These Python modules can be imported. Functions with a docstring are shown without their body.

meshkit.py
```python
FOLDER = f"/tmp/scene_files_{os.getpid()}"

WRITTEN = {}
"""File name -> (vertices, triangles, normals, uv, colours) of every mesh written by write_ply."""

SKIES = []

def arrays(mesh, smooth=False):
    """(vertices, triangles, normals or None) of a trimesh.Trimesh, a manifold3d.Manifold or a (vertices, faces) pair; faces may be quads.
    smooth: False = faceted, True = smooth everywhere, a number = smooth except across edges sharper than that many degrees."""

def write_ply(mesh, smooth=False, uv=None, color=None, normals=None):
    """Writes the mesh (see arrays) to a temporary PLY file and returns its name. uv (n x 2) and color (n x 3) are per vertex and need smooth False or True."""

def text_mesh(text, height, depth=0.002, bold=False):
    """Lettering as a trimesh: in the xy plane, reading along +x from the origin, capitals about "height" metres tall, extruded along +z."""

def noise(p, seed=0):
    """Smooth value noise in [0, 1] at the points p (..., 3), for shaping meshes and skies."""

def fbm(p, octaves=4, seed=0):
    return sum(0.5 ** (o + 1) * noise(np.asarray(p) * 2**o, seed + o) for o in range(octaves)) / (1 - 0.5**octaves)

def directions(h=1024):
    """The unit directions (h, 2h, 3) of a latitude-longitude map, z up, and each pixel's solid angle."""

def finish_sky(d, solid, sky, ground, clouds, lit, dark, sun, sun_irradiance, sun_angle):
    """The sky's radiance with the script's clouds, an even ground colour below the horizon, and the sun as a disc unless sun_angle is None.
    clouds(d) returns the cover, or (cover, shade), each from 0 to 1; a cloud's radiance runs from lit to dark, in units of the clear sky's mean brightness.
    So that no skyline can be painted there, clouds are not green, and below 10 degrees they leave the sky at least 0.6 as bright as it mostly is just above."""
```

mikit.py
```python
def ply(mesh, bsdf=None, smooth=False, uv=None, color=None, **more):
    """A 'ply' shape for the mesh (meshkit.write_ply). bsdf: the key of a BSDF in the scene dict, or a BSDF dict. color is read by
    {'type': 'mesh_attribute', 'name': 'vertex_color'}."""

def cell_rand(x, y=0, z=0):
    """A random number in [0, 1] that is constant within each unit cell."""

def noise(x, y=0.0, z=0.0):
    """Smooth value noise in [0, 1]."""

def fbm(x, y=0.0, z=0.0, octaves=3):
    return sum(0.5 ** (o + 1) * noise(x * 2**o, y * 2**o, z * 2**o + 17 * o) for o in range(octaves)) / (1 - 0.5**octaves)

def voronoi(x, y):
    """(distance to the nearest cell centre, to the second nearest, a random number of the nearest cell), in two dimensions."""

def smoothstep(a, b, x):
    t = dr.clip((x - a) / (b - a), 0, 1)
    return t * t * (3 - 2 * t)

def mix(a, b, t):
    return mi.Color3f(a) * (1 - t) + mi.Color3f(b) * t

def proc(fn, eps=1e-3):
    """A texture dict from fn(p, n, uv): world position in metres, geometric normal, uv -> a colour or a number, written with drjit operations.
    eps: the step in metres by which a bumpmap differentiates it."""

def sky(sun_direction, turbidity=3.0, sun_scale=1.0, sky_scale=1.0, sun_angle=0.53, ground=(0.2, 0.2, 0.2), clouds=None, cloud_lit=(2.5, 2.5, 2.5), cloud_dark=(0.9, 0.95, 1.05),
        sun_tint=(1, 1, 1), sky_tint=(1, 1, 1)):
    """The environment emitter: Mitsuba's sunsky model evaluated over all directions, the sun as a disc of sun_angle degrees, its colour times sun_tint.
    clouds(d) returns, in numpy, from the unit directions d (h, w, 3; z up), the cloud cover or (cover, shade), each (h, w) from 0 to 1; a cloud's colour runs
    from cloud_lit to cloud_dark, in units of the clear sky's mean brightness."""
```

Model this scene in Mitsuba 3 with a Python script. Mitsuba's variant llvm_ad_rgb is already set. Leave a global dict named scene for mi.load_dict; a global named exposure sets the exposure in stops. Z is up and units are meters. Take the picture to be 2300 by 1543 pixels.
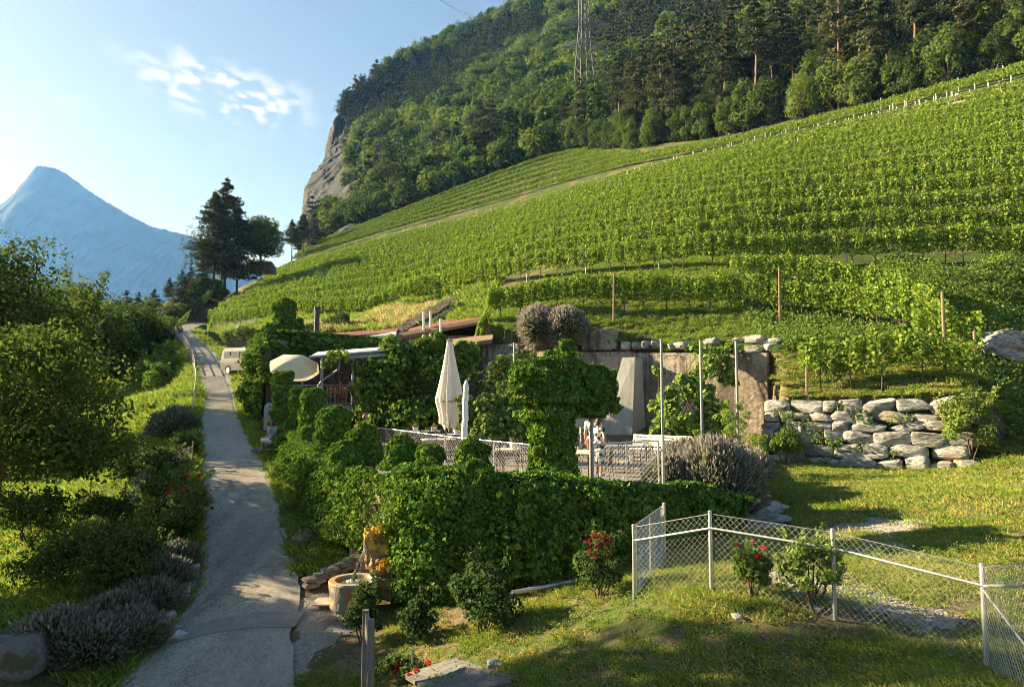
import math
import numpy as np
import trimesh
import shapely
import shapely.geometry as sg
from scipy.interpolate import RBFInterpolator, CubicSpline, PchipInterpolator
import drjit as dr
import mitsuba as mi
import mikit, meshkit
from mikit import proc, noise, fbm, voronoi, cell_rand, smoothstep, mix

T4 = mi.ScalarTransform4f
PI = math.pi
scene, labels = {}, {}
# ------------------------------------------------------------------ camera, sky, exposure
CAM_H = 6.0                                  # camera height; the drone hovers about 2.4 m above the terrace
FOC = 1533.0                                 # focal length in units of a 2300 wide frame
PITCH = math.atan2(105.5, FOC)               # looks slightly upwards
scene['camera'] = {'type': 'perspective', 'fov': math.degrees(2 * math.atan(1150 / FOC)), 'fov_axis': 'x', 'near_clip': 0.1, 'far_clip': 20000.0,
                   'to_world': T4().look_at(origin=[0, 0, CAM_H], target=[0, math.cos(PITCH), CAM_H + math.sin(PITCH)], up=[0, 0, 1]),
                   'medium': {'type': 'ref', 'id': 'haze_air'}}
SUN = np.array([-1.0, 0.30, 0.44])


def clouds(d):
    az, el = np.degrees(np.arctan2(d[..., 0], d[..., 1])), np.degrees(np.arcsin(d[..., 2]))
    q = np.stack([az * 0.85 + el * 0.1, el * 1.25 + az * 0.2, 0 * az], -1)
    big, fine = meshkit.fbm(q * 0.5 + 7.3, 4, 3), meshkit.fbm(q * np.array([1.3, 2.3, 1]) + 3.1, 5, 9)
    bank = np.exp(-((az + 23.4) / 6.0) ** 4 - ((el - 22.3 + 0.10 * (az + 23.4)) / 1.8) ** 4)
    wisps = 0.8 * np.exp(-((az + 31.5) / 10) ** 4 - ((el - 16) / 13.0) ** 4)
    n = 0.45 * big + 0.55 * fine
    cover = np.clip((n - 0.475) / 0.09, 0, 1) * bank + 0.5 * np.clip((n - 0.62) / 0.08, 0, 1) * wisps
    return np.clip(cover, 0, 1) * 0.72


scene['sky'] = mikit.sky(SUN, turbidity=3.6, sun_scale=5.8, sky_scale=1.68, sun_angle=0.7, clouds=clouds, cloud_lit=(2.9, 2.6, 2.4), sun_tint=(0.86, 1.0, 1.20), sky_tint=(1.04, 1.0, 0.95))
exposure = 1.82
# ------------------------------------------------------------------ helpers
def ray(px, py):
    u, v = (px - 1150.0) / FOC, (771.5 - py) / FOC
    yf = math.cos(PITCH) - math.sin(PITCH) * v
    return u / yf, (math.sin(PITCH) + math.cos(PITCH) * v) / yf


def P(px, py, d):
    """the world point seen in that direction at the distance d ahead"""
    u, w = ray(px, py)
    return np.array([u * d, d, CAM_H + w * d])


def nrm(a):
    return a / np.maximum(np.linalg.norm(a, axis=-1, keepdims=True), 1e-12)


def merge(parts):
    parts = [p for p in parts if p is not None and len(p[0])]
    at = np.cumsum([0] + [len(p[0]) for p in parts])
    out = [np.vstack([p[0] for p in parts]), np.vstack([np.asarray(p[1]) + a for p, a in zip(parts, at)])]
    if all(len(p) > 2 for p in parts):
        out.append(np.vstack([p[2] for p in parts]))
    return tuple(out)


def tm(m):
    return np.array(m.vertices), np.array(m.faces)


def rotz(a):
    c, s = math.cos(a), math.sin(a)
    return np.array([[c, -s, 0], [s, c, 0], [0, 0, 1.0]])


def box(c, size, rz=0.0, bev=0.0):
    hx, hy, hz = np.asarray(size, float) / 2
    if bev > 0:
        b = min(bev, 0.45 * min(hx, hy, hz) * 2)
        v = []
        for sx in (-1, 1):
            for sy in (-1, 1):
                for sz in (-1, 1):
                    v += [[sx * (hx - b), sy * hy, sz * (hz - b)], [sx * hx, sy * (hy - b), sz * (hz - b)], [sx * (hx - b), sy * (hy - b), sz * hz]]
        m = trimesh.convex.convex_hull(np.array(v))
        v, f = tm(m)
    else:
        v = np.array([[x, y, z] for x in (-hx, hx) for y in (-hy, hy) for z in (-hz, hz)])
        f = np.array([[0, 1, 3], [0, 3, 2], [4, 6, 7], [4, 7, 5], [0, 4, 5], [0, 5, 1], [2, 3, 7], [2, 7, 6], [0, 2, 6], [0, 6, 4], [1, 5, 7], [1, 7, 3]])
    return v @ rotz(rz).T + np.asarray(c, float), f


def tube(pts, r, n=6, cap=True):
    p = np.asarray(pts, float)
    r = np.broadcast_to(np.asarray(r, float), (len(p),))
    t = nrm(np.gradient(p, axis=0))
    ref = np.where(np.abs(t[:1, 2:]) < 0.9, [[0, 0, 1.0]], [[1.0, 0, 0]])
    a = nrm(np.cross(t, ref))
    b = np.cross(t, a)
    ang = np.arange(n) * 2 * PI / n
    v = (p[:, None] + r[:, None, None] * (np.cos(ang)[None, :, None] * a[:, None] + np.sin(ang)[None, :, None] * b[:, None])).reshape(-1, 3)
    i, j = np.meshgrid(np.arange(len(p) - 1), np.arange(n), indexing='ij')
    q = np.stack([i * n + j, i * n + (j + 1) % n, (i + 1) * n + (j + 1) % n, (i + 1) * n + j], -1).reshape(-1, 4)
    f = np.vstack([q[:, [0, 1, 2]], q[:, [0, 2, 3]]])
    if cap:
        k = np.arange(1, n - 1)
        e = (len(p) - 1) * n
        f = np.vstack([f, np.stack([0 * k, k + 1, k], 1), np.stack([0 * k + e, k + e, k + 1 + e], 1)])
    return v, f


def lathe(prof, n=20, c=(0, 0, 0)):
    """prof: (radius, z) from the bottom up"""
    prof = np.asarray(prof, float)
    ang = np.arange(n) * 2 * PI / n
    v = np.stack([prof[:, :1] * np.cos(ang), prof[:, :1] * np.sin(ang), prof[:, 1:] + 0 * ang], -1).reshape(-1, 3) + np.asarray(c, float)
    i, j = np.meshgrid(np.arange(len(prof) - 1), np.arange(n), indexing='ij')
    q = np.stack([i * n + j, i * n + (j + 1) % n, (i + 1) * n + (j + 1) % n, (i + 1) * n + j], -1).reshape(-1, 4)
    return v, np.vstack([q[:, [0, 1, 2]], q[:, [0, 2, 3]]])


def gridmesh(p):
    """p: (n, m, 3) points -> mesh"""
    n, m = p.shape[:2]
    i, j = np.meshgrid(np.arange(n - 1), np.arange(m - 1), indexing='ij')
    q = np.stack([i * m + j, i * m + j + 1, (i + 1) * m + j + 1, (i + 1) * m + j], -1).reshape(-1, 4)
    return p.reshape(-1, 3), np.vstack([q[:, [0, 1, 2]], q[:, [0, 2, 3]]])


ICO = {k: tm(trimesh.creation.icosphere(subdivisions=k)) for k in (1, 2, 3)}


def rockmesh(rng, size, sub=2, rough=0.22, cuts=7, rz=0.0):
    """an angular stone: a noisy ball cut by planes"""
    v, f = ICO[sub]
    v = np.sign(v) * np.abs(v) ** 0.55
    v = v / (np.abs(v) ** 5).sum(1, keepdims=True) ** 0.2
    for _ in range(cuts):
        n = nrm(rng.normal(size=3))
        h = rng.uniform(0.72, 1.12)
        d = v @ n
        v = v - np.maximum(d - h, 0)[:, None] * n
    v = v / np.abs(v).max(0) * (1 + rough * 0.8 * (meshkit.fbm(v * 2.3 + rng.uniform(0, 50, 3), 3) - 0.5)[:, None])
    return (v * np.asarray(size) / 2) @ rotz(rz).T, f


def leaves(p, n, size, rng, col, cj=0.16, hj=0.10, aspect=0.8, jit=0.5, fold=0.12, droop=0.0):
    """one folded leaf of two triangles per point; a colour of its own for each"""
    k = len(p)
    nn = nrm(n + jit * rng.normal(size=(k, 3)))
    t = rng.normal(size=(k, 3)) + np.array([0, 0, -droop])
    t = nrm(t - (t * nn).sum(1, keepdims=True) * nn)
    b = np.cross(nn, t)
    s = (np.broadcast_to(size, (k,)) * rng.uniform(0.65, 1.35, k))[:, None]
    w = s * aspect / 2
    v = np.stack([p - t * s / 2, p + b * w + nn * s * fold, p + t * s / 2, p - b * w + nn * s * fold], 1).reshape(-1, 3)
    i = np.arange(k)[:, None] * 4
    f = np.vstack([i + [0, 1, 2], i + [0, 2, 3]])
    c = np.broadcast_to(np.asarray(col, float), (k, 3)) * np.exp(cj * rng.normal(size=(k, 1)))
    h = hj * rng.normal(size=(k, 1))
    c = np.clip(c * np.hstack([1 + 1.6 * h, 1 + 0.3 * h, 1 - 0.5 * h]), 0.003, 0.9)
    return v, f, np.repeat(c, 4, 0)


def blades(p, h, w, rng, col, lean=0.5, cj=0.18, hj=0.12):
    """grass blades of two triangles, bent at the middle"""
    k = len(p)
    h = np.broadcast_to(h, (k,)) * rng.uniform(0.5, 1.3, k)
    a = rng.uniform(0, 2 * PI, k)
    side = np.stack([np.cos(a), np.sin(a), 0 * a], 1) * (np.broadcast_to(w, (k,)) / 2)[:, None]
    out = np.stack([np.cos(a + 1.57), np.sin(a + 1.57), 0 * a], 1) * (h * rng.uniform(0, lean, k))[:, None]
    up = np.stack([0 * a, 0 * a, h], 1)
    v = np.stack([p - side, p + side, p + up * 0.6 + out * 0.45 + side * 0.7, p + up + out * 1.3], 1).reshape(-1, 3)
    i = np.arange(k)[:, None] * 4
    f = np.vstack([i + [0, 1, 2], i + [0, 2, 3]])
    c = np.broadcast_to(np.asarray(col, float), (k, 3)) * np.exp(cj * rng.normal(size=(k, 1)))
    g = hj * rng.normal(size=(k, 1))
    c = np.clip(c * np.hstack([1 + 1.5 * g, 1 + 0.3 * g, 1 - 0.5 * g]), 0.003, 0.9)
    return v, f, np.repeat(c, 4, 0)


def clumped(rng, R, clumps, per, cr, low=-0.7, inner=0.45):
    """leaf points and outward normals of a crown of uneven clumps inside an ellipsoid of half axes R"""
    R = np.asarray(R, float)
    d = nrm(rng.normal(size=(clumps * 3, 3)))
    d = d[d[:, 2] > low][:clumps]
    c = d * (rng.uniform(inner, 1, (len(d), 1)) ** 0.6) * np.maximum(R - cr * 0.6, 0.15 * R)
    rr = cr * rng.uniform(0.65, 1.3, len(c))
    k = len(c) * per
    q = nrm(rng.normal(size=(k, 3)))
    which = np.repeat(np.arange(len(c)), per)
    p = c[which] + q * rr[which][:, None] * (rng.uniform(0.45, 1.0, (k, 1)) ** 0.5) * [1, 1, 0.8]
    n = nrm(q + 0.5 * nrm(c)[which] + [0, 0, 0.25])
    return p, n, c


def M4(loc, rz=0.0, s=1.0, sz=None, tilt=None):
    m = np.eye(4)
    r = rotz(rz)
    if tilt is not None:
        r = tilt @ r
    m[:3, :3] = r * (np.array([s, s, s if sz is None else sz]))
    m[:3, 3] = loc
    return m


USED = {}


def key_of(name):
    k = USED.get(name, -1) + 1
    USED[name] = k
    return name if k == 0 else f'{name}_{k:03d}'


def thing(name, label, cat, group=None):
    k = key_of(name)
    labels[k] = {'label': label, 'category': cat}
    if group:
        labels[k]['group'] = group
    return k


def put(key, mesh, bsdf, smooth=False, m=None, **more):
    color = mesh[2] if len(mesh) > 2 else None
    scene[key] = mikit.ply((mesh[0], mesh[1]), bsdf, smooth, color=color, **more)
    if m is not None:
        scene[key]['to_world'] = T4(np.asarray(m))
    return key


def part(parent, name, mesh, bsdf, smooth=False, label=None, kind=None, m=None, **more):
    k = key_of(parent + '__' + name)
    put(k, mesh, bsdf, smooth, m, **more)
    if label or kind:
        labels[k] = {}
        if label:
            labels[k]['label'] = label
        if kind:
            labels[k]['kind'] = kind
    return k


def reuse(parent, name, shape, m):
    k = key_of(parent + '__' + name)
    scene[k] = {**shape, 'to_world': T4(np.asarray(m))}
    return k


def structure(name, mesh, bsdf, smooth=False, kind='structure', label=None):
    k = key_of(name)
    put(k, mesh, bsdf, smooth)
    labels[k] = {'kind': kind}
    if label:
        labels[k]['label'] = label
    return k


def group_of(name, **shapes):
    """a shapegroup: name of each child -> (mesh, bsdf, smooth)"""
    scene[name] = {'type': 'shapegroup', **{k: mikit.ply((m[0], m[1]), b, s, color=m[2] if len(m) > 2 else None) for k, (m, b, s) in shapes.items()}}
    return name


def inst(key, group, m):
    scene[key] = {'type': 'instance', 'shapes': {'type': 'ref', 'id': group}, 'to_world': T4(np.asarray(m))}
# ------------------------------------------------------------------ materials
VC = {'type': 'mesh_attribute', 'name': 'vertex_color'}


def two(b):
    return {'type': 'twosided', 'bsdf': b}


def principled(col, rough=0.7, metallic=0.0, spec=0.4, **more):
    return {'type': 'principled', 'base_color': {'type': 'rgb', 'value': list(col)} if isinstance(col, (tuple, list)) else col, 'roughness': rough, 'metallic': metallic, 'specular': spec, **more}


def bumped(b, fn, scale=1.0, eps=4e-3):
    return {'type': 'bumpmap', 'arbitrary': proc(fn, eps), 'scale': scale, 'bsdf': b}


scene['leaf'] = {'type': 'principledthin', 'base_color': VC, 'roughness': 0.36, 'diff_trans': 0.75, 'eta': 1.45}
scene['ivy_leaf'] = {'type': 'principledthin', 'base_color': VC, 'roughness': 0.36, 'diff_trans': 0.4, 'eta': 1.5}
scene['needle'] = {'type': 'principledthin', 'base_color': VC, 'roughness': 0.6, 'diff_trans': 0.45, 'eta': 1.4}
scene['blade'] = {'type': 'principledthin', 'base_color': VC, 'roughness': 0.55, 'diff_trans': 0.8, 'eta': 1.4}
scene['petal'] = {'type': 'principledthin', 'base_color': VC, 'roughness': 0.6, 'diff_trans': 0.6, 'eta': 1.4}
scene['tinted'] = two({'type': 'principled', 'base_color': VC, 'roughness': 0.75, 'specular': 0.3})


def f_bark(p, n, uv):
    k = fbm(p.x * 14, p.y * 14, p.z * 2.5, 3)
    return mix((0.045, 0.032, 0.022), (0.16, 0.12, 0.085), k)


def f_pinebark(p, n, uv):
    k = fbm(p.x * 5, p.y * 5, p.z * 1.5, 3)
    return mix((0.08, 0.050, 0.036), (0.30, 0.185, 0.12), k)


scene['bark'] = two(principled(proc(f_bark), 0.9, spec=0.2))
scene['pine_bark'] = two(principled(proc(f_pinebark), 0.9, spec=0.2))


def f_ground(p, n, uv):
    a = fbm(p.x * 0.35, p.y * 0.35, 1.0, 3)
    b = fbm(p.x * 3.1, p.y * 3.1, 2.0, 3)
    c = fbm(p.x * 17, p.y * 17, 3.0, 2)
    e = fbm(p.x * 55, p.y * 55, 5.0, 2)
    soil = mix((0.055, 0.040, 0.026), (0.21, 0.16, 0.10), smoothstep(0.2, 0.8, 0.5 * c + 0.5 * e))
    green = mix((0.022, 0.036, 0.010), (0.085, 0.115, 0.028), smoothstep(0.2, 0.8, 0.4 * c + 0.6 * e))
    return mix(soil, green, smoothstep(0.42, 0.66, 0.4 * a + 0.35 * b + 0.25 * c))


scene['ground_mat'] = two(principled(proc(f_ground), 0.95, spec=0.1))


def f_hill(p, n, uv):
    a = fbm(p.x * 0.5, p.y * 0.5, p.z * 0.5, 3)
    c = fbm(p.x * 4, p.y * 4, p.z * 4, 2)
    green = mix((0.030, 0.048, 0.012), (0.075, 0.10, 0.028), c)
    dry = mix((0.11, 0.085, 0.045), (0.19, 0.15, 0.08), c)
    return mix(green, dry, smoothstep(0.5, 0.68, a) * 0.6)


scene['hill_mat'] = two(principled(proc(f_hill), 0.95, spec=0.1))


def f_floor(p, n, uv):
    a = fbm(p.x * 0.3, p.y * 0.3, p.z * 0.3, 4)
    return mix((0.03, 0.035, 0.014), (0.10, 0.095, 0.04), a)


scene['forest_floor_mat'] = two(principled(proc(f_floor), 0.95, spec=0.1))


def f_drygrass(p, n, uv):
    c = fbm(p.x * 2, p.y * 2, p.z * 2, 3)
    return mix((0.25, 0.20, 0.09), (0.48, 0.38, 0.20), c)


scene['dry_mat'] = two(principled(proc(f_drygrass), 0.95, spec=0.1))


def f_cliff(p, n, uv):
    a = fbm(p.x * 0.06 + p.z * 0.03, p.y * 0.06, p.z * 0.02, 4)
    b = fbm(p.x * 0.4, p.y * 0.4, p.z * 0.12, 4)
    c = mix((0.018, 0.020, 0.025), (0.072, 0.074, 0.080), 0.5 * a + 0.5 * b)
    return mix(c, (0.085, 0.066, 0.048), 0.4 * smoothstep(0.56, 0.70, a))


scene['cliff_mat'] = two(bumped(principled(proc(f_cliff), 0.92, spec=0.2), lambda p, n, uv: 1.6 * fbm(p.x * 0.35, p.y * 0.35, p.z * 0.13, 4), 1.0, 0.3))


def f_far(p, n, uv):
    a = fbm(p.x * 0.010, p.y * 0.010, p.z * 0.010, 4)
    b = fbm(p.x * 0.0018 + 5, p.y * 0.0018, p.z * 0.0018, 4)
    c = mix((0.012, 0.022, 0.012), (0.045, 0.06, 0.03), a)
    return mix(c, (0.075, 0.073, 0.07), smoothstep(0.54, 0.70, b))


scene['far_mat'] = two(principled(proc(f_far), 0.95, spec=0.1))


def f_road(p, n, uv):
    g = fbm(p.x * 38, p.y * 38, 0.0, 2)
    sp = cell_rand(dr.floor(p.x * 60), dr.floor(p.y * 60), 3)
    a = fbm(p.x * 0.8, p.y * 0.35, 4.0, 4)
    m = fbm(p.x * 9, p.y * 7, 2.0, 3)
    worn = fbm(p.x * 2.6, p.y * 0.22, 6.0, 3)
    base = mix((0.115, 0.10, 0.088), (0.38, 0.34, 0.30), smoothstep(0.22, 0.78, 0.30 * g + 0.30 * a + 0.2 * m + 0.2 * worn))
    base = mix(base, (0.50, 0.46, 0.41), 0.75 * smoothstep(0.86, 0.95, sp))
    base = mix(base, (0.05, 0.045, 0.04), 0.6 * smoothstep(0.12, 0.04, sp))
    d1, d2, _ = voronoi(p.x * 0.5 + 0.7 * fbm(p.x, p.y, 9.0, 3), p.y * 0.28 + 0.7 * fbm(p.x, p.y, 5.0, 3))
    crack = (1 - smoothstep(0.004, 0.016, d2 - d1)) * smoothstep(0.42, 0.56, fbm(p.x * 0.25, p.y * 0.25, 7.0, 2))
    return mix(base, (0.03, 0.028, 0.026), 0.75 * crack)


scene['road_mat'] = two(bumped(principled(proc(f_road), 0.88, spec=0.25), lambda p, n, uv: 0.012 * fbm(p.x * 45, p.y * 45, 0.0, 2), 1.0, 4e-3))


scene['strip_mat'] = two(bumped(principled(proc(lambda p, n, uv: mix((0.16, 0.15, 0.14), (0.27, 0.255, 0.235), fbm(p.x * 8, p.y * 8, 1.0, 4))), 0.9), lambda p, n, uv: 0.01 * fbm(p.x * 30, p.y * 30, 0.0, 2), 1.0))


def f_gravel(p, n, uv):
    d1, d2, r = voronoi(p.x * 26, p.y * 26)
    a = fbm(p.x * 0.9, p.y * 0.9, 1.0, 3)
    c = mix((0.15, 0.135, 0.12), (0.42, 0.375, 0.33), r * 0.7 + 0.3 * a)
    return mix(c, (0.09, 0.08, 0.07), 1 - smoothstep(0.02, 0.16, d2 - d1))


scene['gravel_mat'] = two(bumped(principled(proc(f_gravel), 0.9, spec=0.25), lambda p, n, uv: 0.02 * (1 - voronoi(p.x * 26, p.y * 26)[0]), 1.0, 4e-3))


def f_concrete(p, n, uv):
    a = fbm(p.x * 0.9, p.y * 0.9, p.z * 0.5, 4)
    b = fbm(p.x * 9, p.y * 9, p.z * 9, 3)
    streak = fbm(p.x * 5, p.y * 5, p.z * 0.35, 3)
    c = mix((0.12, 0.10, 0.083), (0.36, 0.31, 0.26), smoothstep(0.22, 0.78, 0.55 * a + 0.45 * b))
    d1, d2, _ = voronoi(p.x * 0.7 + p.y * 0.5 + 0.5 * a, p.z * 0.6 + 0.5 * b)
    c = mix(c, (0.04, 0.034, 0.03), 0.8 * (1 - smoothstep(0.006, 0.03, d2 - d1)))
    return mix(c, (0.07, 0.06, 0.05), 0.75 * smoothstep(0.50, 0.66, streak))


scene['old_concrete'] = two(bumped(principled(proc(f_concrete), 0.9, spec=0.2), lambda p, n, uv: 0.05 * fbm(p.x * 5, p.y * 5, p.z * 5, 4), 1.0, 6e-3))


def f_newconcrete(p, n, uv):
    a = fbm(p.x * 1.3, p.y * 1.3, p.z * 0.8, 4)
    b = fbm(p.x * 14, p.y * 14, p.z * 14, 2)
    streak = fbm(p.x * 4, p.y * 4, p.z * 0.3, 3)
    c = mix((0.28, 0.27, 0.255), (0.46, 0.45, 0.43), 0.6 * a + 0.4 * b)
    return mix(c, (0.25, 0.24, 0.225), 0.5 * smoothstep(0.56, 0.7, streak))


scene['pale_concrete'] = two(bumped(principled(proc(f_newconcrete), 0.85, spec=0.25), lambda p, n, uv: 0.008 * fbm(p.x * 9, p.y * 9, p.z * 9, 3), 1.0, 6e-3))


def f_stone(p, n, uv):
    a = fbm(p.x * 2.2, p.y * 2.2, p.z * 5.0, 4)
    b = fbm(p.x * 11, p.y * 11, p.z * 22, 3)
    c = mix((0.075, 0.077, 0.082), (0.42, 0.415, 0.405), smoothstep(0.25, 0.75, 0.5 * a + 0.5 * b))
    return mix(c, (0.24, 0.18, 0.11), 0.55 * smoothstep(0.57, 0.7, fbm(p.x * 1.4, p.y * 1.4, p.z * 1.4 + 3, 3)))


scene['stone'] = two(bumped(principled(proc(f_stone), 0.85, spec=0.25), lambda p, n, uv: 0.05 * fbm(p.x * 6, p.y * 6, p.z * 12, 4), 1.0, 6e-3))


def f_mossy_shade(p, n, uv):
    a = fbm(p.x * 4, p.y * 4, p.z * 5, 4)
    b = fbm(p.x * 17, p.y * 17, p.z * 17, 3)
    c = mix((0.05, 0.052, 0.055), (0.22, 0.215, 0.205), 0.5 * a + 0.5 * b)  # stone grey darkened to paint in the corner boulder's shade; moss comes on top
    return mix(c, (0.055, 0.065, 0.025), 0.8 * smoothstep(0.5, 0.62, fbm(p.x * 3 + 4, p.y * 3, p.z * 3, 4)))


scene['mossy_shade_stone'] = two(bumped(principled(proc(f_mossy_shade), 0.9, spec=0.2), lambda p, n, uv: 0.05 * fbm(p.x * 9, p.y * 9, p.z * 9, 4), 1.0, 6e-3))


def f_tufa(p, n, uv):
    a = fbm(p.x * 3.5, p.y * 3.5, p.z * 2.5, 4)
    c = mix((0.09, 0.055, 0.025), (0.30, 0.20, 0.10), a)
    return mix(c, (0.55, 0.33, 0.05), smoothstep(0.52, 0.66, fbm(p.x * 2.2 + 8, p.y * 2.2, p.z * 1.6, 4)))


scene['tufa'] = two(bumped(principled(proc(f_tufa), 0.7, spec=0.4), lambda p, n, uv: 0.09 * fbm(p.x * 7, p.y * 7, p.z * 7, 4), 1.0, 8e-3))


def f_wood(p, n, uv):
    a = fbm(p.x * 25, p.y * 25, p.z * 2.0, 3)
    return mix((0.12, 0.085, 0.055), (0.30, 0.22, 0.15), a)


scene['wood'] = two(principled(proc(f_wood), 0.85, spec=0.2))


def f_greywood(p, n, uv):
    a = fbm(p.x * 30, p.y * 30, p.z * 2.0, 3)
    return mix((0.10, 0.09, 0.085), (0.24, 0.22, 0.205), a)


scene['grey_wood'] = two(principled(proc(f_greywood), 0.85, spec=0.2))
scene['chair_wood'] = two(principled((0.33, 0.12, 0.045), 0.5))


def f_shingle(p, n, uv):
    a = fbm(p.x * 5, p.y * 5, p.z * 5, 3)
    return mix((0.03, 0.024, 0.018), (0.12, 0.095, 0.07), a)


scene['shingle'] = two(principled(proc(f_shingle), 0.9, spec=0.2))
scene['red_sheet'] = two(principled(proc(lambda p, n, uv: mix((0.17, 0.055, 0.05), (0.26, 0.10, 0.09), fbm(p.x * 2, p.y * 2, p.z, 3))), 0.5))
scene['galvanised'] = two(principled(proc(lambda p, n, uv: mix((0.42, 0.43, 0.44), (0.62, 0.63, 0.64), fbm(p.x * 12, p.y * 12, p.z * 5, 3))), 0.42, 0.75))
scene['grey_metal'] = two(principled(proc(lambda p, n, uv: mix((0.20, 0.21, 0.22), (0.30, 0.31, 0.33), fbm(p.x * 6, p.y * 6, p.z * 3, 3))), 0.5, 0.35))
scene['pale_post'] = two(principled((0.62, 0.63, 0.60), 0.6))
scene['dark_steel'] = two(principled((0.12, 0.12, 0.115), 0.7, 0.2))
scene['dark_metal'] = two(principled((0.06, 0.06, 0.065), 0.5, 0.3))
scene['black'] = two(principled((0.02, 0.02, 0.022), 0.6))
scene['cloth_white'] = {'type': 'principledthin', 'base_color': {'type': 'rgb', 'value': [0.72, 0.69, 0.66]}, 'roughness': 0.8, 'diff_trans': 0.5, 'eta': 1.3}
scene['cloth_cream'] = {'type': 'principledthin', 'base_color': {'type': 'rgb', 'value': [0.78, 0.69, 0.52]}, 'roughness': 0.8, 'diff_trans': 0.6, 'eta': 1.3}
scene['cover_white'] = two(principled((0.76, 0.76, 0.73), 0.45))
scene['white_paint'] = two(principled((0.74, 0.73, 0.70), 0.5))
scene['pot_white'] = two(principled((0.66, 0.64, 0.61), 0.6))
# ------------------------------------------------------------------ the near ground
# road: (x_left, x_right, y, distance) read off the photograph, then laid out in metres
RD = [(150, 720, 1640, 11.3), (250, 655, 1543, 12.5), (418, 671, 1350, 16), (447, 655, 1200, 20), (446, 603, 1050, 26), (442, 552, 950, 34), (447, 535, 880, 45), (441, 528, 839, 53), (420, 480, 785, 67), (398, 449, 760, 77), (398, 440, 735, 90)]
ra = np.array([[*P(a, y, d)[[0, 1, 2]], P(b, y, d)[0]] for a, b, y, d in RD])
ry = np.concatenate([[-20, 0, 6], ra[:, 1], [106, 125, 150]])
rl = np.concatenate([[-3.5, -5.6, -6.6], ra[:, 0], [-49.5, -55.5, -62]])
rr = np.concatenate([[1.0, -1.5, -3.0], ra[:, 3], [-46.5, -52.5, -60]])
rz = np.concatenate([[CAM_H - 7.3, CAM_H - 6.6, CAM_H - 6.1], ra[:, 2], [CAM_H + 10.6, CAM_H + 13.6, CAM_H + 16]])
road_l, road_r, road_z = (PchipInterpolator(ry, v) for v in (rl, rr, rz))

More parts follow.
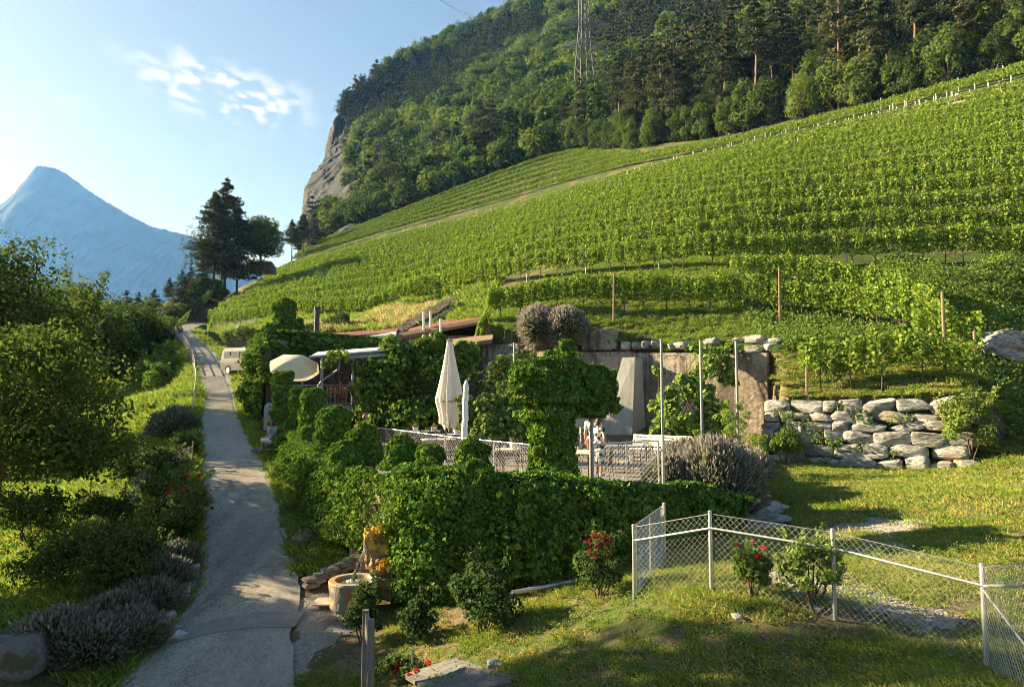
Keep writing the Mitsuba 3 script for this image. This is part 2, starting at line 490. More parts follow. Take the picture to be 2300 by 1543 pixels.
# ------------------------------------------------------------------ the vineyard slope: rows of stations from its foot to the path, then to the forest edge
def surf(rows):
    """rows: list of lists of points, equal length -> function (t, s) with t, s in [0, 1]"""
    a = np.array(rows)
    n, m = a.shape[:2]
    first = CubicSpline(np.linspace(0, 1, n), a, axis=0) if n > 2 else None

    def f(t, s):
        t, s = np.broadcast_arrays(np.asarray(t, float), np.asarray(s, float))
        g = first(s.ravel()) if first else a[0] * (1 - s.ravel()[:, None, None]) + a[1] * s.ravel()[:, None, None]
        x = np.clip(t.ravel(), 0, 1) * (m - 1)
        k = np.clip(np.floor(x).astype(int), 0, m - 2)
        r = (x - k)[:, None]
        idx = np.arange(len(k))
        p0, p1, p2, p3 = (g[idx, np.clip(k + o, 0, m - 1)] for o in (-1, 0, 1, 2))
        out = 0.5 * (2 * p1 + (p2 - p0) * r + (2 * p0 - 5 * p1 + 4 * p2 - p3) * r * r + (3 * p1 - p0 - 3 * p2 + p3) * r ** 3)
        return out.reshape(t.shape + (3,))
    return f


FOOT = [P(*c) for c in [(470, 736, 88), (640, 712, 76), (870, 692, 64), (1130, 645, 52), (1500, 614, 43), (1900, 607, 39.5), (2300, 602, 36.5), (2750, 590, 33)]]
PATH = [P(*c) for c in [(645, 600, 192), (850, 543, 180), (1100, 484, 165), (1350, 412, 145), (1650, 337, 122), (1950, 270, 104), (2290, 190, 88), (2750, 80, 74)]]
EDGE = [P(*c) for c in [(690, 560, 214), (900, 480, 206), (1180, 374, 190), (1330, 340, 176), (1650, 305, 134), (1950, 237, 114), (2300, 142, 97), (2750, 25, 82)]]
slope = surf([FOOT, PATH])
upper = surf([PATH, EDGE])

LOW = [(1425, 1345, 11.9), (1597, 1325, 11.1), (2222, 1500, 8.6), (1487, 1275, 14.1), (1290, 1295, 14.5), (1875, 1388, 9.95), (1800, 1543, 8.5), (1150, 1543, 10), (850, 1543, 11.5), (750, 1400, 15),
       (890, 1360, 15.5), (1900, 1105, 20), (1700, 1165, 18.6), (2250, 1090, 18.5), (2260, 1230, 12.8), (2050, 1210, 14.3), (1800, 1040, 26), (2150, 1052, 23.5), (2290, 985, 24), (2500, 1150, 14), (2500, 1600, 6),
       (50, 1490, 12.5), (250, 1310, 17), (50, 1310, 18), (330, 1215, 20), (200, 1060, 34), (330, 950, 42), (50, 1110, 31), (395, 885, 48), (385, 1000, 33), (250, 905, 60), (100, 955, 55), (320, 862, 66), (-200, 1100, 34), (-200, 1350, 17),
       (300, 800, 112), (150, 800, 110), (-100, 900, 100), (660, 1060, 25), (700, 1180, 20), (590, 960, 34), (560, 900, 42), (540, 838, 60)]
LOW = np.array([P(*c) for c in LOW])
LOW = np.vstack([LOW, [[-20, -15, 0.2], [0, -15, 0.0], [25, -15, 1.6], [48, -15, 2.6], [46, 8, 4.6], [12, 0, 1.8], [25, 2, 2.2], [-45, 0, -0.5], [-75, 20, -2], [-75, 70, 0], [-20, 50, 6.4], [-26, 70, 10.5], [0, 20, 3.2], [-6, 30, 3.2], [4, 28, 3.3]]])
UP = [(1180, 748, 37.5), (1330, 765, 35.5), (1500, 772, 34), (1640, 778, 32), (1765, 790, 30), (1000, 725, 40), (1500, 715, 36.5), (1250, 712, 38), (1750, 745, 33), (2000, 775, 30), (1800, 872, 27.5), (2000, 880, 25.6), (2185, 868, 25), (2190, 930, 23.5), (2190, 800, 28),
      (1760, 915, 26.4), (2290, 830, 28), (2290, 985, 24), (1900, 640, 39.5), (2200, 640, 37.5), (1500, 630, 41.5), (1200, 640, 47), (1100, 650, 52), (1000, 700, 58), (800, 720, 62), (640, 715, 72), (560, 755, 56), (500, 762, 68), (470, 738, 87),
      (500, 655, 118), (455, 705, 108), (480, 695, 104), (720, 752, 46), (900, 745, 46), (1050, 735, 44), (2600, 800, 26), (2600, 620, 34), (2350, 700, 34), (640, 765, 48)]
UP = np.array([P(*c) for c in UP])
BOTH = [[-46.5, 106, 16.6], [-55, 125, 21.5], [-60, 150, 27.5], [-70, 200, 36.0]]
UP = np.vstack([UP, [[48, 12, 6.0], [48, 35, 13.0], [30, 20, 4.6], [-46, 104, 16.8]], BOTH])
LOW = np.vstack([LOW, BOTH, [[-62, 112, 13.0], [-75, 135, 15.0], [-82, 170, 21.0], [-90, 215, 26.0]]])
UP = np.vstack([UP, slope(np.linspace(0, 1, 24), 0.0), slope(np.linspace(0, 1, 24), 0.05), *[slope(t_, np.linspace(0.12, 1, 9)) for t_ in (0.0, 0.04, 0.10)]])
f_low = RBFInterpolator(LOW[:, :2], LOW[:, 2], kernel='thin_plate_spline', smoothing=0.02)
f_up = RBFInterpolator(UP[:, :2], UP[:, 2], kernel='thin_plate_spline', smoothing=0.02)
UPPER = sg.Polygon([(-21, 63), (-17.2, 51), (-15.5, 46), (-2, 44.5), (-1.4, 39.5), (0.3, 37.6), (4.2, 35.6), (11.5, 30.4), (10.9, 27.2), (15.6, 24.3), (20, 24.5), (60, 24), (60, 230), (-95, 230), (-60, 150), (-55, 125), (-46.5, 106), (-41, 92), (-36.5, 83), (-29, 70)])
TERRACE_Z = CAM_H - 2.4


def G(x, y):
    """height of the near ground"""
    x, y = np.broadcast_arrays(np.asarray(x, float), np.asarray(y, float))
    q = np.stack([x.ravel(), y.ravel()], 1)
    low, up = f_low(q), f_up(q)
    yy = np.clip(q[:, 1], -20, 150)
    l, r, z = road_l(yy), road_r(yy), road_z(yy)
    off = np.maximum(np.maximum(l - q[:, 0], q[:, 0] - r), 0)
    w = np.clip(1 - off / 2.2, 0, 1)
    w = w * w * (3 - 2 * w) * np.clip((112 - q[:, 1]) / 9, 0, 1)
    low = low * (1 - w) + (z - 0.06) * w
    inside = shapely.contains_xy(UPPER, q[:, 0], q[:, 1])
    bumps = 0.10 * (meshkit.fbm(np.stack([q[:, 0] * 0.9, q[:, 1] * 0.9, 0 * q[:, 0]], 1), 3, 5) - 0.5) * (1 - w)
    up = up + bumps * 1.4
    off2 = 1 - (1 - np.where(inside, np.clip(off / 2.0, 0, 1), 0)) * np.clip((112 - q[:, 1]) / 9, 0, 1)
    up = up * off2 + (z - 0.05) * (1 - off2)
    return np.where(inside, up, low + bumps).reshape(x.shape)


def ground(x, y):
    return np.array([x, y, float(G(x, y))])


_d = np.concatenate([np.arange(6, 60, 0.1), np.arange(60, 130, 0.5)])


def on(px, py):
    """where the line of sight through that pixel first meets the near ground"""
    u, w = ray(px, py)
    z, g = CAM_H + w * _d, G(u * _d, _d)
    k = int(np.argmax(z < g)) if (z < g).any() else len(_d) - 1
    return np.array([u * _d[k], _d[k], g[k]])


def at(px, d, up=0.0):
    """on the ground at the distance d in the direction of that column"""
    x = (px - 1150.0) / FOC * d / (math.cos(PITCH) ** 2)
    return np.array([x, d, float(G(x, d)) + up])


tt, ss = np.meshgrid(np.linspace(0, 1, 260), np.linspace(-0.02, 1.0, 90), indexing='ij')
hp = slope(tt, ss)
hp[..., 2] += (0.5 * (meshkit.fbm(hp * 0.25, 3, 2) - 0.5) * np.clip(ss * 12, 0, 1)) + 0.06
tu, su = np.meshgrid(np.linspace(0, 1, 260), np.linspace(0, 1.0, 24), indexing='ij')
hu = upper(tu, su)
hu[..., 2] += 0.5 * (meshkit.fbm(hu * 0.25, 3, 2) - 0.5)
hill = np.concatenate([hp, hu[:, 1:]], 1)
structure('hillside', gridmesh(hill), 'hill_mat', True)
HILL = sg.Polygon(np.vstack([slope(np.linspace(0, 1, 60), 0.035)[:, :2], slope(1.0, np.linspace(0, 1, 20))[:, :2], slope(np.linspace(1, 0, 60), 1.0)[:, :2], slope(0.0, np.linspace(1, 0, 20))[:, :2]])).buffer(0)

gx, gy = np.meshgrid(np.concatenate([np.arange(-78, -26, 1.3), np.arange(-26, 24, 0.4), np.arange(24, 52, 0.8)]), np.concatenate([np.arange(-16, 6, 1.0), np.arange(6, 48, 0.4), np.arange(48, 120, 1.0), np.arange(120, 222, 2.5)]), indexing='ij')
gz = G(gx, gy)
gv, gf = gridmesh(np.stack([gx, gy, gz], -1))
mid = gv[gf].mean(1)
tq = np.linspace(0, 1, 60)
UPPER_HILL = sg.Polygon(np.vstack([upper(tq, 0.0)[:, :2] - [0, 1.0], (upper(tq[::-1], 1.0)[:, :2] + nrm(upper(tq[::-1], 1.0)[:, :2]) * 60)])).buffer(0)
out = shapely.contains_xy(HILL.union(UPPER_HILL), mid[:, 0], mid[:, 1])
structure('ground', (gv, gf[~out]), 'ground_mat', True)

# the valley floor far below and the mountain across it
vp = np.stack(np.meshgrid(np.linspace(-4300, 4300, 60), np.linspace(-700, 5900, 60), indexing='ij') + (np.zeros((60, 60)),), -1)
far_ = np.hypot(vp[..., 0], vp[..., 1])
vp[..., 2] = -45
structure('valley', gridmesh(vp), 'forest_floor_mat', True)
# profile of the ridge: pixel column and height in the photograph, at its distance
RP = [(-600, 640), (-350, 560), (-150, 500), (-60, 478), (0, 461), (25, 440), (50, 412), (60, 402), (72, 385), (84, 375), (100, 374), (125, 380), (150, 392), (190, 422), (240, 455), (300, 488), (340, 508), (380, 519), (420, 528), (480, 560), (560, 600), (700, 650), (900, 700), (1200, 760)]
DM = 3500.0
rpts = np.array([P(a, b, DM) for a, b in RP])
cs = PchipInterpolator(rpts[:, 0], rpts[:, 2])
mx = np.linspace(rpts[0, 0], rpts[-1, 0], 620)
mk = np.linspace(-1, 1, 91)
mm = np.zeros((len(mx), len(mk), 3))
top = cs(mx)
mm[..., 0] = mx[:, None]
mm[..., 1] = DM + np.where(mk < 0, mk * 1200, mk * 1700)[None, :] 
fall = np.where(mk < 0, 1 - np.abs(mk) ** 0.85, 1 - mk)[None, :]
q = mm.copy()
q[..., 2] = 0
rel = meshkit.fbm(q * np.array([1 / 330.0, 1 / 730.0, 0]), 5, 4) - 0.5
mm[..., 2] = -46 + (top[:, None] + 46) * fall + rel * 300 * np.clip(4 * np.abs(mk), 0, 1)[None, :] * np.sqrt(np.clip(fall, 0, 1)) + 9 * (meshkit.fbm(q / 22.0, 2, 8) - 0.5)
structure('far_mountain', gridmesh(mm), 'far_mat', False)

# ------------------------------------------------------------------ road, path and gravel sheets
def drape(pts_l, pts_r, n, lift, ragged=0.0, seed=0):
    k = np.linspace(0, 1, n)
    p = pts_l[:, None, :] * (1 - k)[None, :, None] + pts_r[:, None, :] * k[None, :, None]
    return p


ys = np.concatenate([np.arange(-12, 30, 0.25), np.arange(30, 104, 0.6)])
L_, R_ = road_l(ys), road_r(ys)
rag = lambda s: 0.34 * (meshkit.fbm(np.stack([ys * 0.9, 0 * ys, 0 * ys + s], 1), 4, 6) - 0.5)
L_, R_ = L_ + rag(1), R_ + rag(7)
k = np.linspace(0, 1, 9)
rp = np.zeros((len(ys), 9, 3))
rp[..., 0] = L_[:, None] * (1 - k) + R_[:, None] * k
rp[..., 1] = ys[:, None]
rp[..., 2] = road_z(ys)[:, None] + 0.03 * (1 - (2 * k - 1) ** 2)[None]
structure('road', gridmesh(rp), 'road_mat', True)
# two concrete strips across the road
for (pl, pr, wid, sag) in [((442, 1066), (592, 1050), 0.34, 0.2), ((345, 1455), (672, 1402), 0.75, 0.3)]:
    a, b = on(*pl), on(*pr)
    u = np.linspace(0, 1, 24)[:, None]
    c0 = a * (1 - u) + b * u
    c0[:, 1] += sag * np.sin(u[:, 0] * PI)
    st = []
    for o in np.linspace(-.5, .5, 5):
        yy_ = c0[:, 1] + o * wid + 0.05 * (meshkit.fbm(np.stack([u[:, 0] * 9, 0 * u[:, 0], 0 * u[:, 0] + o], 1), 2, 3) - .5)
        kk = np.clip((c0[:, 0] - road_l(yy_)) / (road_r(yy_) - road_l(yy_)), 0, 1)
        st.append(np.stack([c0[:, 0], yy_, road_z(yy_) + 0.03 * (1 - (2 * kk - 1) ** 2) + 0.012], 1))
    structure('drain_strip', gridmesh(np.stack(st, 1)), 'strip_mat', True)
# ------------------------------------------------------------------ the wooded mountainside above the vineyard
C_ = lambda row: [P(*c) for c in row]
W0 = C_([(690, 560, 226), (790, 516, 216), (900, 480, 207), (1180, 374, 191), (1330, 340, 178), (1440, 345, 156), (1650, 305, 135), (1950, 237, 115), (2300, 142, 98), (2750, 25, 83)])
W1 = C_([(693, 480, 300), (800, 425, 275), (900, 390, 265), (1150, 305, 243), (1310, 268, 226), (1450, 245, 205), (1650, 205, 180), (1950, 135, 152), (2300, 45, 127), (2750, -80, 106)])
W2 = C_([(712, 400, 345), (800, 340, 340), (900, 300, 332), (1130, 210, 312), (1300, 188, 282), (1450, 150, 258), (1650, 98, 228), (1950, 25, 190), (2300, -75, 157), (2750, -210, 130)])
W3 = C_([(742, 330, 385), (815, 265, 398), (900, 228, 405), (1120, 122, 402), (1290, 90, 368), (1450, 30, 330), (1650, -30, 288), (1950, -110, 235), (2300, -215, 190), (2750, -380, 155)])
W4 = C_([(775, 278, 408), (830, 210, 425), (930, 150, 452), (1100, 80, 480), (1260, -5, 478), (1450, -90, 430), (1650, -160, 370), (1950, -270, 290), (2300, -410, 230), (2750, -640, 185)])
W5 = [p + np.array([-10, 170, -40]) for p in W4]
wood = surf([W0, W1, W2, W3, W4, W5])
wt, ws = np.meshgrid(np.linspace(0, 1, 150), np.linspace(0, 1, 110), indexing='ij')
wp = wood(wt, ws)
wp[..., 2] += 5 * (meshkit.fbm(wp * 0.03, 3, 12) - 0.5) * np.clip(ws * 6, 0, 1)
structure('wooded_slope', gridmesh(wp), 'forest_floor_mat', True)
# the bare cliff at its left end: it follows the slope's edge and turns back behind it
ct, cs_ = np.meshgrid(np.linspace(-1, 1, 90), np.linspace(-0.02, 0.86, 150), indexing='ij')
base = wood(np.clip(ct, 0, 1) * 0.20, cs_)
edge = wood(0 * ct, cs_)
back = np.clip(-ct, 0, 1)[..., None]
cl = np.where(ct[..., None] >= 0, base, edge + back * np.array([-6.0, 150, -20]) - np.array([14.0, 0, 0]) * np.sin(back * PI * 0.9))
cn = meshkit.fbm(cl * np.array([0.045, 0.045, 0.022]), 5, 31) - 0.5
cn2 = meshkit.fbm(cl * np.array([0.25, 0.25, 0.09]), 4, 33) - 0.5
cl = cl + np.array([-0.55, -0.8, 0.1]) * (3.0 + 15 * cn + 5.0 * cn2)[..., None] * (1 - 0.9 * np.clip((ct - 0.75) * 4, 0, 1))[..., None] - np.array([-0.5, -0.8, 0.1]) * (6 * np.clip((ct - 0.6) * 2.5, 0, 1))[..., None]
structure('cliff', gridmesh(cl), 'cliff_mat', True)


# tree kinds: each a shapegroup of trunk and crown, height 1 unit = its own height in metres
def make_broadleaf(seed, h, r, col, lsize, clumps, per, low=0.22, trunk=True):
    rng = np.random.default_rng(seed)
    R = np.array([r, r, h * (1 - low) / 2])
    p, n, c = clumped(rng, R, clumps, per, r * 0.36)
    p[:, 2] += h * (1 + low) / 2
    n = nrm(n + [0, 0, 0.2])
    crown = leaves(p, n, lsize, rng, col, cj=0.22, hj=0.08, jit=0.32)
    c[:, 2] += h * (1 + low) / 2
    wood_ = [tube([[0, 0, -0.8], [0.05 * r, 0, h * low], [0, 0.05 * r, h * 0.75]], [h * 0.022, h * 0.018, h * 0.005], 6)]
    for q in c[:10]:
        z0 = min(q[2] - 0.3, h * (low + 0.25 * rng.random()))
        wood_.append(tube([[0, 0, z0], [q[0] * 0.5, q[1] * 0.5, (z0 + q[2]) / 2 - 0.05 * h], q], [h * 0.010, h * 0.007, h * 0.003], 4))
    return merge(wood_), crown


def make_pine(seed, h, col, lsize, bare=0.45, spread=0.17, whorls=12, per=26, tuft=9):
    """a conifer: bare trunk, then limbs that carry flat sprays of needles"""
    rng = np.random.default_rng(seed)
    wood_ = [tube([[0, 0, -1], [0.012 * h * rng.normal(), 0, h * 0.5], [0, 0, h]], [h * 0.014, h * 0.010, h * 0.002], 6)]
    pts, nn = [], []
    for i in range(whorls):
        z = h * (bare + (0.985 - bare) * (i + 0.5 * rng.random()) / whorls)
        k = (z / h - bare) / (1 - bare)
        reach = h * spread * (0.55 + 0.6 * math.sin(PI * min(1, 0.25 + 0.75 * k))) * (1.02 - k ** 2.2)
        for j in range(rng.integers(4, 7)):
            a, ln = rng.uniform(0, 2 * PI), reach * rng.uniform(0.55, 1.15)
            e = np.array([math.cos(a) * ln, math.sin(a) * ln, z - 0.10 * ln + 0.06 * ln * rng.normal()])
            wood_.append(tube([[0, 0, z], e * [0.5, 0.5, 1] + [0, 0, 0.05 * ln], e], [h * 0.004, h * 0.003, h * 0.001], 3, False))
            w = rng.uniform(0.25, 1.05, per)
            q = np.array([0, 0, z]) * (1 - w[:, None]) + e * w[:, None] + rng.normal(size=(per, 3)) * [0.17 * ln, 0.17 * ln, 0.05 * ln] + [0, 0, 0.02 * ln]
            pts.append(q)
            nn.append(nrm(np.stack([q[:, 0] * 0.6, q[:, 1] * 0.6, np.full(per, 0.55 * ln + 0.2)], 1)))
    crown = leaves(np.vstack(pts), np.vstack(nn), lsize, rng, col, cj=0.25, hj=0.07, aspect=0.55, jit=0.55)
    return merge(wood_), crown


GREENS = [(0.100, 0.150, 0.036), (0.075, 0.118, 0.030), (0.150, 0.200, 0.045), (0.060, 0.096, 0.028)]
PINES = [(0.060, 0.082, 0.036), (0.082, 0.096, 0.042), (0.050, 0.068, 0.032)]
near_b, near_p, far_b, far_p, mid_p = [], [], [], [], []
for i in range(6):
    w_, c_ = make_broadleaf(100 + i, 11, (3.6, 3.0, 4.2, 3.3, 2.8, 3.9)[i], GREENS[i % 4], 0.42, 46, 66, 0.0)
    near_b.append(group_of(f'broadleaf_kind_{i}', trunk=(w_, 'bark', True), crown=(c_, 'leaf', False)))
    w_, c_ = make_broadleaf(200 + i, 12, (4.6, 4.0, 5.2, 4.4, 3.6, 4.8)[i], GREENS[i % 4], 0.85, 34, 26, 0.06)
    far_b.append(group_of(f'far_broadleaf_kind_{i}', trunk=(w_, 'bark', True), crown=(c_, 'leaf', False)))
for i in range(5):
    w_, c_ = make_pine(300 + i, 22, PINES[i % 3], 0.62, (0.50, 0.42, 0.35, 0.55, 0.28)[i], 0.14, 13, 34)
    near_p.append(group_of(f'pine_kind_{i}', trunk=(w_, 'pine_bark', True), crown=(c_, 'needle', False)))
    w_, c_ = make_pine(400 + i, 15, PINES[i % 3], 1.05, 0.16, 0.24, 9, 15)
    far_p.append(group_of(f'far_pine_kind_{i}', trunk=(w_, 'pine_bark', True), crown=(c_, 'needle', False)))

rng = np.random.default_rng(77)
cells = []
a_t, a_s = np.meshgrid(np.linspace(0, 1, 240), np.linspace(0.0, 0.86, 200), indexing='ij')
ap = wood(a_t, a_s)
area = np.linalg.norm(np.cross(np.gradient(ap, axis=0), np.gradient(ap, axis=1)), axis=-1)
prob = (area / area.sum()).ravel()
pick = rng.choice(len(prob), 5200, p=prob)
ft = np.clip(a_t.ravel()[pick] + rng.uniform(-.5, .5, len(pick)) / 240, 0, 1)
fs = np.clip(a_s.ravel()[pick] + rng.uniform(-.5, .5, len(pick)) / 200, 0.004, 0.86)
# a closed fringe of bushes and trees along the forest edge
ft = np.concatenate([np.linspace(0.03, 0.93, 230) + rng.normal(size=230) * 0.003, ft])
fs = np.concatenate([rng.uniform(0.004, 0.030, 230), fs])
fp = wood(ft, fs)
fpx = 1150 + FOC * fp[:, 0] / fp[:, 1]
keep, taken = [], {}
for i in np.argsort(np.arange(len(ft))):
    d = fp[i, 1]
    if fpx[i] < 640 or fpx[i] > 2420:
        continue
    if ft[i] < 0.12 and 0.05 < fs[i] < 0.66 and (ft[i] < 0.07 or meshkit.fbm(fp[i][None] * 0.05, 3, 41)[0] < 0.52):
        continue                                             # the bare rock of the cliff
    gap = 2.8 if fs[i] < 0.03 else 4.4 if d < 215 else 5.6
    c = tuple((fp[i] // gap).astype(int))
    if c in taken:
        continue
    taken[c] = 1
    keep.append(i)
trees = []
for i in keep:
    q = fp[i]
    n1 = meshkit.fbm(q[None] * 0.018, 3, 51)[0] + 0.10 * (rng.random() - 0.5)
    left = np.clip((1150 - fpx[i]) / 350, 0, 1)
    pine = n1 > 0.515 - 0.12 * left + (0.05 if 1150 < fpx[i] < 1500 else 0) - (0.05 if fpx[i] > 1450 else 0)
    fringe = fs[i] < 0.03
    if fringe:
        pine = rng.random() < 0.12
    trees.append((np.linalg.norm(q), bool(pine), fringe, i))
trees.sort()
# tall pines standing along the edge on the right
for _ in range(70):
    t_, s_ = rng.uniform(0.46, 0.93), rng.uniform(0.02, 0.20)
    q_ = wood(t_, s_)
    ft, fs = np.append(ft, t_), np.append(fs, s_)
    fp, fpx = np.vstack([fp, q_]), np.append(fpx, 1150 + FOC * q_[0] / q_[1])
    trees.append((np.linalg.norm(q_) - 60, True, False, len(ft) - 1))
trees.sort()
count = {}
TONES = ['fresh green', 'mid green', 'yellowish green', 'dark green', 'fresh green', 'mid green']
for d, pine, fringe, i in trees:
    q = fp[i] - [0, 0, 0.8]
    v = rng.integers(0, 6)
    where = 'left of the power pylon' if fpx[i] < 1230 else 'around the power pylon' if fpx[i] < 1480 else 'right of the power pylon' if fpx[i] < 1900 else 'near the right picture edge'
    if pine:
        near = d < 235
        g = near_p[v % 5] if near else far_p[v % 5]
        s = rng.uniform(0.8, 1.25) * (0.95 if near else 1.0)
        kind, lab = 'pine_tree', (f'tall pine with bare reddish trunk above the vineyard, {where}' if near else f'dark grey green pine on the high mountainside, {where}')
        grp = (f'tall pines of the forest, {where}' if near else f'pines of the high mountainside, {where}')
    else:
        near = d < 200
        g = near_b[v] if near else far_b[v]
        s = rng.uniform(0.5, 1.0) if fringe else rng.uniform(0.75, 1.3) if near else rng.uniform(0.85, 1.45)
        if fringe:
            kind, lab, grp = 'broadleaf_tree', f'{TONES[v]} leafy tree on the forest edge, {where}', f'{TONES[v]} trees on the forest edge, {where}'
        else:
            kind, lab = 'broadleaf_tree', (f'{TONES[v]} leafy tree among the pine trunks, {where}' if near else f'{TONES[v]} leafy tree high on the mountainside, {where}')
            grp = f'{TONES[v]} leafy trees inside the forest, {where}' if near else f'{TONES[v]} leafy trees of the high mountainside, {where}'
    count[kind] = count.get(kind, 0) + 1
    tilt = trimesh.transformations.rotation_matrix(rng.normal() * 0.035, [rng.normal(), rng.normal(), 0.01])[:3, :3]
    m = M4(q, rng.uniform(0, 2 * PI), s, s * rng.uniform(0.9, 1.15), tilt)
    if count[kind] <= 290:
        k = thing(kind, lab, 'tree', grp)
        inst(k, g, m)
    else:
        inst(f'forest__{count[kind] + (4000 if pine else 0):04d}', g, m)
labels['forest'] = {'kind': 'stuff', 'label': 'dense forest of pines and leafy trees covering the high mountainside', 'category': 'forest'}
# ------------------------------------------------------------------ vine rows
VINE = (0.200, 0.285, 0.045)


def vine_segment(seed, length, h0, h1, thick, n, size, grapes=False):
    """a stretch of trellised vine along x: foliage between the heights h0 and h1"""
    rng = np.random.default_rng(seed)
    x = rng.uniform(-length / 2, length / 2, n)
    z = h0 + (h1 - h0) * rng.beta(1.25, 1.05, n)
    edge = 1 - 0.5 * np.abs(2 * (z - h0) / (h1 - h0) - 1) ** 3
    lump = 0.6 + 0.8 * meshkit.fbm(np.stack([x * 1.6 + seed * 3.1, z * 1.3, 0 * x], 1), 3, seed)
    side = np.where(rng.random(n) < 0.5, -1.0, 1.0)
    plant = np.abs(np.cos(PI * (x / 0.8 + 0.35 * np.sin(x * 1.7 + seed))))          # a vine every 0.8 m: bulges and gaps
    y = side * thick / 2 * edge * lump * (0.50 + 0.62 * plant) * rng.uniform(0.0, 1, n) ** 0.8
    z = np.where(z > h0 + 0.55 * (h1 - h0), z - (1 - plant) * 0.20 * (h1 - h0) * rng.random(n), z)
    z = z + 0.30 * (meshkit.fbm(np.stack([x * 1.1 + 9.7 * seed, 0 * x, 0 * x], 1), 3, seed + 1) - 0.5) * (z - h0) / (h1 - h0)
    shoots = rng.random(n) < 0.05
    z[shoots] += rng.uniform(0.0, 0.35, shoots.sum())
    p = np.stack([x, y, z], 1)
    nn = np.stack([0.25 * rng.normal(size=n), side * 0.9, 0.25 + 0.9 * (z - h0) / (h1 - h0)], 1)
    return leaves(p, nrm(nn), size, rng, VINE, cj=0.22, hj=0.09, aspect=0.95, jit=0.70, fold=0.10, droop=0.8)


SEG = 1.6
vn, vm, vf = [], [], []
for i in range(6):
    vn.append(group_of(f'vine_near_kind_{i}', foliage=(vine_segment(500 + i, SEG + 0.3, 0.78, 2.05, 0.72, 1000, 0.125), 'leaf', False)))
    vm.append(group_of(f'vine_mid_kind_{i}', foliage=(vine_segment(520 + i, SEG + 0.3, 0.78, 1.98, 0.72, 600, 0.155), 'leaf', False)))
    vf.append(group_of(f'vine_far_kind_{i}', foliage=(vine_segment(540 + i, SEG + 0.3, 0.75, 1.95, 0.72, 290, 0.215), 'leaf', False)))
POST = mikit.ply(tube([[0, 0, -0.4], [0, 0, 2.25]], 0.045, 6), 'pale_post', 40)
GREYPOST = mikit.ply(tube([[0, 0, -0.4], [0, 0, 2.2]], 0.035, 6), 'grey_metal', 40)
WOODPOST = mikit.ply(tube([[0, 0, -0.4], [0.02, 0, 1.2], [0.02, 0.02, 2.75]], [0.065, 0.06, 0.055], 8), 'wood', 40)


def vine_stem(seed):
    rng = np.random.default_rng(seed)
    a = rng.normal(size=4) * 0.05
    s = [tube([[0, 0, -0.2], [a[0], a[1] * .5, 0.35], [a[2], a[3], 0.7], [a[2] * 2, 0, 1.0]], [0.040, 0.032, 0.030, 0.02], 6)]
    for e in (-1, 1):
        s.append(tube([[a[2], a[3], 0.7], [e * 0.22, 0, 0.86], [e * 0.6, 0, 0.88]], [0.024, 0.018, 0.010], 5))
    return merge(s)


STEMS = [mikit.ply(vine_stem(600 + i), 'bark', True) for i in range(4)]


def grape(seed):
    rng = np.random.default_rng(seed)
    v, f = ICO[1]
    out = []
    for k in range(16):
        z = -0.13 * k / 16
        r = 0.045 * (1 - 0.75 * k / 16)
        a = rng.uniform(0, 2 * PI)
        out.append((v * 0.017 + [r * math.cos(a), r * math.sin(a), z], f))
    return merge(out)


GRAPES = [mikit.ply(grape(620 + i), two(principled((0.22, 0.27, 0.06), 0.4)), True) for i in range(2)]


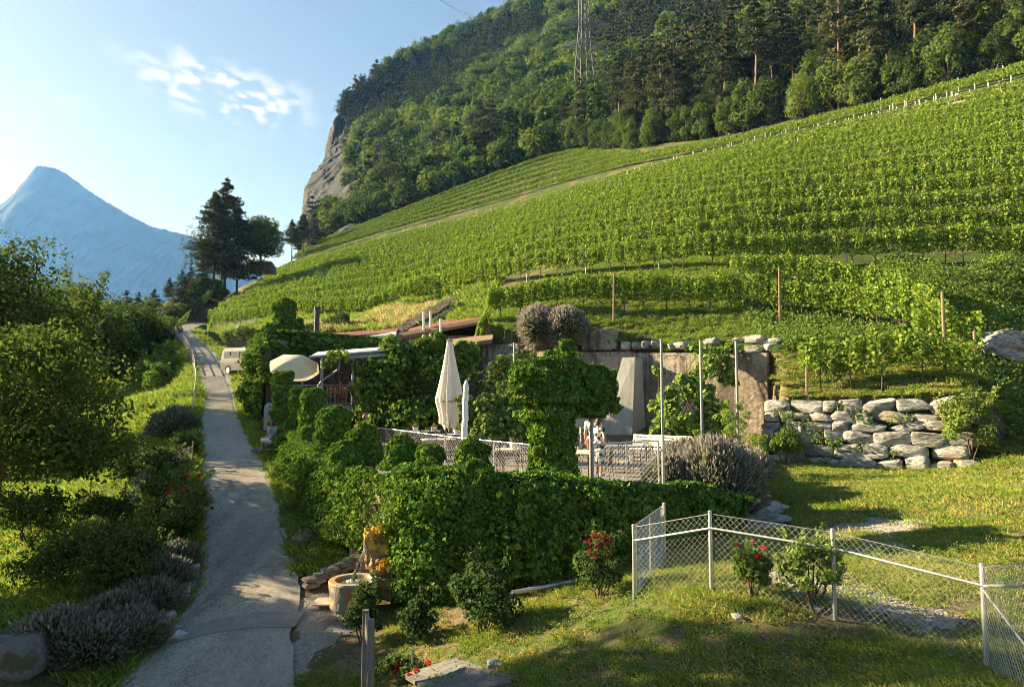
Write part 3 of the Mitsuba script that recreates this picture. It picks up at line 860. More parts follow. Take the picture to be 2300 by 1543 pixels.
def vine_row(pts, label, group, near, seed, posts=6.0, stems=False, post=None, z_of=None, gaps=0.0, grapes=False, hs=1.0):
    """pts: a fine polyline on the ground; the segments follow it"""
    rng = np.random.default_rng(seed)
    seg = np.linalg.norm(np.diff(pts[:, :2], axis=0), axis=1)
    run = np.concatenate([[0], np.cumsum(seg)])
    n = max(1, int(run[-1] / SEG))
    k = thing('vine_row', label, 'vine row', group)
    for i in range(n):
        a, b = (np.array([np.interp(u, run, pts[:, c]) for c in range(3)]) for u in (i * run[-1] / n, (i + 1) * run[-1] / n))
        mid_, e = (a + b) / 2, b - a
        px = 1150 + FOC * mid_[0] / mid_[1]
        if px < 300 or px > 2480:
            continue
        if rng.random() < gaps:
            continue
        L = np.linalg.norm(e[:2])
        x = np.array([e[0], e[1], e[2]]) / max(L, 1e-6)
        y = np.array([-e[1], e[0], 0]) / max(L, 1e-6)
        m = np.eye(4)
        fl = 1 if rng.random() < 0.5 else -1
        m[:3, 0] = x * fl * (L / SEG)
        m[:3, 1] = y * (1 if rng.random() < 0.5 else -1) * rng.uniform(0.85, 1.15)
        m[:3, 2] = [0, 0, hs * rng.uniform(0.93, 1.07)]
        m[:3, 3] = mid_
        d = mid_[1]
        lod = vn if d < 48 else vm if d < 85 else vf
        inst(f'{k}__foliage__{i:03d}', lod[rng.integers(0, 6)], m)
    if posts:
        for u in np.arange(0.3, run[-1], posts):
            q = np.array([np.interp(u, run, pts[:, c]) for c in range(3)])
            px = 1150 + FOC * q[0] / q[1]
            if 300 < px < 2400 and q[1] < 130:
                reuse(k, 'post', post or GREYPOST, M4(q, rng.uniform(0, 6), 1.0, rng.uniform(0.92, 1.06), trimesh.transformations.rotation_matrix(rng.normal() * 0.03, [1, rng.normal(), 0])[:3, :3]))
    if stems:
        for j, u in enumerate(np.arange(0.5, run[-1], 1.15)):
            q = np.array([np.interp(u + 0.15 * rng.normal(), run, pts[:, c]) for c in range(3)])
            px = 1150 + FOC * q[0] / q[1]
            if 300 < px < 2400:
                w = min(u + 0.3, run[-1])
                e = np.array([np.interp(w, run, pts[:, c]) for c in range(3)]) - q
                reuse(k, 'stem', STEMS[rng.integers(0, 4)], M4(q, math.atan2(e[1], e[0]) + PI * rng.integers(0, 2), 1.0, rng.uniform(0.9, 1.1)))
                if grapes:
                    for g in range(2):
                        o = np.array([rng.uniform(-.5, .5), -0.30 * rng.uniform(0.5, 1.1), rng.uniform(0.72, 0.95)])
                        reuse(k, 'grapes', GRAPES[g], M4(q + rotz(math.atan2(e[1], e[0])) @ o))
    return k


ORD = ['first', 'second', 'third', 'fourth', 'fifth', 'sixth', 'seventh', 'eighth', 'ninth', 'tenth', 'eleventh', 'twelfth', 'thirteenth', 'fourteenth', 'fifteenth', 'sixteenth', 'seventeenth', 'eighteenth', 'nineteenth', 'twentieth', 'twenty-first', 'twenty-second', 'twenty-third', 'twenty-fourth', 'twenty-fifth', 'twenty-sixth']
NROW = 15
for i in range(NROW):
    s = 0.004 + 0.895 * (i / (NROW - 1)) ** 1.0
    t0 = 0.0 if i > 2 else (0.0, 0.0, 0.0)[i]
    pts = slope(np.linspace(t0, 1.0, 260), s)
    vine_row(pts, f'long leafy vine row on the big slope, {ORD[i]} row up from its foot', 'vine rows on the big slope below the path', None, 700 + i, posts=5.5, stems=i < 3, gaps=0.006, hs=1.12 if i < NROW - 3 else 0.85)
for i in range(6):
    s = (0.24, 0.38, 0.52, 0.66, 0.80, 0.94)[i]
    pts = upper(np.linspace(0.0, 0.985 if i < 2 else 0.52 - 0.02 * i, 200), s)
    vine_row(pts, f'distant vine row below the forest edge, {ORD[i]} row above the dry path', 'vine rows between the dry path and the forest', None, 760 + i, posts=5.5 if i else 0, post=POST)
# ------------------------------------------------------------------ terrace, walls and ivy
Z0 = CAM_H
TERR = sg.Polygon([(-2.75, 15.75), (-0.8, 15.2), (1.4, 15.0), (3.2, 15.6), (4.7, 17.0), (6.2, 18.6), (7.6, 22), (9.4, 26), (11.3, 30.2), (4.2, 35.2), (0.2, 37.4), (-2, 39.5), (-11.6, 39.5), (-11.2, 33.5), (-9.4, 29.6), (-7.9, 26), (-5.9, 22), (-4.4, 19.3), (-3.3, 17.6)])
tmesh = trimesh.creation.extrude_polygon(TERR, 1.6, engine='earcut')
tv, tf = tm(tmesh)
structure('gravel_terrace', (tv + [0, 0, TERRACE_Z - 1.6], tf), 'gravel_mat')

IVY = (0.108, 0.190, 0.032)


def ivy_leaves(p, n, rng, size=0.078, col=IVY):
    return leaves(p, nrm(n + [0, 0, 0.18]), size * np.exp(0.28 * rng.normal(size=len(p))), rng, col, cj=0.30, hj=0.14, aspect=0.95, jit=0.62, fold=0.12, droop=1.2)


def ivy_sheet(rng, path, ztop, zbot, dens, thick=0.30, size=0.115, batter=0.0, freq=1.7, top=True):
    """path: (n, 2) outline walked with the outside on its right hand; ztop and zbot at its points"""
    path = np.asarray(path, float)
    seg = np.linalg.norm(np.diff(path, axis=0), axis=1)
    run = np.concatenate([[0], np.cumsum(seg)])
    nseg = nrm(np.stack([np.diff(path[:, 1]), -np.diff(path[:, 0])], 1))
    hgt = np.interp(np.linspace(0, run[-1], 50), run, np.asarray(ztop) - np.asarray(zbot)).mean()
    k = int(dens * run[-1] * hgt)
    u = rng.uniform(0, run[-1], k)
    v = rng.uniform(0, 1, k)
    i = np.clip(np.searchsorted(run, u) - 1, 0, len(seg) - 1)
    nn = np.stack([np.interp(u, (run[:-1] + run[1:]) / 2, nseg[:, c]) for c in (0, 1)], 1)
    nn = nrm(nn)
    zt, zb = np.interp(u, run, ztop), np.interp(u, run, zbot)
    zt = zt + 0.22 * (meshkit.fbm(np.stack([u * 1.1, 0 * u, 0 * u + run[-1]], 1), 3, 3) - 0.5)
    z = zb + (zt - zb) * v
    q = np.stack([np.interp(u, run, path[:, 0]), np.interp(u, run, path[:, 1]), z], 1)
    lump = meshkit.fbm(q * freq, 4, 21)
    gx = (meshkit.fbm((q + [0.12, 0, 0]) * freq, 4, 21) - lump) / 0.12
    gy = (meshkit.fbm((q + [0, 0.12, 0]) * freq, 4, 21) - lump) / 0.12
    gz_ = (meshkit.fbm((q + [0, 0, 0.12]) * freq, 4, 21) - lump) / 0.12
    lump = np.clip(lump + 0.9 * (meshkit.fbm(np.stack([u * 0.95, v * 0.5 * hgt * 0.4, 0 * u + 3.3], 1), 2, 23) - 0.5), 0, 1)
    lump = np.clip(lump + 0.75 * (meshkit.fbm(q * 4.6 + 5.0, 2, 29) - 0.5), 0, 1)
    off = 0.06 + thick * (0.25 + 1.5 * np.clip(lump - 0.2, 0, 1)) * np.clip(1.15 - np.abs(2 * v - 1) ** 6, 0.25, 1) * rng.uniform(0.45, 1.08, k) + batter * (zt - z)
    p = q + np.hstack([nn * off[:, None], np.zeros((k, 1))])
    n = nrm(np.hstack([nn, np.full((k, 1), 0.15)]) - 1.3 * thick * np.stack([gx, gy, gz_], 1))
    if top:
        kt = int(dens * run[-1] * 0.55)
        u = rng.uniform(0, run[-1], kt)
        nn = nrm(np.stack([np.interp(u, (run[:-1] + run[1:]) / 2, nseg[:, c]) for c in (0, 1)], 1))
        w = rng.uniform(-0.35, 0.3, kt)
        zt = np.interp(u, run, ztop) + 0.22 * (meshkit.fbm(np.stack([u * 1.1, 0 * u, 0 * u + run[-1]], 1), 3, 3) - 0.5) + 0.10 * rng.random(kt) - 0.4 * np.maximum(np.abs(w) - 0.15, 0)
        pt = np.stack([np.interp(u, run, path[:, 0]) + nn[:, 0] * w, np.interp(u, run, path[:, 1]) + nn[:, 1] * w, zt], 1)
        p = np.vstack([p, pt])
        n = np.vstack([n, nrm(np.hstack([nn * w[:, None] * 1.5, np.ones((kt, 1))]))])
    return p, n


def ivy_round(rng, c, r, z0, z1, dens, lump=0.22, flare=0.0, squash=1.0):
    """leaf points on a round-topped ivy column"""
    h = z1 - z0
    k = int(dens * (2 * PI * r * h + PI * r * r))
    a = rng.uniform(0, 2 * PI, k)
    z = rng.uniform(0, 1, k)
    dome = min(0.9 * r, 0.5 * h) / h
    prof = np.where(z > 1 - dome, np.sqrt(np.clip(1 - ((z - 1 + dome) / dome) ** 2, 0, 1)), 1.0 + flare * (1 - z / (1 - dome)) ** 2)
    capk = rng.random(k) < 0.22
    zz = np.where(capk, 1 - dome * (1 - np.sqrt(np.clip(1 - rng.random(k), 0, 1))), z)
    prof = np.where(capk, np.sqrt(np.clip(1 - ((zz - 1 + dome) / dome) ** 2, 0, 1)), prof)
    d = np.stack([np.cos(a), np.sin(a)], 1)
    q = np.stack([c[0] + d[:, 0] * r * prof, c[1] + d[:, 1] * r * prof * squash, z0 + h * zz], 1)
    l = meshkit.fbm(q * 2.2, 3, 61) - 0.5 + 0.7 * (meshkit.fbm(q * 5.2 + 3.0, 2, 63) - 0.5)
    nz = np.where(zz > 1 - dome, (zz - 1 + dome) / dome, 0.0)
    n = nrm(np.stack([d[:, 0] * np.maximum(prof, 0.05), d[:, 1] * np.maximum(prof, 0.05), nz + 0.05], 1))
    q = q + n * (l * 2 * lump * rng.uniform(0.6, 1.1, k))[:, None] - n * (0.12 * r * rng.random(k) ** 3)[:, None]
    g = np.stack([meshkit.fbm((q + e) * 2.2, 3, 61) - 0.5 + 0.7 * (meshkit.fbm((q + e) * 5.2 + 3.0, 2, 63) - 0.5) - l for e in np.eye(3) * 0.1], 1) / 0.1
    return q, nrm(n - 1.1 * lump * g)


def ivy_column(label, c, r, z0, z1, dens=1350, group='ivy columns on the terrace wall', seed=0, size=0.074, extra=None, **kw):
    rng = np.random.default_rng(seed)
    k = thing('ivy_column', label, 'ivy column', group)
    part(k, 'core', tube([[c[0], c[1], z0 - 0.1], [c[0], c[1], z1 - 0.35 * r]], [r * 0.62, r * 0.5], 10), 'forest_floor_mat', 40)
    p, n = ivy_round(rng, c, r, z0, z1, dens, **kw)
    if extra is not None:
        for e in extra:
            a, b = ivy_round(rng, *e, dens, **kw)
            p, n = np.vstack([p, a]), np.vstack([n, b])
    part(k, 'foliage', ivy_leaves(p, n, rng, size), 'ivy_leaf')
    return k


def wall_core(path, ztop, zbot, th, inward):
    """a wall body along the path, its outer face on the path"""
    path = np.asarray(path, float)
    d = nrm(np.gradient(path, axis=0))
    nn = np.stack([d[:, 1], -d[:, 0]], 1)
    a, b = path - nn * 0.02, path - nn * th
    rows = np.stack([np.column_stack([a, zbot]), np.column_stack([a, ztop]), np.column_stack([b, ztop]), np.column_stack([b, zbot])], 1)
    v, f = gridmesh(np.concatenate([rows, rows[:, :1]], 1))
    n = len(path)
    caps = np.array([[0, 1, 2], [0, 2, 3], [(n - 1) * 5, (n - 1) * 5 + 2, (n - 1) * 5 + 1], [(n - 1) * 5, (n - 1) * 5 + 3, (n - 1) * 5 + 2]])
    return v, np.vstack([f, caps])


# front wall: walked from left to right seen from the lawn, outside on the right hand
FW = np.array([(-2.3, 17.0), (-2.42, 15.9), (-2.2, 15.40), (-1.4, 15.08), (0.0, 14.85), (1.4, 14.8), (2.6, 15.1), (3.5, 15.6), (4.5, 16.5), (5.2, 17.2)])
FT = Z0 + np.array([-1.9, -1.85, -1.75, -1.80, -1.85, -1.95, -2.1, -2.2, -2.35, -2.5])
FB = G(FW[:, 0], FW[:, 1]) - 0.25
k = thing('ivy_wall', 'long terrace wall facing the lawn, wholly covered by dark green ivy', 'ivy wall')
part(k, 'wall', wall_core(FW, FT - 0.12, FB, 0.35, 1), 'forest_floor_mat')
rng = np.random.default_rng(11)
p, n = ivy_sheet(rng, FW, FT, FB + 0.28, 1500, 0.62)
part(k, 'foliage', ivy_leaves(p, n, rng), 'ivy_leaf')
# left wall along the road: walked from far to near
LW = np.array([(-11.3, 32.6), (-9.9, 30.2), (-9.0, 28), (-7.75, 25), (-6.2, 22), (-4.75, 19.4), (-3.65, 17.6), (-2.95, 16.95)])
LT = Z0 + np.array([-1.2, -1.45, -1.65, -1.85, -2.0, -2.1, -2.15, -2.15])
lroad = road_z(LW[:, 1])
LB = lroad - 0.2
k = thing('ivy_wall', 'ivy covered terrace wall along the right side of the road', 'ivy wall')
part(k, 'wall', wall_core(LW, LT - 0.1, LB, 0.4, 1), 'old_concrete')
p, n = ivy_sheet(rng, LW, LT, lroad + np.array([0.1, 0.1, 0.1, 0.2, 0.35, 0.6, 0.75, 0.8]), 1200, 0.55, batter=0.30)
part(k, 'foliage', ivy_leaves(p, n, rng), 'ivy_leaf')
cols = [(636, 833, 22, 31, 'topmost beside the open parasol'), (668, 870, 18, 28, 'small one left of the deck railing'), (706, 872, 28, 25, 'below the deck railing'), (749, 911, 35, 22, 'stout one right of the deck column'),
        (821, 957, 35, 19.4, 'near the left end of the mesh fence'), (902, 987, 37, 17.0, 'round one above the corner of the wall'), (966, 1004, 22, 16.2, 'low one between two rounder columns'), (1062, 986, 32, 15.7, 'low round one left of the tall pillar')]
for i, (px, pt, hw, d, w) in enumerate(cols):
    q = P(px, pt, d)
    r = hw / FOC * d
    zb = Z0 + (-1.9 if d < 18 else -2.1)
    rib = None
    if i >= 4:
        fy = {4: 18.9, 5: 15.75, 6: 15.25, 7: 14.95}[i]
        fx = {4: -4.55, 5: -1.95, 6: -1.45, 7: -0.75}[i]
        rib = [((fx, fy), r * (1.35 if i == 5 else 1.15), float(G(fx, fy)) - 0.1, q[2] - 0.42)]
    ivy_column(f'clipped ivy column with rounded top on the terrace wall, {w}', q, r, zb, q[2], seed=30 + i, flare=0.25, extra=rib)
# the tall pillar with its spreading head
q = P(1240, 790, 16.0)
ivy_column('tall ivy clad pillar with a wide bushy head at the front of the terrace', (q[0], 15.9), 0.47, Z0 - 2.5, Z0 + 0.3, seed=50, lump=0.20, flare=0.35, group=None,
           extra=[((q[0] - 0.1, 15.2), 0.55, float(G(0.9, 15.2)) - 0.1, Z0 - 1.75), ((q[0] - 0.08, 15.9), 0.52, Z0 - 0.62, Z0 + 0.35), ((q[0] - 0.30, 15.85), 0.50, Z0 - 0.25, Z0 + 0.72), ((q[0] - 0.55, 15.8), 0.34, Z0 + 0.0, Z0 + 0.66), ((q[0] + 0.10, 15.9), 0.48, Z0 - 0.2, Z0 + 0.88), ((q[0] + 0.34, 15.8), 0.40, Z0 - 0.25, Z0 + 0.82), ((q[0] + 0.36, 15.8), 0.17, Z0 + 0.5, Z0 + 1.15), ((q[0] - 0.70, 15.9), 0.18, Z0 + 0.15, Z0 + 0.60)])
b = P(1332, 865, 16.3)
ivy_column('dark leafy ball of ivy on a grey metal pole beside the tall ivy pillar', (b[0], b[1]), 0.52, Z0 - 0.55, Z0 + 0.55, seed=51, lump=0.34, group=None)
k = thing('metal_pole', 'grey metal pole carrying the dark leafy ball behind the terrace gate', 'pole')
put(k, tube([[b[0] - 0.05, b[1], TERRACE_Z - 0.1], [b[0] - 0.05, b[1], Z0 - 0.2]], 0.055, 10), 'grey_metal', 40)


# ------------------------------------------------------------------ retaining walls above the terrace
def wall_between(A, B, z0, z1a, z1b, th, bev=0.02):
    """an upright slab from A to B (xy); its front on the line, body behind"""
    A, B = np.asarray(A, float), np.asarray(B, float)
    d = nrm(B - A)
    n = np.array([d[1], -d[0]])
    v = np.array([[*A, z0], [*B, z0], [*(B - n * th), z0], [*(A - n * th), z0], [*A, z1a], [*B, z1b], [*(B - n * th), z1b], [*(A - n * th), z1a]])
    f = np.array([[0, 1, 5], [0, 5, 4], [1, 2, 6], [1, 6, 5], [2, 3, 7], [2, 7, 6], [3, 0, 4], [3, 4, 7], [4, 5, 6], [4, 6, 7], [0, 3, 2], [0, 2, 1]])
    m = trimesh.Trimesh(v, f, process=False)
    for _ in range(4):
        m = m.subdivide()
    v = np.array(m.vertices)
    v = v + 0.05 * (meshkit.fbm(v * 1.1, 4, 77) - 0.5)[:, None] * np.array([n[0], n[1], 0.6])
    return v, np.array(m.faces)


k = thing('concrete_wall', 'weathered brown concrete retaining wall behind the gravel terrace', 'retaining wall')
WA, WB, WC, WD = (3.4, 35.4), (6.0, 33.9), (11.2, 30.0), (-1.6, 38.6)
part(k, 'wall_panel', wall_between(WB, WC, TERRACE_Z - 0.4, Z0 + 1.86, Z0 + 1.66, 0.45), 'old_concrete')
part(k, 'wall_panel', wall_between((WA[0], WA[1] + 0.08), (WB[0] - 0.012, WB[1] + 0.09), TERRACE_Z - 0.4, Z0 + 2.0, Z0 + 1.92, 0.45), 'old_concrete')
part(k, 'wall_panel', wall_between(WD, (WA[0] - 0.02, WA[1] + 0.03), TERRACE_Z - 0.4, Z0 + 1.55, Z0 + 1.5, 0.5), 'old_concrete')
k = thing('concrete_block', 'broken slab of pinkish concrete leaning beside the two lavender balls', 'concrete block')
q = P(1345, 765, 35.6)
part(k, 'slab', tm(trimesh.Trimesh(*box(q, (1.7, 0.7, 1.1), -0.5, 0.06))), 'old_concrete', 20)
q2 = P(1378, 763, 35.2)
part(k, 'stub', box(q2, (0.45, 0.6, 1.0), -0.5, 0.05), 'old_concrete', 20)
k = thing('rock', 'pinkish crumbling rock below the two lavender balls', 'rock')
rp_, rq_ = np.meshgrid(np.linspace(0, 1, 60), np.linspace(0, 1, 44), indexing='ij')
A, B = P(1085, 760, 37.9), P(1345, 760, 35.4)
rf = A[None, None] * (1 - rp_[..., None]) + B[None, None] * rp_[..., None]
rf[..., 2] = TERRACE_Z + (Z0 + 2.55 - TERRACE_Z) * rq_
rf[..., 1] += -0.95 + 1.25 * rq_ ** 1.3
nz_ = meshkit.fbm(rf * 0.9, 5, 14) - 0.5
rf[..., 1] -= 1.5 * nz_
rf[..., 0] += 0.4 * nz_
put(k, gridmesh(rf), 'old_concrete', False)
# the battered buttress: a leaning pale pier seen on its corner
k = thing('concrete_buttress', 'pale grey battered concrete buttress leaning on the terrace retaining wall', 'buttress')
bx = P(1398, 803, 33.2)
lo = TERRACE_Z - 0.3
ca, sa = math.cos(-0.62), math.sin(-0.62)
def loc(u, v, z):
    return [bx[0] + u * ca - v * sa, bx[1] + u * sa + v * ca, z]
zt_ = bx[2]
pts = np.array([loc(0, 0, zt_), loc(0.62, 0.1, zt_), loc(0.62, 1.9, zt_), loc(-0.25, 1.9, zt_ - 0.15), loc(-0.85, -1.15, lo), loc(0.78, -0.75, lo), loc(0.78, 1.9, lo), loc(-0.95, 1.9, lo)])
part(k, 'pier', tm(trimesh.convex.convex_hull(pts)), 'pale_concrete')
# formwork holes in its right-hand face
fa, fb, fc, fd = pts[0], pts[1], pts[5], pts[4]
fn = nrm(np.cross(fb - fa, fd - fa))
fn = fn if fn[1] < 0 else -fn
hv, hf = lathe([(0.0, 0.004), (0.028, 0.004)], 8)
for row in range(6):
    for cc in (0.25, 0.75):
        s_ = 0.08 + row * 0.165
        a_ = fa * (1 - s_) + fd * s_
        b_ = fb * (1 - s_) + fc * s_
        o = a_ * (1 - cc) + b_ * cc
        R = trimesh.geometry.align_vectors([0, 0, 1], fn)[:3, :3]
        part(k, 'tie_hole', (hv @ R.T + o, hf), 'black')
k = thing('concrete_pillar', 'pale whitish concrete pillar half hidden behind the dark leafy ball', 'pillar')
q = at(1298, 31)
part(k, 'shaft', box([q[0], 31, TERRACE_Z + 1.05], (0.75, 0.6, 2.1), 0.35, 0.04), 'pale_concrete', 20)
k = thing('planter_box', 'brown grey wooden planter box standing before the pale pillar', 'planter')
q = at(1320, 29)
for j, (o, s_) in enumerate([((0, -0.3, 0.42), (0.7, 0.04, 0.84)), ((0, 0.3, 0.42), (0.7, 0.04, 0.84)), ((-0.33, 0, 0.42), (0.04, 0.56, 0.84)), ((0.33, 0, 0.42), (0.04, 0.56, 0.84))]):
    part(k, 'side_panel', box([q[0] + o[0], 29 + o[1], TERRACE_Z + o[2]], s_), 'grey_wood')
part(k, 'soil', box([q[0], 29, TERRACE_Z + 0.7], (0.6, 0.54, 0.1)), 'forest_floor_mat')


def stones_in_wall(key, A, B, h0, h1, size, seed, bsdf='stone', lean=0.25, depth=0.55, name='stone', below=0.25):
    """courses of uneven stones, each a part; A, B: ground points of the front face"""
    rng = np.random.default_rng(seed)
    A, B = np.asarray(A, float), np.asarray(B, float)
    d = nrm((B - A) * [1, 1, 0])
    n = np.array([d[1], -d[0], 0])
    L = np.linalg.norm((B - A)[:2])
    z = -below
    while z < max(h0, h1):
        h = size * rng.uniform(0.42, 0.72)
        u = -rng.uniform(0, 0.4)
        while u < L:
            w = size * rng.uniform(0.6, 1.7)
            t = (u + w / 2) / L
            top = h0 + (h1 - h0) * np.clip(t, 0, 1)
            if z + h * 0.5 < top and t < 1.03:
                hh = h * rng.uniform(0.9, 1.18)
                q = A + (B - A) * t + n * (-lean * (z + h / 2) + rng.uniform(-0.08, 0.05)) + [0, 0, z + h / 2 + rng.normal() * 0.03]
                sv, sf = rockmesh(rng, (w * 1.02, depth * rng.uniform(0.8, 1.2), hh), 2, 0.25)
                R = trimesh.transformations.rotation_matrix(rng.normal() * 0.10, n)[:3, :3] @ rotz(math.atan2(d[1], d[0]) + rng.normal() * 0.12)
                part(key, name, (sv @ R.T + q, sf), bsdf, 28)
            u += w * 0.96
        z += h * 0.92
    return A, B


k = thing('stone_wall', 'dry stone retaining wall of pale boulders right of the concrete wall', 'stone wall')
SA, SB = at(1722, 26.6), at(2165, 23.4)
SA[2], SB[2] = Z0 - 2.72, Z0 - 2.62
stones_in_wall(k, SA, SB, 2.45, 2.2, 0.76, 5)
dv = nrm((SB - SA) * [1, 1, 0])
bk = SA + np.array([-dv[1], dv[0], 0]) * 0.95
bk2 = SB + np.array([-dv[1], dv[0], 0]) * 0.95
part(k, 'backing', box((bk + bk2) / 2 + [0, 0, 0.95], (np.linalg.norm(bk2 - bk) + 0.6, 0.8, 2.3), math.atan2(dv[1], dv[0])), 'forest_floor_mat')
rw = np.random.default_rng(88)
wn = 26
wp_ = []
for i in range(wn):
    t_, z_ = rw.random(), rw.uniform(0.0, 2.1)
    o = SA + (SB - SA) * t_ + np.array([dv[1], -dv[0], 0]) * (0.25 - 0.25 * z_) + [0, 0, z_]
    wp_.append(o + rw.normal(size=(46, 3)) * [0.17, 0.10, 0.12])
wp_ = np.vstack(wp_)
part(k, 'weeds', leaves(wp_, nrm(rw.normal(size=wp_.shape) * 0.7 + [-.2, -.5, .8]), 0.085, rw, (0.15, 0.22, 0.05), 0.25, 0.1), 'leaf', kind='stuff')
k = thing('stone_wall', 'short return of the boulder wall running up to the concrete wall', 'stone wall')
stones_in_wall(k, [11.35, 29.3, Z0 - 2.7], [10.75, 26.6, Z0 - 2.7], 2.3, 2.2, 0.75, 6)
rng = np.random.default_rng(8)
# loose stones lying on the top of the concrete wall
for i, (px, py, d, sx, sz, w) in enumerate([(1408, 776, 34.2, .6, .4, 'first from the left'), (1430, 777, 34, .5, .35, 'between two larger ones'), (1450, 776, 33.8, .62, .42, 'rounded'), (1473, 775, 33.6, .6, .42, 'beside the left metal pole'), (1440, 756, 34.4, .55, .22, 'small and high'), (1510, 779, 33.2, .5, .3, 'low'), (1532, 777, 33.0, .8, .36, 'long'),
                                           (1600, 768, 32.4, .8, .4, 'grey, behind the middle pole'), (1665, 765, 31.8, .8, .25, 'flat pale'), (1700, 762, 31.4, 1.1, .35, 'large pale slab'), (1740, 766, 31.0, 1.3, .25, 'wide dark slab'), (1690, 785, 31.2, 1.2, .35, 'brown block'), (1735, 782, 30.8, 1.0, .4, 'broad block'), (1655, 787, 31.9, .7, .35, 'rough')]):
    q = P(px, py, d)
    k = thing('wall_stone', f'grey stone lying on top of the concrete wall, {w}', 'stone', 'stones on top of the concrete wall')
    sv, sf = rockmesh(rng, (sx, sx * 0.8, sz), 2, 0.25, rz=rng.uniform(0, 3))
    put(k, (sv + q, sf), 'stone', 28)
k = thing('stone_wall', 'low stack of flat grey slabs below the big lavender bush', 'stone wall')
A, B = on(1560, 1185), on(1760, 1172)
for (px, py, d, w, h) in [(1690, 1115, 18.6, 1.0, .10), (1722, 1142, 18.0, 1.1, .42), (1665, 1122, 18.2, .5, .2), (1640, 1140, 18.1, 1.1, .3), (1690, 1165, 17.6, 1.1, .2), (1745, 1165, 17.5, .7, .22), (1610, 1165, 17.7, .8, .3), (1640, 1185, 17.3, 1.2, .22), (1720, 1185, 17.3, .8, .2), (1580, 1190, 17.0, .7, .35), (1560, 1215, 16.6, .8, .4), (1610, 1210, 16.9, .7, .35)]:
    q = P(px, py, d)
    sv, sf = rockmesh(rng, (w, w * 0.7, h), 2, 0.2, rz=rng.normal() * 0.3)
    part(k, 'slab', (sv + q, sf), 'stone', 28)
k = thing('rock_outcrop', 'layered grey rock outcrop in the grass bank at the right edge', 'rock')
q = P(2262, 783, 28)
sv, sf = rockmesh(rng, (2.5, 1.6, 1.3), 3, 0.35, cuts=9)
sv[:, 2] += 0.06 * np.sin(sv[:, 2] * 26 + 3.0 * sv[:, 0])
sv[:, 0] += 0.10 * np.round(np.sin(sv[:, 2] * 22 + 2 * sv[:, 0]))
tl = trimesh.transformations.rotation_matrix(0.22, [0, 1, 0])[:3, :3]
put(k, (sv @ tl.T + q, sf), 'stone', False)
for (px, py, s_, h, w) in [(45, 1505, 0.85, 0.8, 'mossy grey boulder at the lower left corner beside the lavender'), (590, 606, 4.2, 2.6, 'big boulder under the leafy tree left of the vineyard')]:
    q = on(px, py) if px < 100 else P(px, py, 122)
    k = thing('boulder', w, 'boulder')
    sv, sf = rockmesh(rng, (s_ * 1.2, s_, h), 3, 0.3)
    put(k, (sv + q + [0, 0, h * 0.2], sf), 'mossy_shade_stone', 35)  # darker stone copy: shade is painted into its grey, the moss is its own
for i, (px, py, sx, sz, w) in enumerate([(325, 1412, .55, .22, 'pale flat stone among the lavender left of the road'), (395, 1440, .5, .25, 'rough stone at the end of the kerb'), (545, 1745 - 1000 + 15, 1.2, 1.0, 'grey rock in the bank above the parked van'), (1110, 1380, .3, .2, 'small stone under the bushes on the lawn'), (1655, 1400, .16, .1, 'small pale stone on the shaded grass'), (1830, 1375, .2, .12, 'pale stone at the foot of the rose bush'), (1115, 1505, .3, .2, 'pale stone behind the stone step')]):
    q = on(px, py)
    k = thing('loose_stone', w, 'stone')
    sv, sf = rockmesh(rng, (sx, sx * 0.7, sz), 2, 0.25, rz=rng.uniform(0, 3))
    put(k, (sv + q + [0, 0, sz * 0.25], sf), 'stone', 28)
k = thing('road_kerb', 'rough stone kerb along the left edge of the road', 'kerb')
for i in range(9):
    yy = 13.9 + i * 0.52
    sv, sf = rockmesh(rng, (0.42, 0.60, 0.34), 2, 0.2, rz=rng.normal() * 0.1)
    part(k, 'stone', (sv + [float(road_l(yy)) - 0.18, yy, float(road_z(yy)) + 0.06], sf), 'stone', 28)
# ------------------------------------------------------------------ the restaurant behind the terrace
k = thing('restaurant', 'low ivy clad restaurant with flat roofs built into the hillside', 'building')
HOUSE = k
part(k, 'wall', box([-9.6, 43.2, Z0 + 0.25], (8.0, 5.4, 5.4)), 'old_concrete')
part(k, 'wall', wall_between((-13.6, 41.5), (-13.2, 37.2), Z0 - 2.2, Z0 + 2.9, Z0 + 2.8, 0.4), 'old_concrete')
rng = np.random.default_rng(91)
iw = np.array([(-13.4, 40.3), (-11.0, 39.7), (-8.2, 39.3), (-6.9, 39.2)])
p, n = ivy_sheet(rng, iw, Z0 + np.array([3.25, 3.2, 2.95, 2.75]), Z0 + np.array([1.6, 1.7, 1.9, 2.1]), 300, 0.45, size=0.16)
kt = 2600
u_, w_ = rng.random(kt), rng.random(kt)
rx = -13.6 + 7.0 * u_
p2 = np.stack([rx, 39.2 + 2.6 * w_ + 0.05 * rng.normal(size=kt), Z0 + 3.35 - 0.55 * u_ + 0.45 * w_ * 0.3 + 0.15 * rng.random(kt)], 1)
n2 = np.tile([0, -0.2, 1.0], (kt, 1))
part(k, 'ivy_foliage', ivy_leaves(np.vstack([p, p2]), np.vstack([n, n2]), rng, 0.17), 'ivy_leaf', label='ivy hanging over the edge of the flat roof')
part(k, 'roof', box([-10.2, 42.0, Z0 + 3.0], (7.0, 4.0, 0.18)), 'old_concrete')
pl = np.array([(-15.4, 44.5), (-14.8, 41.0), (-14.15, 38.2), (-13.1, 35.6), (-12.1, 33.6)])
pz = np.array([float(road_z(y)) for y in pl[:, 1]])
p, n = ivy_sheet(rng, pl, Z0 + np.array([2.2, 3.0, 3.1, 2.2, 0.3]), pz + 0.1, 300, 0.75, size=0.17, batter=0.05, freq=1.0)
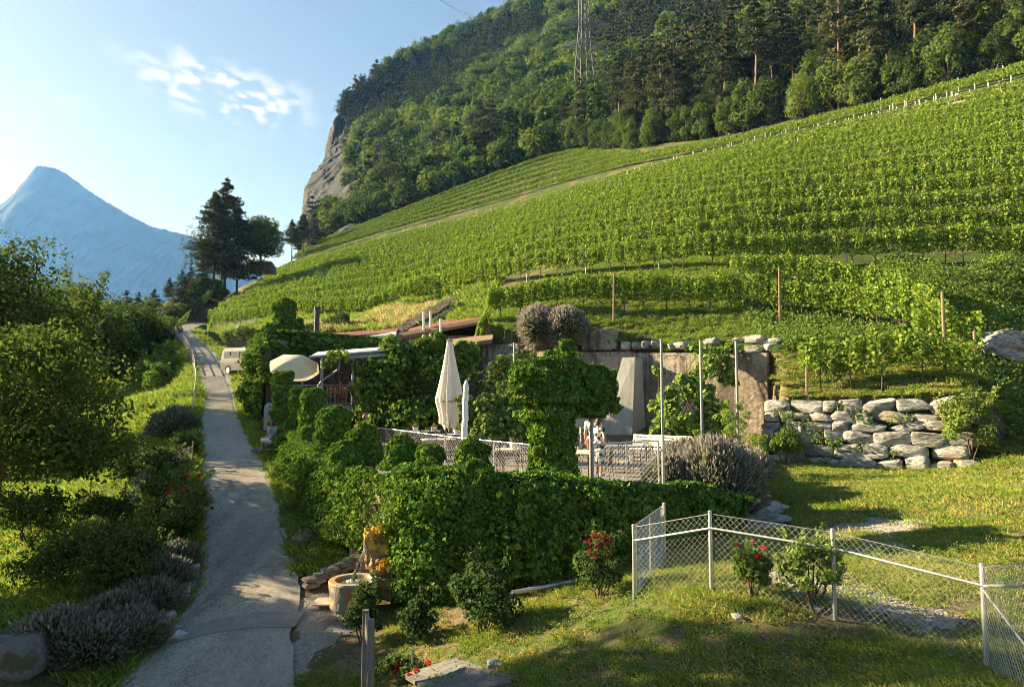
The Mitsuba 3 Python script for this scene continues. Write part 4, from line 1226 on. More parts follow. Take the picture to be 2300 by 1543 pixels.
part(k, 'ivy_foliage', ivy_leaves(p, n, rng, 0.165, (0.125, 0.205, 0.036)), 'ivy_leaf', label='thick ivy on the corner beside the road')
part(k, 'wall', wall_core(pl, Z0 + np.array([2.0, 2.8, 2.9, 2.0, 0.1]), pz - 0.4, 0.5, 1), 'forest_floor_mat')
p, n = ivy_round(rng, (-13.15, 37.6), 0.75, Z0 - 2.2, Z0 + 2.6, 260, lump=0.4)
part(k, 'ivy_foliage', ivy_leaves(p, n, rng, 0.165), 'ivy_leaf', label='bulging ivy left of the cream parasol')
# ivy grown chimney
p, n = ivy_round(rng, (-13.55, 40.4), 0.58, Z0 + 2.9, Z0 + 5.45, 300, lump=0.22)
a2, b2 = ivy_round(rng, (-14.1, 40.2), 0.62, Z0 + 1.6, Z0 + 3.9, 300, lump=0.3)
a3, b3 = ivy_round(rng, (-13.0, 40.5), 0.55, Z0 + 2.9, Z0 + 4.1, 300, lump=0.3)
ch = part(k, 'chimney', box([-13.55, 40.4, Z0 + 3.9], (0.6, 0.6, 2.6)), 'old_concrete')
part(ch, 'ivy_foliage', ivy_leaves(np.vstack([p, a2, a3]), np.vstack([n, b2, b3]), rng, 0.16), 'ivy_leaf')
pq = P(712, 720, 44)
part(k, 'stovepipe', merge([tube([[pq[0], 44, Z0 + 3.2], [pq[0], 44, Z0 + 5.25]], 0.17, 12), tube([[pq[0], 44, Z0 + 5.25], [pq[0], 44, Z0 + 5.42]], 0.20, 12)]), 'dark_metal', 40, label='dark brown round stovepipe')
part(k, 'chimney_foot', box([pq[0], 44, Z0 + 3.15], (0.8, 0.7, 0.5), 0, 0.03), 'pale_concrete', 20)


def quad_slab(a, b, c, d, th):
    t = np.array([a, b, c, d], float)
    v = np.vstack([t, t - [0, 0, th]])
    f = np.array([[0, 1, 2], [0, 2, 3], [4, 6, 5], [4, 7, 6], [0, 4, 5], [0, 5, 1], [1, 5, 6], [1, 6, 2], [2, 6, 7], [2, 7, 3], [3, 7, 4], [3, 4, 0]])
    return v, f


# red sheet roofs stepping up the slope, on boards
part(k, 'red_roof', quad_slab(P(722, 758, 42), P(888, 746, 41), P(900, 736, 45.5), P(735, 748, 46), 0.07), 'red_sheet', label='dark red metal roof behind the ivy')
part(k, 'eaves_board', quad_slab(P(745, 763, 41.9), P(890, 750, 40.9), P(890, 745, 41.0), P(745, 759, 42), 0.12), 'white_paint')
part(k, 'red_roof', quad_slab(P(915, 744, 42), P(1085, 716, 42.5), P(1095, 704, 47), P(930, 728, 46.5), 0.07), 'red_sheet', label='dark red metal roof below the vines')
part(k, 'eaves_board', quad_slab(P(892, 756, 41), P(1085, 722, 42), P(1085, 714, 42.3), P(892, 748, 41.3), 0.16), 'wood')
part(k, 'wall', box([-4.8, 43.5, Z0 + 1.6], (7.0, 2.4, 3.6)), 'wood')
# eaves on the right, seen between shrub and lavender
part(k, 'eaves_board', quad_slab(P(880, 792, 37), P(1105, 762, 37.5), P(1108, 750, 39.5), P(890, 778, 39.5), 0.22), 'wood', label='wooden eaves above the terrace shrub')
part(k, 'wall', box([-3.4, 40.0, Z0 + 0.2], (6.6, 1.6, 4.9)), 'old_concrete')
# old roof strip covered by dark shingles running up the slope
A, B = P(884, 752, 43), P(1078, 640, 56)
ax = nrm(B - A)
sx = nrm(np.cross(ax, [0, 0, 1]))
upv = np.cross(sx, ax)
Ls = np.linalg.norm(B - A)
st = thing('stair_roof', 'narrow roof of dark old shingles climbing the slope below the vines', 'roof')
part(st, 'board', merge([quad_slab(A - sx * 0.55, B - sx * 0.55, B + sx * 0.55, A + sx * 0.55, 0.12)]), 'wood')
rs = np.random.default_rng(4)
nrow = int(Ls / 0.42)
for i in range(nrow):
    for j in range(4):
        c = A + ax * (i + 0.5 + 0.2 * rs.normal()) * Ls / nrow + sx * (-0.42 + 0.28 * j + 0.03 * rs.normal()) + upv * (0.07 + 0.05 * rs.random())
        v, f = box([0, 0, 0], (0.30, 0.52, 0.05))
        R = np.stack([sx, ax, upv], 1) @ trimesh.transformations.rotation_matrix(0.10 + rs.normal() * 0.09, [1, 0.4 * rs.normal(), 0])[:3, :3]
        part(st, 'shingle', (v @ R.T + c, f), 'shingle')
part(st, 'rail', tube([A + sx * 0.75 - upv * 0.15, B + sx * 0.75 - upv * 0.15], 0.07, 6), 'pale_post', 40)
for (px, pt, pb, d) in [(952, 700, 752, 41.5), (967, 699, 752, 41.8), (990, 716, 760, 41)]:
    part(st, 'post', tube([P(px, pt, d), P(px, pb, d) - [0, 0, 0.4]], 0.075, 8), 'pale_post', 40)

# ------------------------------------------------------------------ deck
k = thing('deck', 'raised restaurant deck with a grey metal railing beside the dark shrub', 'deck')
DZ = Z0 - 0.74
part(k, 'floor', box([-8.75, 35.2, DZ - 0.1], (4.7, 4.0, 0.2)), 'grey_wood')
part(k, 'edge_beam', box([-8.75, 33.16, DZ - 0.14], (4.7, 0.07, 0.26)), 'pale_concrete')
for x in (-10.9, -8.7, -6.6):
    part(k, 'support', box([x, 33.6, (TERRACE_Z + DZ) / 2 - 0.15], (0.2, 0.2, DZ - TERRACE_Z - 0.1)), 'old_concrete')
part(k, 'back_wall', box([-8.6, 37.6, DZ + 1.2], (5.6, 0.2, 2.6)), 'shingle')
rl_ = [(-11.0, 33.22), (-6.45, 33.22)]
part(k, 'handrail', merge([box([-8.7, 33.22, DZ + 1.0], (4.6, 0.07, 0.05)), box([-8.7, 33.22, DZ + 0.12], (4.6, 0.04, 0.04))]), 'grey_metal')
for i in range(24):
    part(k, 'baluster', box([-10.95 + i * 0.196, 33.22, DZ + 0.56], (0.022, 0.03, 0.86)), 'grey_metal')
part(k, 'side_rail', merge([box([-10.98, 34.9, DZ + 1.0], (0.07, 3.4, 0.06)), box([-10.98, 34.9, DZ + 0.55], (0.05, 3.4, 0.05))]), 'white_paint')
for px in (723, 793):
    q = P(px, 880, 33.1)
    part(k, 'post', tube([[q[0], 33.05, DZ - 0.25], [q[0], 33.05, Z0 + 1.72]], 0.075, 10), 'grey_metal', 40)
q = P(723, 880, 33.0)
part(k, 'drainpipe', tube([[q[0] - 0.17, 33.0, DZ], [q[0] - 0.17, 33.0, DZ + 1.0], [q[0] + 0.05, 33.0, DZ + 1.25], [q[0] + 0.75, 33.1, DZ + 1.75], [q[0] + 0.85, 33.1, DZ + 2.35]], 0.055, 8), 'grey_metal', True)
k = thing('awning', 'white fabric awning stretched over the restaurant deck', 'awning')
part(k, 'fabric', quad_slab([-9.75, 33.0, Z0 + 1.66], [-6.2, 33.0, Z0 + 1.95], [-6.0, 36.8, Z0 + 2.42], [-10.5, 36.8, Z0 + 2.08], 0.02), 'cloth_white')
part(k, 'front_tube', tube([[-9.8, 32.97, Z0 + 1.62], [-6.15, 32.97, Z0 + 1.92]], 0.06, 8), 'galvanised', 40)
part(k, 'cassette', quad_slab([-8.1, 32.85, Z0 + 1.62], [-6.1, 32.85, Z0 + 1.78], [-6.1, 33.2, Z0 + 1.86], [-8.1, 33.2, Z0 + 1.70], 0.14), 'grey_metal')
for x in (-8.9, -7.6):
    part(k, 'arm', tube([[x, 33.1, Z0 + 1.66], [x - 0.1, 35.0, Z0 + 1.72], [x, 36.9, Z0 + 2.0]], 0.035, 6), 'galvanised', 40)


# ------------------------------------------------------------------ parasols
def canopy(n, r, h, sag=0.06):
    v = [[0, 0, h]]
    rings = 6
    for i in range(1, rings + 1):
        t = i / rings
        for j in range(n * 4):
            a = 2 * PI * j / (n * 4)
            w = (j % 4) / 4
            s_ = 1 - sag * math.sin(PI * w) * t
            v.append([r * t * s_ * math.cos(a), r * t * s_ * math.sin(a), h * (1 - t ** 1.6) - 0.03 * math.sin(PI * w) * t])
    m = n * 4
    f = [[0, 1 + j, 1 + (j + 1) % m] for j in range(m)]
    for i in range(rings - 1):
        for j in range(m):
            a, b = 1 + i * m + j, 1 + i * m + (j + 1) % m
            f += [[a, a + m, b + m], [a, b + m, b]]
    return np.array(v), np.array(f)


k = thing('open_parasol', 'cream coloured open parasol tilted above the left end of the deck', 'parasol')
q = P(662, 818, 33.4)
R = trimesh.transformations.rotation_matrix(0.62, [1, 0.45, 0])[:3, :3]
cv, cf = canopy(8, 1.22, 0.50)
part(k, 'canopy', (cv @ R.T + q - [0, 0, 0.15], cf), 'cloth_cream', 30)
top_ = q + R @ np.array([0, 0, 0.35])
part(k, 'pole', tube([q + [0.25, 0.9, -2.2], q + [0.2, 0.6, -0.9], top_], 0.022, 8), 'white_paint', True)
for j in range(8):
    a = 2 * PI * j / 8
    e = np.array([1.2 * math.cos(a), 1.2 * math.sin(a), -0.02])
    part(k, 'rib', tube([q - [0, 0, 0.15] + R @ np.array([0, 0, 0.48]), q - [0, 0, 0.15] + R @ (e * 0.6 + [0, 0, 0.24]), q - [0, 0, 0.15] + R @ e], 0.010, 4), 'grey_metal')

k = thing('closed_parasol', 'big closed pale grey parasol with folded cloth on the terrace', 'parasol')
q = P(1010, 765, 27.0)
n_, rings = 64, 26
v = []
for i in range(rings):
    t = i / (rings - 1)
    z = q[2] - t * 3.35
    r = 0.09 + 0.35 * min(1, t / 0.70) ** 1.05
    if t > 0.70:
        r = 0.44 - 0.16 * math.sin((t - 0.70) / 0.30 * PI * 0.55)
    for j in range(n_):
        a = 2 * PI * j / n_
        fold = 1 + (0.12 + 0.30 * t) * (1 - 2 * abs(math.sin(4 * a + 0.4 * math.sin(3 * a)))) + 0.05 * math.sin(19 * a + 4 * t)
        zz = z + (0.10 * math.sin(8 * a + 1.0) + 0.12 * math.sin(3 * a) if t > 0.9 else 0)
        v.append([q[0] + r * fold * math.cos(a), q[1] + r * fold * math.sin(a), zz])
i, j = np.meshgrid(np.arange(rings - 1), np.arange(n_), indexing='ij')
f = np.stack([i * n_ + j, i * n_ + (j + 1) % n_, (i + 1) * n_ + (j + 1) % n_, (i + 1) * n_ + j], -1).reshape(-1, 4)
part(k, 'cloth', (np.array(v), np.vstack([f[:, [0, 1, 2]], f[:, [0, 2, 3]]])), 'cloth_white', True)
part(k, 'cap', lathe([(0.13, 0), (0.14, 0.04), (0.05, 0.09), (0.0, 0.10)], 14, q + [0, 0, -0.03]), 'grey_metal', 40)
part(k, 'pole', tube([[q[0], q[1], TERRACE_Z - 0.05], [q[0], q[1], q[2]]], 0.035, 10), 'grey_metal', 40)
part(k, 'strap', lathe([(0.43, 0), (0.44, 0.05)], 24, [q[0], q[1], q[2] - 2.42]), 'grey_metal', 40)
part(k, 'foot', box([q[0], q[1], TERRACE_Z + 0.05], (0.7, 0.7, 0.1), 0.3), 'pale_concrete')
k = thing('wrapped_parasol', 'slim rolled parasol in a bright white cover near the mesh fence', 'parasol')
q = P(1047, 853, 22.5)
zz = np.linspace(0, 1, 22)
rs = np.random.default_rng(3)
body = tube(np.stack([q[0] - 0.05 * (1 - zz) + 0.008 * rs.normal(size=22), q[1] + 0 * zz, TERRACE_Z + 0.5 + (q[2] - TERRACE_Z - 0.5) * zz], 1), 0.098 * np.clip(np.minimum(1.0, (1.02 - zz) * 9), 0.2, 1) * (1 + 0.05 * rs.normal(size=22)), 14)
part(k, 'cover', body, 'cover_white', True)
part(k, 'pole', tube([[q[0] - 0.05, q[1], TERRACE_Z], [q[0] - 0.05, q[1], TERRACE_Z + 0.55]], 0.03, 8), 'grey_metal', 40)
part(k, 'foot', box([q[0] - 0.05, q[1], TERRACE_Z + 0.05], (0.6, 0.6, 0.1)), 'pale_concrete')

# ------------------------------------------------------------------ free standing metal poles of the terrace
for (px, pt, d, w) in [(1155, 771, 26, 'left of the tall ivy pillar'), (1485, 764, 22.5, 'rising behind the terrace gate'), (1573, 766, 23.5, 'in front of the climbing plant'), (1653, 768, 24.2, 'carrying the small feathery tree')]:
    q = P(px, pt, d)
    k = thing('metal_pole', f'tall grey metal pole {w}', 'pole', 'tall grey poles round the terrace')
    put(k, merge([tube([[q[0], d, Z0 - 2.7], [q[0], d, q[2]]], 0.045, 10), tube([[q[0], d, q[2]], [q[0], d, q[2] + 0.03]], 0.055, 10)]), 'grey_metal', 40)
# ------------------------------------------------------------------ shrubs and climbing plants
def shrub(name, label, cat, c, R, n, size, col, seed, group=None, stems=5, flowers=None, clumps=22, low=-0.5, cr=0.38, bsdf='leaf', jit=0.55, aspect=0.8, inner=0.4, shoots=0):
    """c: foot on the ground, R: half axes of the crown; its centre sits R[2] above the foot times 0.95"""
    rng = np.random.default_rng(seed)
    R = np.asarray(R, float)
    k = thing(name, label, cat, group)
    p, nn, cc = clumped(rng, R, clumps, max(4, n // clumps), cr * R[:2].mean(), low, inner)
    mid_ = np.asarray(c) + [0, 0, R[2] * 0.95]
    p = p + mid_
    ok = p[:, 2] > c[2] + 0.03
    p, nn = p[ok], nn[ok]
    if shoots:
        a = rng.uniform(0, 2 * PI, shoots)
        for q in a:
            b0 = mid_ + R * [0.7 * math.cos(q), 0.7 * math.sin(q), 0.5 + 0.4 * rng.random()]
            e = b0 + rng.uniform(0.2, 0.5) * R.mean() * np.array([math.cos(q) * 0.6, math.sin(q) * 0.6, 1.0])
            w = rng.random((22, 1))
            p = np.vstack([p, b0 * (1 - w) + e * w + rng.normal(size=(22, 3)) * size * 0.5])
            nn = np.vstack([nn, nrm(rng.normal(size=(22, 3)) + [0, 0, 0.5])])
    part(k, 'foliage', leaves(p, nn, size, rng, col, cj=0.24, hj=0.10, jit=jit, aspect=aspect), bsdf)
    ws = []
    for i in range(stems):
        e = cc[rng.integers(0, len(cc))] * 0.8 + mid_
        b0 = np.asarray(c) + [rng.normal() * 0.08 * R[0], rng.normal() * 0.08 * R[0], -0.1]
        ws.append(tube([b0, (b0 + e) / 2 + rng.normal(size=3) * 0.08 * R[0], e], [0.016 + 0.012 * R[0], 0.012 + 0.008 * R[0], 0.004], 5))
    part(k, 'stem', merge(ws), 'bark', True)
    if flowers:
        nf, fs, fcol, topbias = flowers
        d = nrm(rng.normal(size=(nf * 4, 3)) + [0, -0.5, topbias])
        for i in range(nf):
            q = mid_ + d[i] * R * rng.uniform(0.9, 1.08)
            m = 14
            dd = nrm(rng.normal(size=(m, 3)) + [0, 0, 0.4])
            part(k, 'flower', leaves(q + dd * fs * 0.35, dd, fs * 0.8, rng, fcol, 0.2, 0.02, 0.9, 0.3, 0.15), 'petal')
    return k


def lavender(label, c, r, h, n, seed, group=None, col=(0.19, 0.23, 0.115), tip=(0.25, 0.23, 0.225), ball=False):
    rng = np.random.default_rng(seed)
    k = thing('lavender_bush', label, 'lavender', group)
    d = nrm(rng.normal(size=(n, 3)) + [0, 0, 0.55])
    d[:, 2] = np.abs(d[:, 2]) if not ball else d[:, 2]
    c = np.asarray(c, float)
    cen = c + [0, 0, h * (0.15 if not ball else 0.5)]
    R = np.array([r, r, h * (0.85 if not ball else 0.5)])
    lump = 0.82 + 0.36 * meshkit.fbm(d * 2.0 + seed, 3, seed)
    L = lump * rng.uniform(0.86, 1.1, n)
    e = cen + d * R * L[:, None] + [0, 0, 0]
    s = cen + d * R * (L * rng.uniform(0.30, 0.62, n))[:, None]
    bend = rng.normal(size=(n, 3)) * 0.06 * r
    side = nrm(np.cross(d, rng.normal(size=(n, 3))))
    w = 0.010 + 0.012 * r
    midp = (s + e) / 2 + bend
    v = np.stack([s - side * w, s + side * w, midp + side * w, midp - side * w, e + side * w * 0.6, e - side * w * 0.6], 1).reshape(-1, 3)
    i = np.arange(n)[:, None] * 6
    f = np.vstack([i + [0, 1, 2], i + [0, 2, 3], i + [3, 2, 4], i + [3, 4, 5]])
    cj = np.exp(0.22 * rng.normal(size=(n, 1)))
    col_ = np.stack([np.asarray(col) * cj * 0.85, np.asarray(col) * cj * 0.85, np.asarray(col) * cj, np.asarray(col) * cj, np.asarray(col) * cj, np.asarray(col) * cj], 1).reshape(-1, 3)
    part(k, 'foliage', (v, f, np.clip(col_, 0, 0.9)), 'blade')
    # flower spikes on a part of the stems
    m = rng.random(n) < 0.5
    e2, d2, s2 = e[m], nrm(d[m] * 0.8 + [0, 0, 0.35]), side[m]
    q = e2 + d2 * (0.05 + 0.05 * r) * rng.uniform(0.8, 1.6, (m.sum(), 1))
    w2 = 0.014 + 0.012 * r
    v = np.stack([e2 - s2 * w2 * 0.5, e2 + s2 * w2 * 0.5, (e2 + q) / 2 + s2 * w2, (e2 + q) / 2 - s2 * w2, q], 1).reshape(-1, 3)
    i = np.arange(m.sum())[:, None] * 5
    f = np.vstack([i + [0, 1, 2], i + [0, 2, 3], i + [3, 2, 4]])
    cj = np.exp(0.2 * rng.normal(size=(m.sum(), 1)))
    part(k, 'flower_spikes', (v, f, np.repeat(np.clip(np.asarray(tip) * cj, 0, 0.9), 5, 0)), 'blade')
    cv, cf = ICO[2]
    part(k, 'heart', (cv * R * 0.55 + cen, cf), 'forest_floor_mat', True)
    return k


# on top of the rock
lavender('left one of two big lavender balls above the rock face', P(1208, 775, 36.2), 1.08, 2.0, 5200, 1, 'lavender balls above the rock face', ball=True, tip=(0.30, 0.25, 0.27))
lavender('right one of two big lavender balls above the rock face', P(1272, 782, 35.7), 1.15, 2.05, 5600, 2, 'lavender balls above the rock face', ball=True, tip=(0.30, 0.25, 0.27))
# at the corner of the terrace
q = P(1602, 1125, 18.0)
lavender('very large dark lavender bush spreading over the terrace corner', (q[0], 18.0, Z0 - 3.15), 1.25, 1.75, 9000, 3, None, (0.17, 0.20, 0.11), (0.235, 0.22, 0.20))
q = P(1500, 1085, 17.8)
lavender('green lavender bush at the foot of the terrace gate', (q[0], 17.8, Z0 - 2.7), 0.62, 1.0, 2600, 4, None, (0.12, 0.17, 0.065))
for i, (px, py, d, r, h, w) in enumerate([(1530, 1015, 21.5, .7, 1.0, 'right of the tall middle pole'), (1600, 1000, 22.5, .8, 1.0, 'behind the very large one'), (1650, 1020, 21.0, .75, .9, 'below the feathery tree'), (1690, 1040, 20.0, .6, .8, 'nearest the stone wall')]):
    q = P(px, py, d)
    lavender(f'purple flowering lavender bush on the terrace edge, {w}', (q[0], d, Z0 - 2.6), r, h, 2400, 10 + i, 'lavender on the terrace edge')
for i, (px, py, r, h, w) in enumerate([(390, 985, 1.15, 1.35, 'upper left side of the road, below the mesh fence'), (395, 1285, .55, .75, 'pale one beside the stone kerb'), (365, 1330, .7, .75, 'pale one left of the stone kerb'), (330, 1380, .75, .7, 'above the flat pale stone'),
                                       (120, 1470, .8, .75, 'dark one beside the mossy boulder'), (205, 1485, .8, .75, 'dark one left of the road mouth'), (285, 1460, .75, .7, 'dark one left of the flat pale stone'), (260, 1420, .7, .7, 'dark one under the roadside bushes')]):
    lavender(f'grey green lavender bush, {w}', on(px, py), r, h, int(2600 * r + 800), 20 + i, 'lavender bushes along the left roadside', (0.14, 0.175, 0.085), (0.20, 0.20, 0.175))

# the big fig-like shrub before the restaurant
rng = np.random.default_rng(5)
q = P(930, 860, 33.0)
k = thing('big_shrub', 'huge dense dark green shrub growing in front of the restaurant', 'shrub')
pp, nn = [], []
for (px, py, d, rx, rz_) in [(900, 850, 33.4, 1.5, 1.6), (985, 860, 33.2, 1.5, 1.7), (850, 850, 33.2, 1.2, 1.2), (930, 930, 32.8, 2.1, 1.2), (1020, 930, 32.6, 1.2, 1.2), (850, 920, 32.8, 1.2, 1.0), (880, 790, 33.6, 0.8, 0.9), (950, 790, 33.6, 0.7, 1.0), (985, 775, 33.4, 0.5, 0.7), (1045, 800, 33.6, 0.9, 0.9), (830, 905, 33.0, 0.5, 0.5)]:
    c = P(px, py, d)
    a, b, _ = clumped(rng, (rx, rx, rz_), 26, 62, 0.42 * rx, -0.8, 0.5)
    pp.append(a + c)
    nn.append(b)
pp, nn = np.vstack(pp), np.vstack(nn)
ok = pp[:, 2] > TERRACE_Z + 0.05
part(k, 'foliage', leaves(pp[ok], nn[ok], 0.21, rng, (0.12, 0.20, 0.036), cj=0.25, hj=0.09, jit=0.65, droop=0.8), 'leaf')
part(k, 'stem', merge([tube([[q[0] + a, 33.2, TERRACE_Z - 0.1], [q[0] + a * 1.6, 33.1, TERRACE_Z + 1.2], [q[0] + a * 2.6, 33.3, TERRACE_Z + 3.4]], [0.09, 0.07, 0.03], 6) for a in (-0.8, -0.3, 0.2, 0.7)]), 'bark', True)


def climber(label, blobs, n, size, col, seed, zmin, name='climbing_plant'):
    rng = np.random.default_rng(seed)
    k = thing(name, label, 'climbing plant')
    pp, nn = [], []
    for (px, py, d, rx, rz_) in blobs:
        c = P(px, py, d)
        m = int(n * rx * rz_)
        a, b, _ = clumped(rng, (rx, 0.55 * rx + 0.12, rz_), 14, max(6, m // 14), 0.38 * min(rx, rz_), -0.9, 0.4)
        pp.append(a + c)
        nn.append(nrm(b + [-0.1, -0.3, 0.5]))
    pp, nn = np.vstack(pp), np.vstack(nn)
    ok = pp[:, 2] > zmin
    part(k, 'foliage', leaves(pp[ok], nn[ok], size, rng, col, cj=0.26, hj=0.10, jit=0.45, aspect=1.0, droop=0.6), 'ivy_leaf')
    ss_ = []
    c0 = P(*blobs[0][:3])
    for (px, py, d, rx, rz_) in blobs[1:]:
        c = P(px, py, d)
        ss_.append(tube([[c0[0] + rng.normal() * 0.1, d, zmin], (c + [c0[0], d, zmin]) / 2 + [0.2 * rng.normal(), 0, 0.2], c], [0.035, 0.025, 0.012], 5))
    part(k, 'stem', merge(ss_), 'bark', True)
    return k


climber('large leaved climbing plant spreading over the concrete wall behind the poles', [(1540, 950, 27, 1.0, 1.2), (1500, 900, 27.6, .8, .9), (1560, 860, 28.6, .9, .9), (1600, 820, 30.0, .8, .7), (1640, 790, 30.6, .7, .4), (1480, 830, 29.6, .3, .3), (1490, 960, 26.5, .6, .8), (1590, 920, 27.5, .9, .9), (1620, 960, 26.5, .7, .7), (1570, 785, 31, .6, .35), (1640, 850, 29.8, .5, .5)], 900, 0.19, (0.15, 0.22, 0.05), 7, TERRACE_Z)
climber('broad leaved kiwi vine sprawling beside the closed parasol', [(1130, 955, 23.5, .8, .75), (1095, 915, 23.8, .55, .5), (1150, 905, 23.8, .6, .55), (1180, 960, 23.0, .6, .7), (1090, 965, 23.2, .5, .6), (1125, 870, 24.0, .25, .25), (1040, 895, 23.6, .35, .10), (1035, 940, 23.6, .12, .5)], 1250, 0.17, (0.14, 0.21, 0.055), 8, TERRACE_Z)
climber('low creeper hanging over the rocks behind the terrace', [(1130, 830, 34.5, 1.0, .9), (1090, 850, 34.5, 0.9, 1.0), (1180, 800, 35.2, .9, .45), (1150, 900, 33.5, 1.2, 1.0), (1240, 790, 34.6, .7, .4), (1290, 800, 34.2, .6, .3)], 420, 0.18, (0.13, 0.20, 0.045), 9, TERRACE_Z)
climber('vine with small pale leaves winding round the deck post', [(765, 800, 32.8, .55, .4), (735, 815, 32.9, .3, .35), (745, 795, 32.9, .3, .25), (800, 870, 32.7, .4, .55), (800, 820, 33.0, .35, .35)], 700, 0.17, (0.20, 0.27, 0.05), 10, DZ)

# light feathery trees on the poles
shrub('feathery_tree', 'small feathery pale green tree tied to the right pole', 'small tree', (P(1655, 1010, 24.0)[0], 24.0, Z0 - 2.3), (0.62, 0.55, 1.15), 2600, 0.085, (0.21, 0.30, 0.065), 31, clumps=30, cr=0.30, aspect=0.35, stems=4, low=-0.95)
shrub('feathery_tree', 'thin feathery sapling at the foot of the middle pole', 'small tree', (P(1570, 1010, 23.2)[0], 23.2, Z0 - 2.4), (0.30, 0.28, 0.65), 900, 0.08, (0.20, 0.28, 0.06), 32, clumps=18, cr=0.35, aspect=0.35, stems=2, low=-0.95)
shrub('feathery_tree', 'feathery low bush right of the small feathery tree', 'small tree', (P(1700, 1010, 23.0)[0], 23.0, Z0 - 2.4), (0.45, 0.42, 0.55), 1100, 0.085, (0.20, 0.29, 0.06), 33, clumps=18, cr=0.35, aspect=0.35, stems=3)
# shrubs by the boulder wall
shrub('shrub', 'small round green shrub at the left foot of the boulder wall', 'shrub', on(1765, 1047), (0.62, 0.6, 0.78), 2600, 0.085, (0.12, 0.18, 0.04), 34, clumps=26, cr=0.36)
shrub('shrub', 'tall airy yellow green shrub in front of the right end of the boulder wall', 'shrub', on(2180, 1050), (1.02, 0.95, 1.32), 5200, 0.095, (0.19, 0.25, 0.06), 35, clumps=44, cr=0.30, stems=9, shoots=10)
shrub('shrub', 'narrow upright bush among the vines above the boulder wall', 'shrub', at(1872, 26.6), (0.42, 0.4, 0.85), 1600, 0.075, (0.19, 0.25, 0.06), 36, clumps=22, cr=0.4, shoots=6)
for i, (px, py, r, h, n, c, w) in enumerate([
        (1345, 1345, .46, .58, 2600, (0.085, 0.13, 0.04), 'with a red flowering top beside the gate'),
        (1690, 1345, .34, .42, 1700, (0.14, 0.20, 0.05), 'with red blooms behind the mesh fence'),
        (1825, 1375, .46, .62, 3000, (0.19, 0.26, 0.07), 'tall pale green one behind the mesh fence')]):
    shrub('rose_bush', f'rose bush {w}', 'rose bush', on(px, py), (r, r * .95, h), n, 0.062, c, 40 + i, 'rose bushes on the lawn', clumps=26, stems=7, shoots=5 if i else 3, flowers=((40, .05, (0.27, 0.045, 0.04), 2.6), (4, .075, (0.55, 0.02, 0.04), 0.9), None)[i])
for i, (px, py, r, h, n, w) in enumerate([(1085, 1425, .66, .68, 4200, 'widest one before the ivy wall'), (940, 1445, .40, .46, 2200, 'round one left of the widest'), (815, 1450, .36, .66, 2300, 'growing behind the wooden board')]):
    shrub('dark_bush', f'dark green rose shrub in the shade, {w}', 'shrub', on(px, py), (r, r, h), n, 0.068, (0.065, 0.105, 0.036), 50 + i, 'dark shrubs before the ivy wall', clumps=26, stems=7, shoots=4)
# left roadside
q = on(425, 1185)
shrub('rose_bush', 'rose bush full of red blooms leaning over the left road edge', 'rose bush', q, (0.68, 0.65, 0.80), 2600, 0.07, (0.19, 0.20, 0.05), 61, None, flowers=(20, .11, (0.55, 0.03, 0.06), 0.8), clumps=26, stems=6, shoots=4)
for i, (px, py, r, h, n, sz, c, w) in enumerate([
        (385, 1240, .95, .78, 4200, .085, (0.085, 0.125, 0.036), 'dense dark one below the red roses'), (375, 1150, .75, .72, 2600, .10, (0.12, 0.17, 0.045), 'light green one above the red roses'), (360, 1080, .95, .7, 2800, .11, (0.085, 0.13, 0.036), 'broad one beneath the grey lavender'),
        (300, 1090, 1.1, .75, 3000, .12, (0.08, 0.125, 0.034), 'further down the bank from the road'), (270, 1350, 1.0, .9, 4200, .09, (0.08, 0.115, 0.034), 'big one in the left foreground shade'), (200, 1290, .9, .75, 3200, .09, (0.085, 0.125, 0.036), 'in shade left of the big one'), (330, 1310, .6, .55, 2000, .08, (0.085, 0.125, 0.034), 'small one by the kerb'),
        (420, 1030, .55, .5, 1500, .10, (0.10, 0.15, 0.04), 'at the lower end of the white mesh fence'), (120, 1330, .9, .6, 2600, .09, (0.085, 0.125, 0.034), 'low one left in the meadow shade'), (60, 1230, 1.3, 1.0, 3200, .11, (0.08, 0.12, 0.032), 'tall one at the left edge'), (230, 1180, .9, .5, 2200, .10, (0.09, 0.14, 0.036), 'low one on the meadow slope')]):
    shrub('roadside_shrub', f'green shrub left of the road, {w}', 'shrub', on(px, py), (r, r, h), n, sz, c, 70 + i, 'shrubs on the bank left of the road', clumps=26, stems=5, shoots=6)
for i, (px, d, r, h, w) in enumerate([(362, 56, 1.2, 1.4, 'lowest beside the crib wall'), (384, 60, 1.1, 1.5, 'beside the upper crib blocks'), (345, 62, 1.5, 1.7, 'in front of the dark trees'), (372, 68, 1.3, 1.7, 'under the dark trees')]):
    shrub('bank_shrub', f'bright green shrub below the crib wall, {w}', 'shrub', at(px, d), (r, r, h), 2600, 0.19, (0.15, 0.23, 0.045), 90 + i, 'shrubs below the crib wall', clumps=26, stems=4, shoots=4)
for i, (px, py, r, h, c, w) in enumerate([(690, 1230, .42, .26, (0.32, 0.34, 0.26), 'silvery'), (720, 1255, .45, .22, (0.20, 0.27, 0.05), 'bright green'), (650, 1160, .4, .25, (0.14, 0.20, 0.05), 'mid green'), (625, 1085, .5, .3, (0.15, 0.2, 0.05), 'upper'), (760, 1265, .3, .18, (0.22, 0.28, 0.05), 'rightmost low')]):
    shrub('border_plant', f'{w} cushion plant in the bed between road and ivy wall', 'plant', on(px, py), (r, r, h), 1300, 0.055, c, 110 + i, 'cushion plants in the road bed', clumps=20, stems=2)
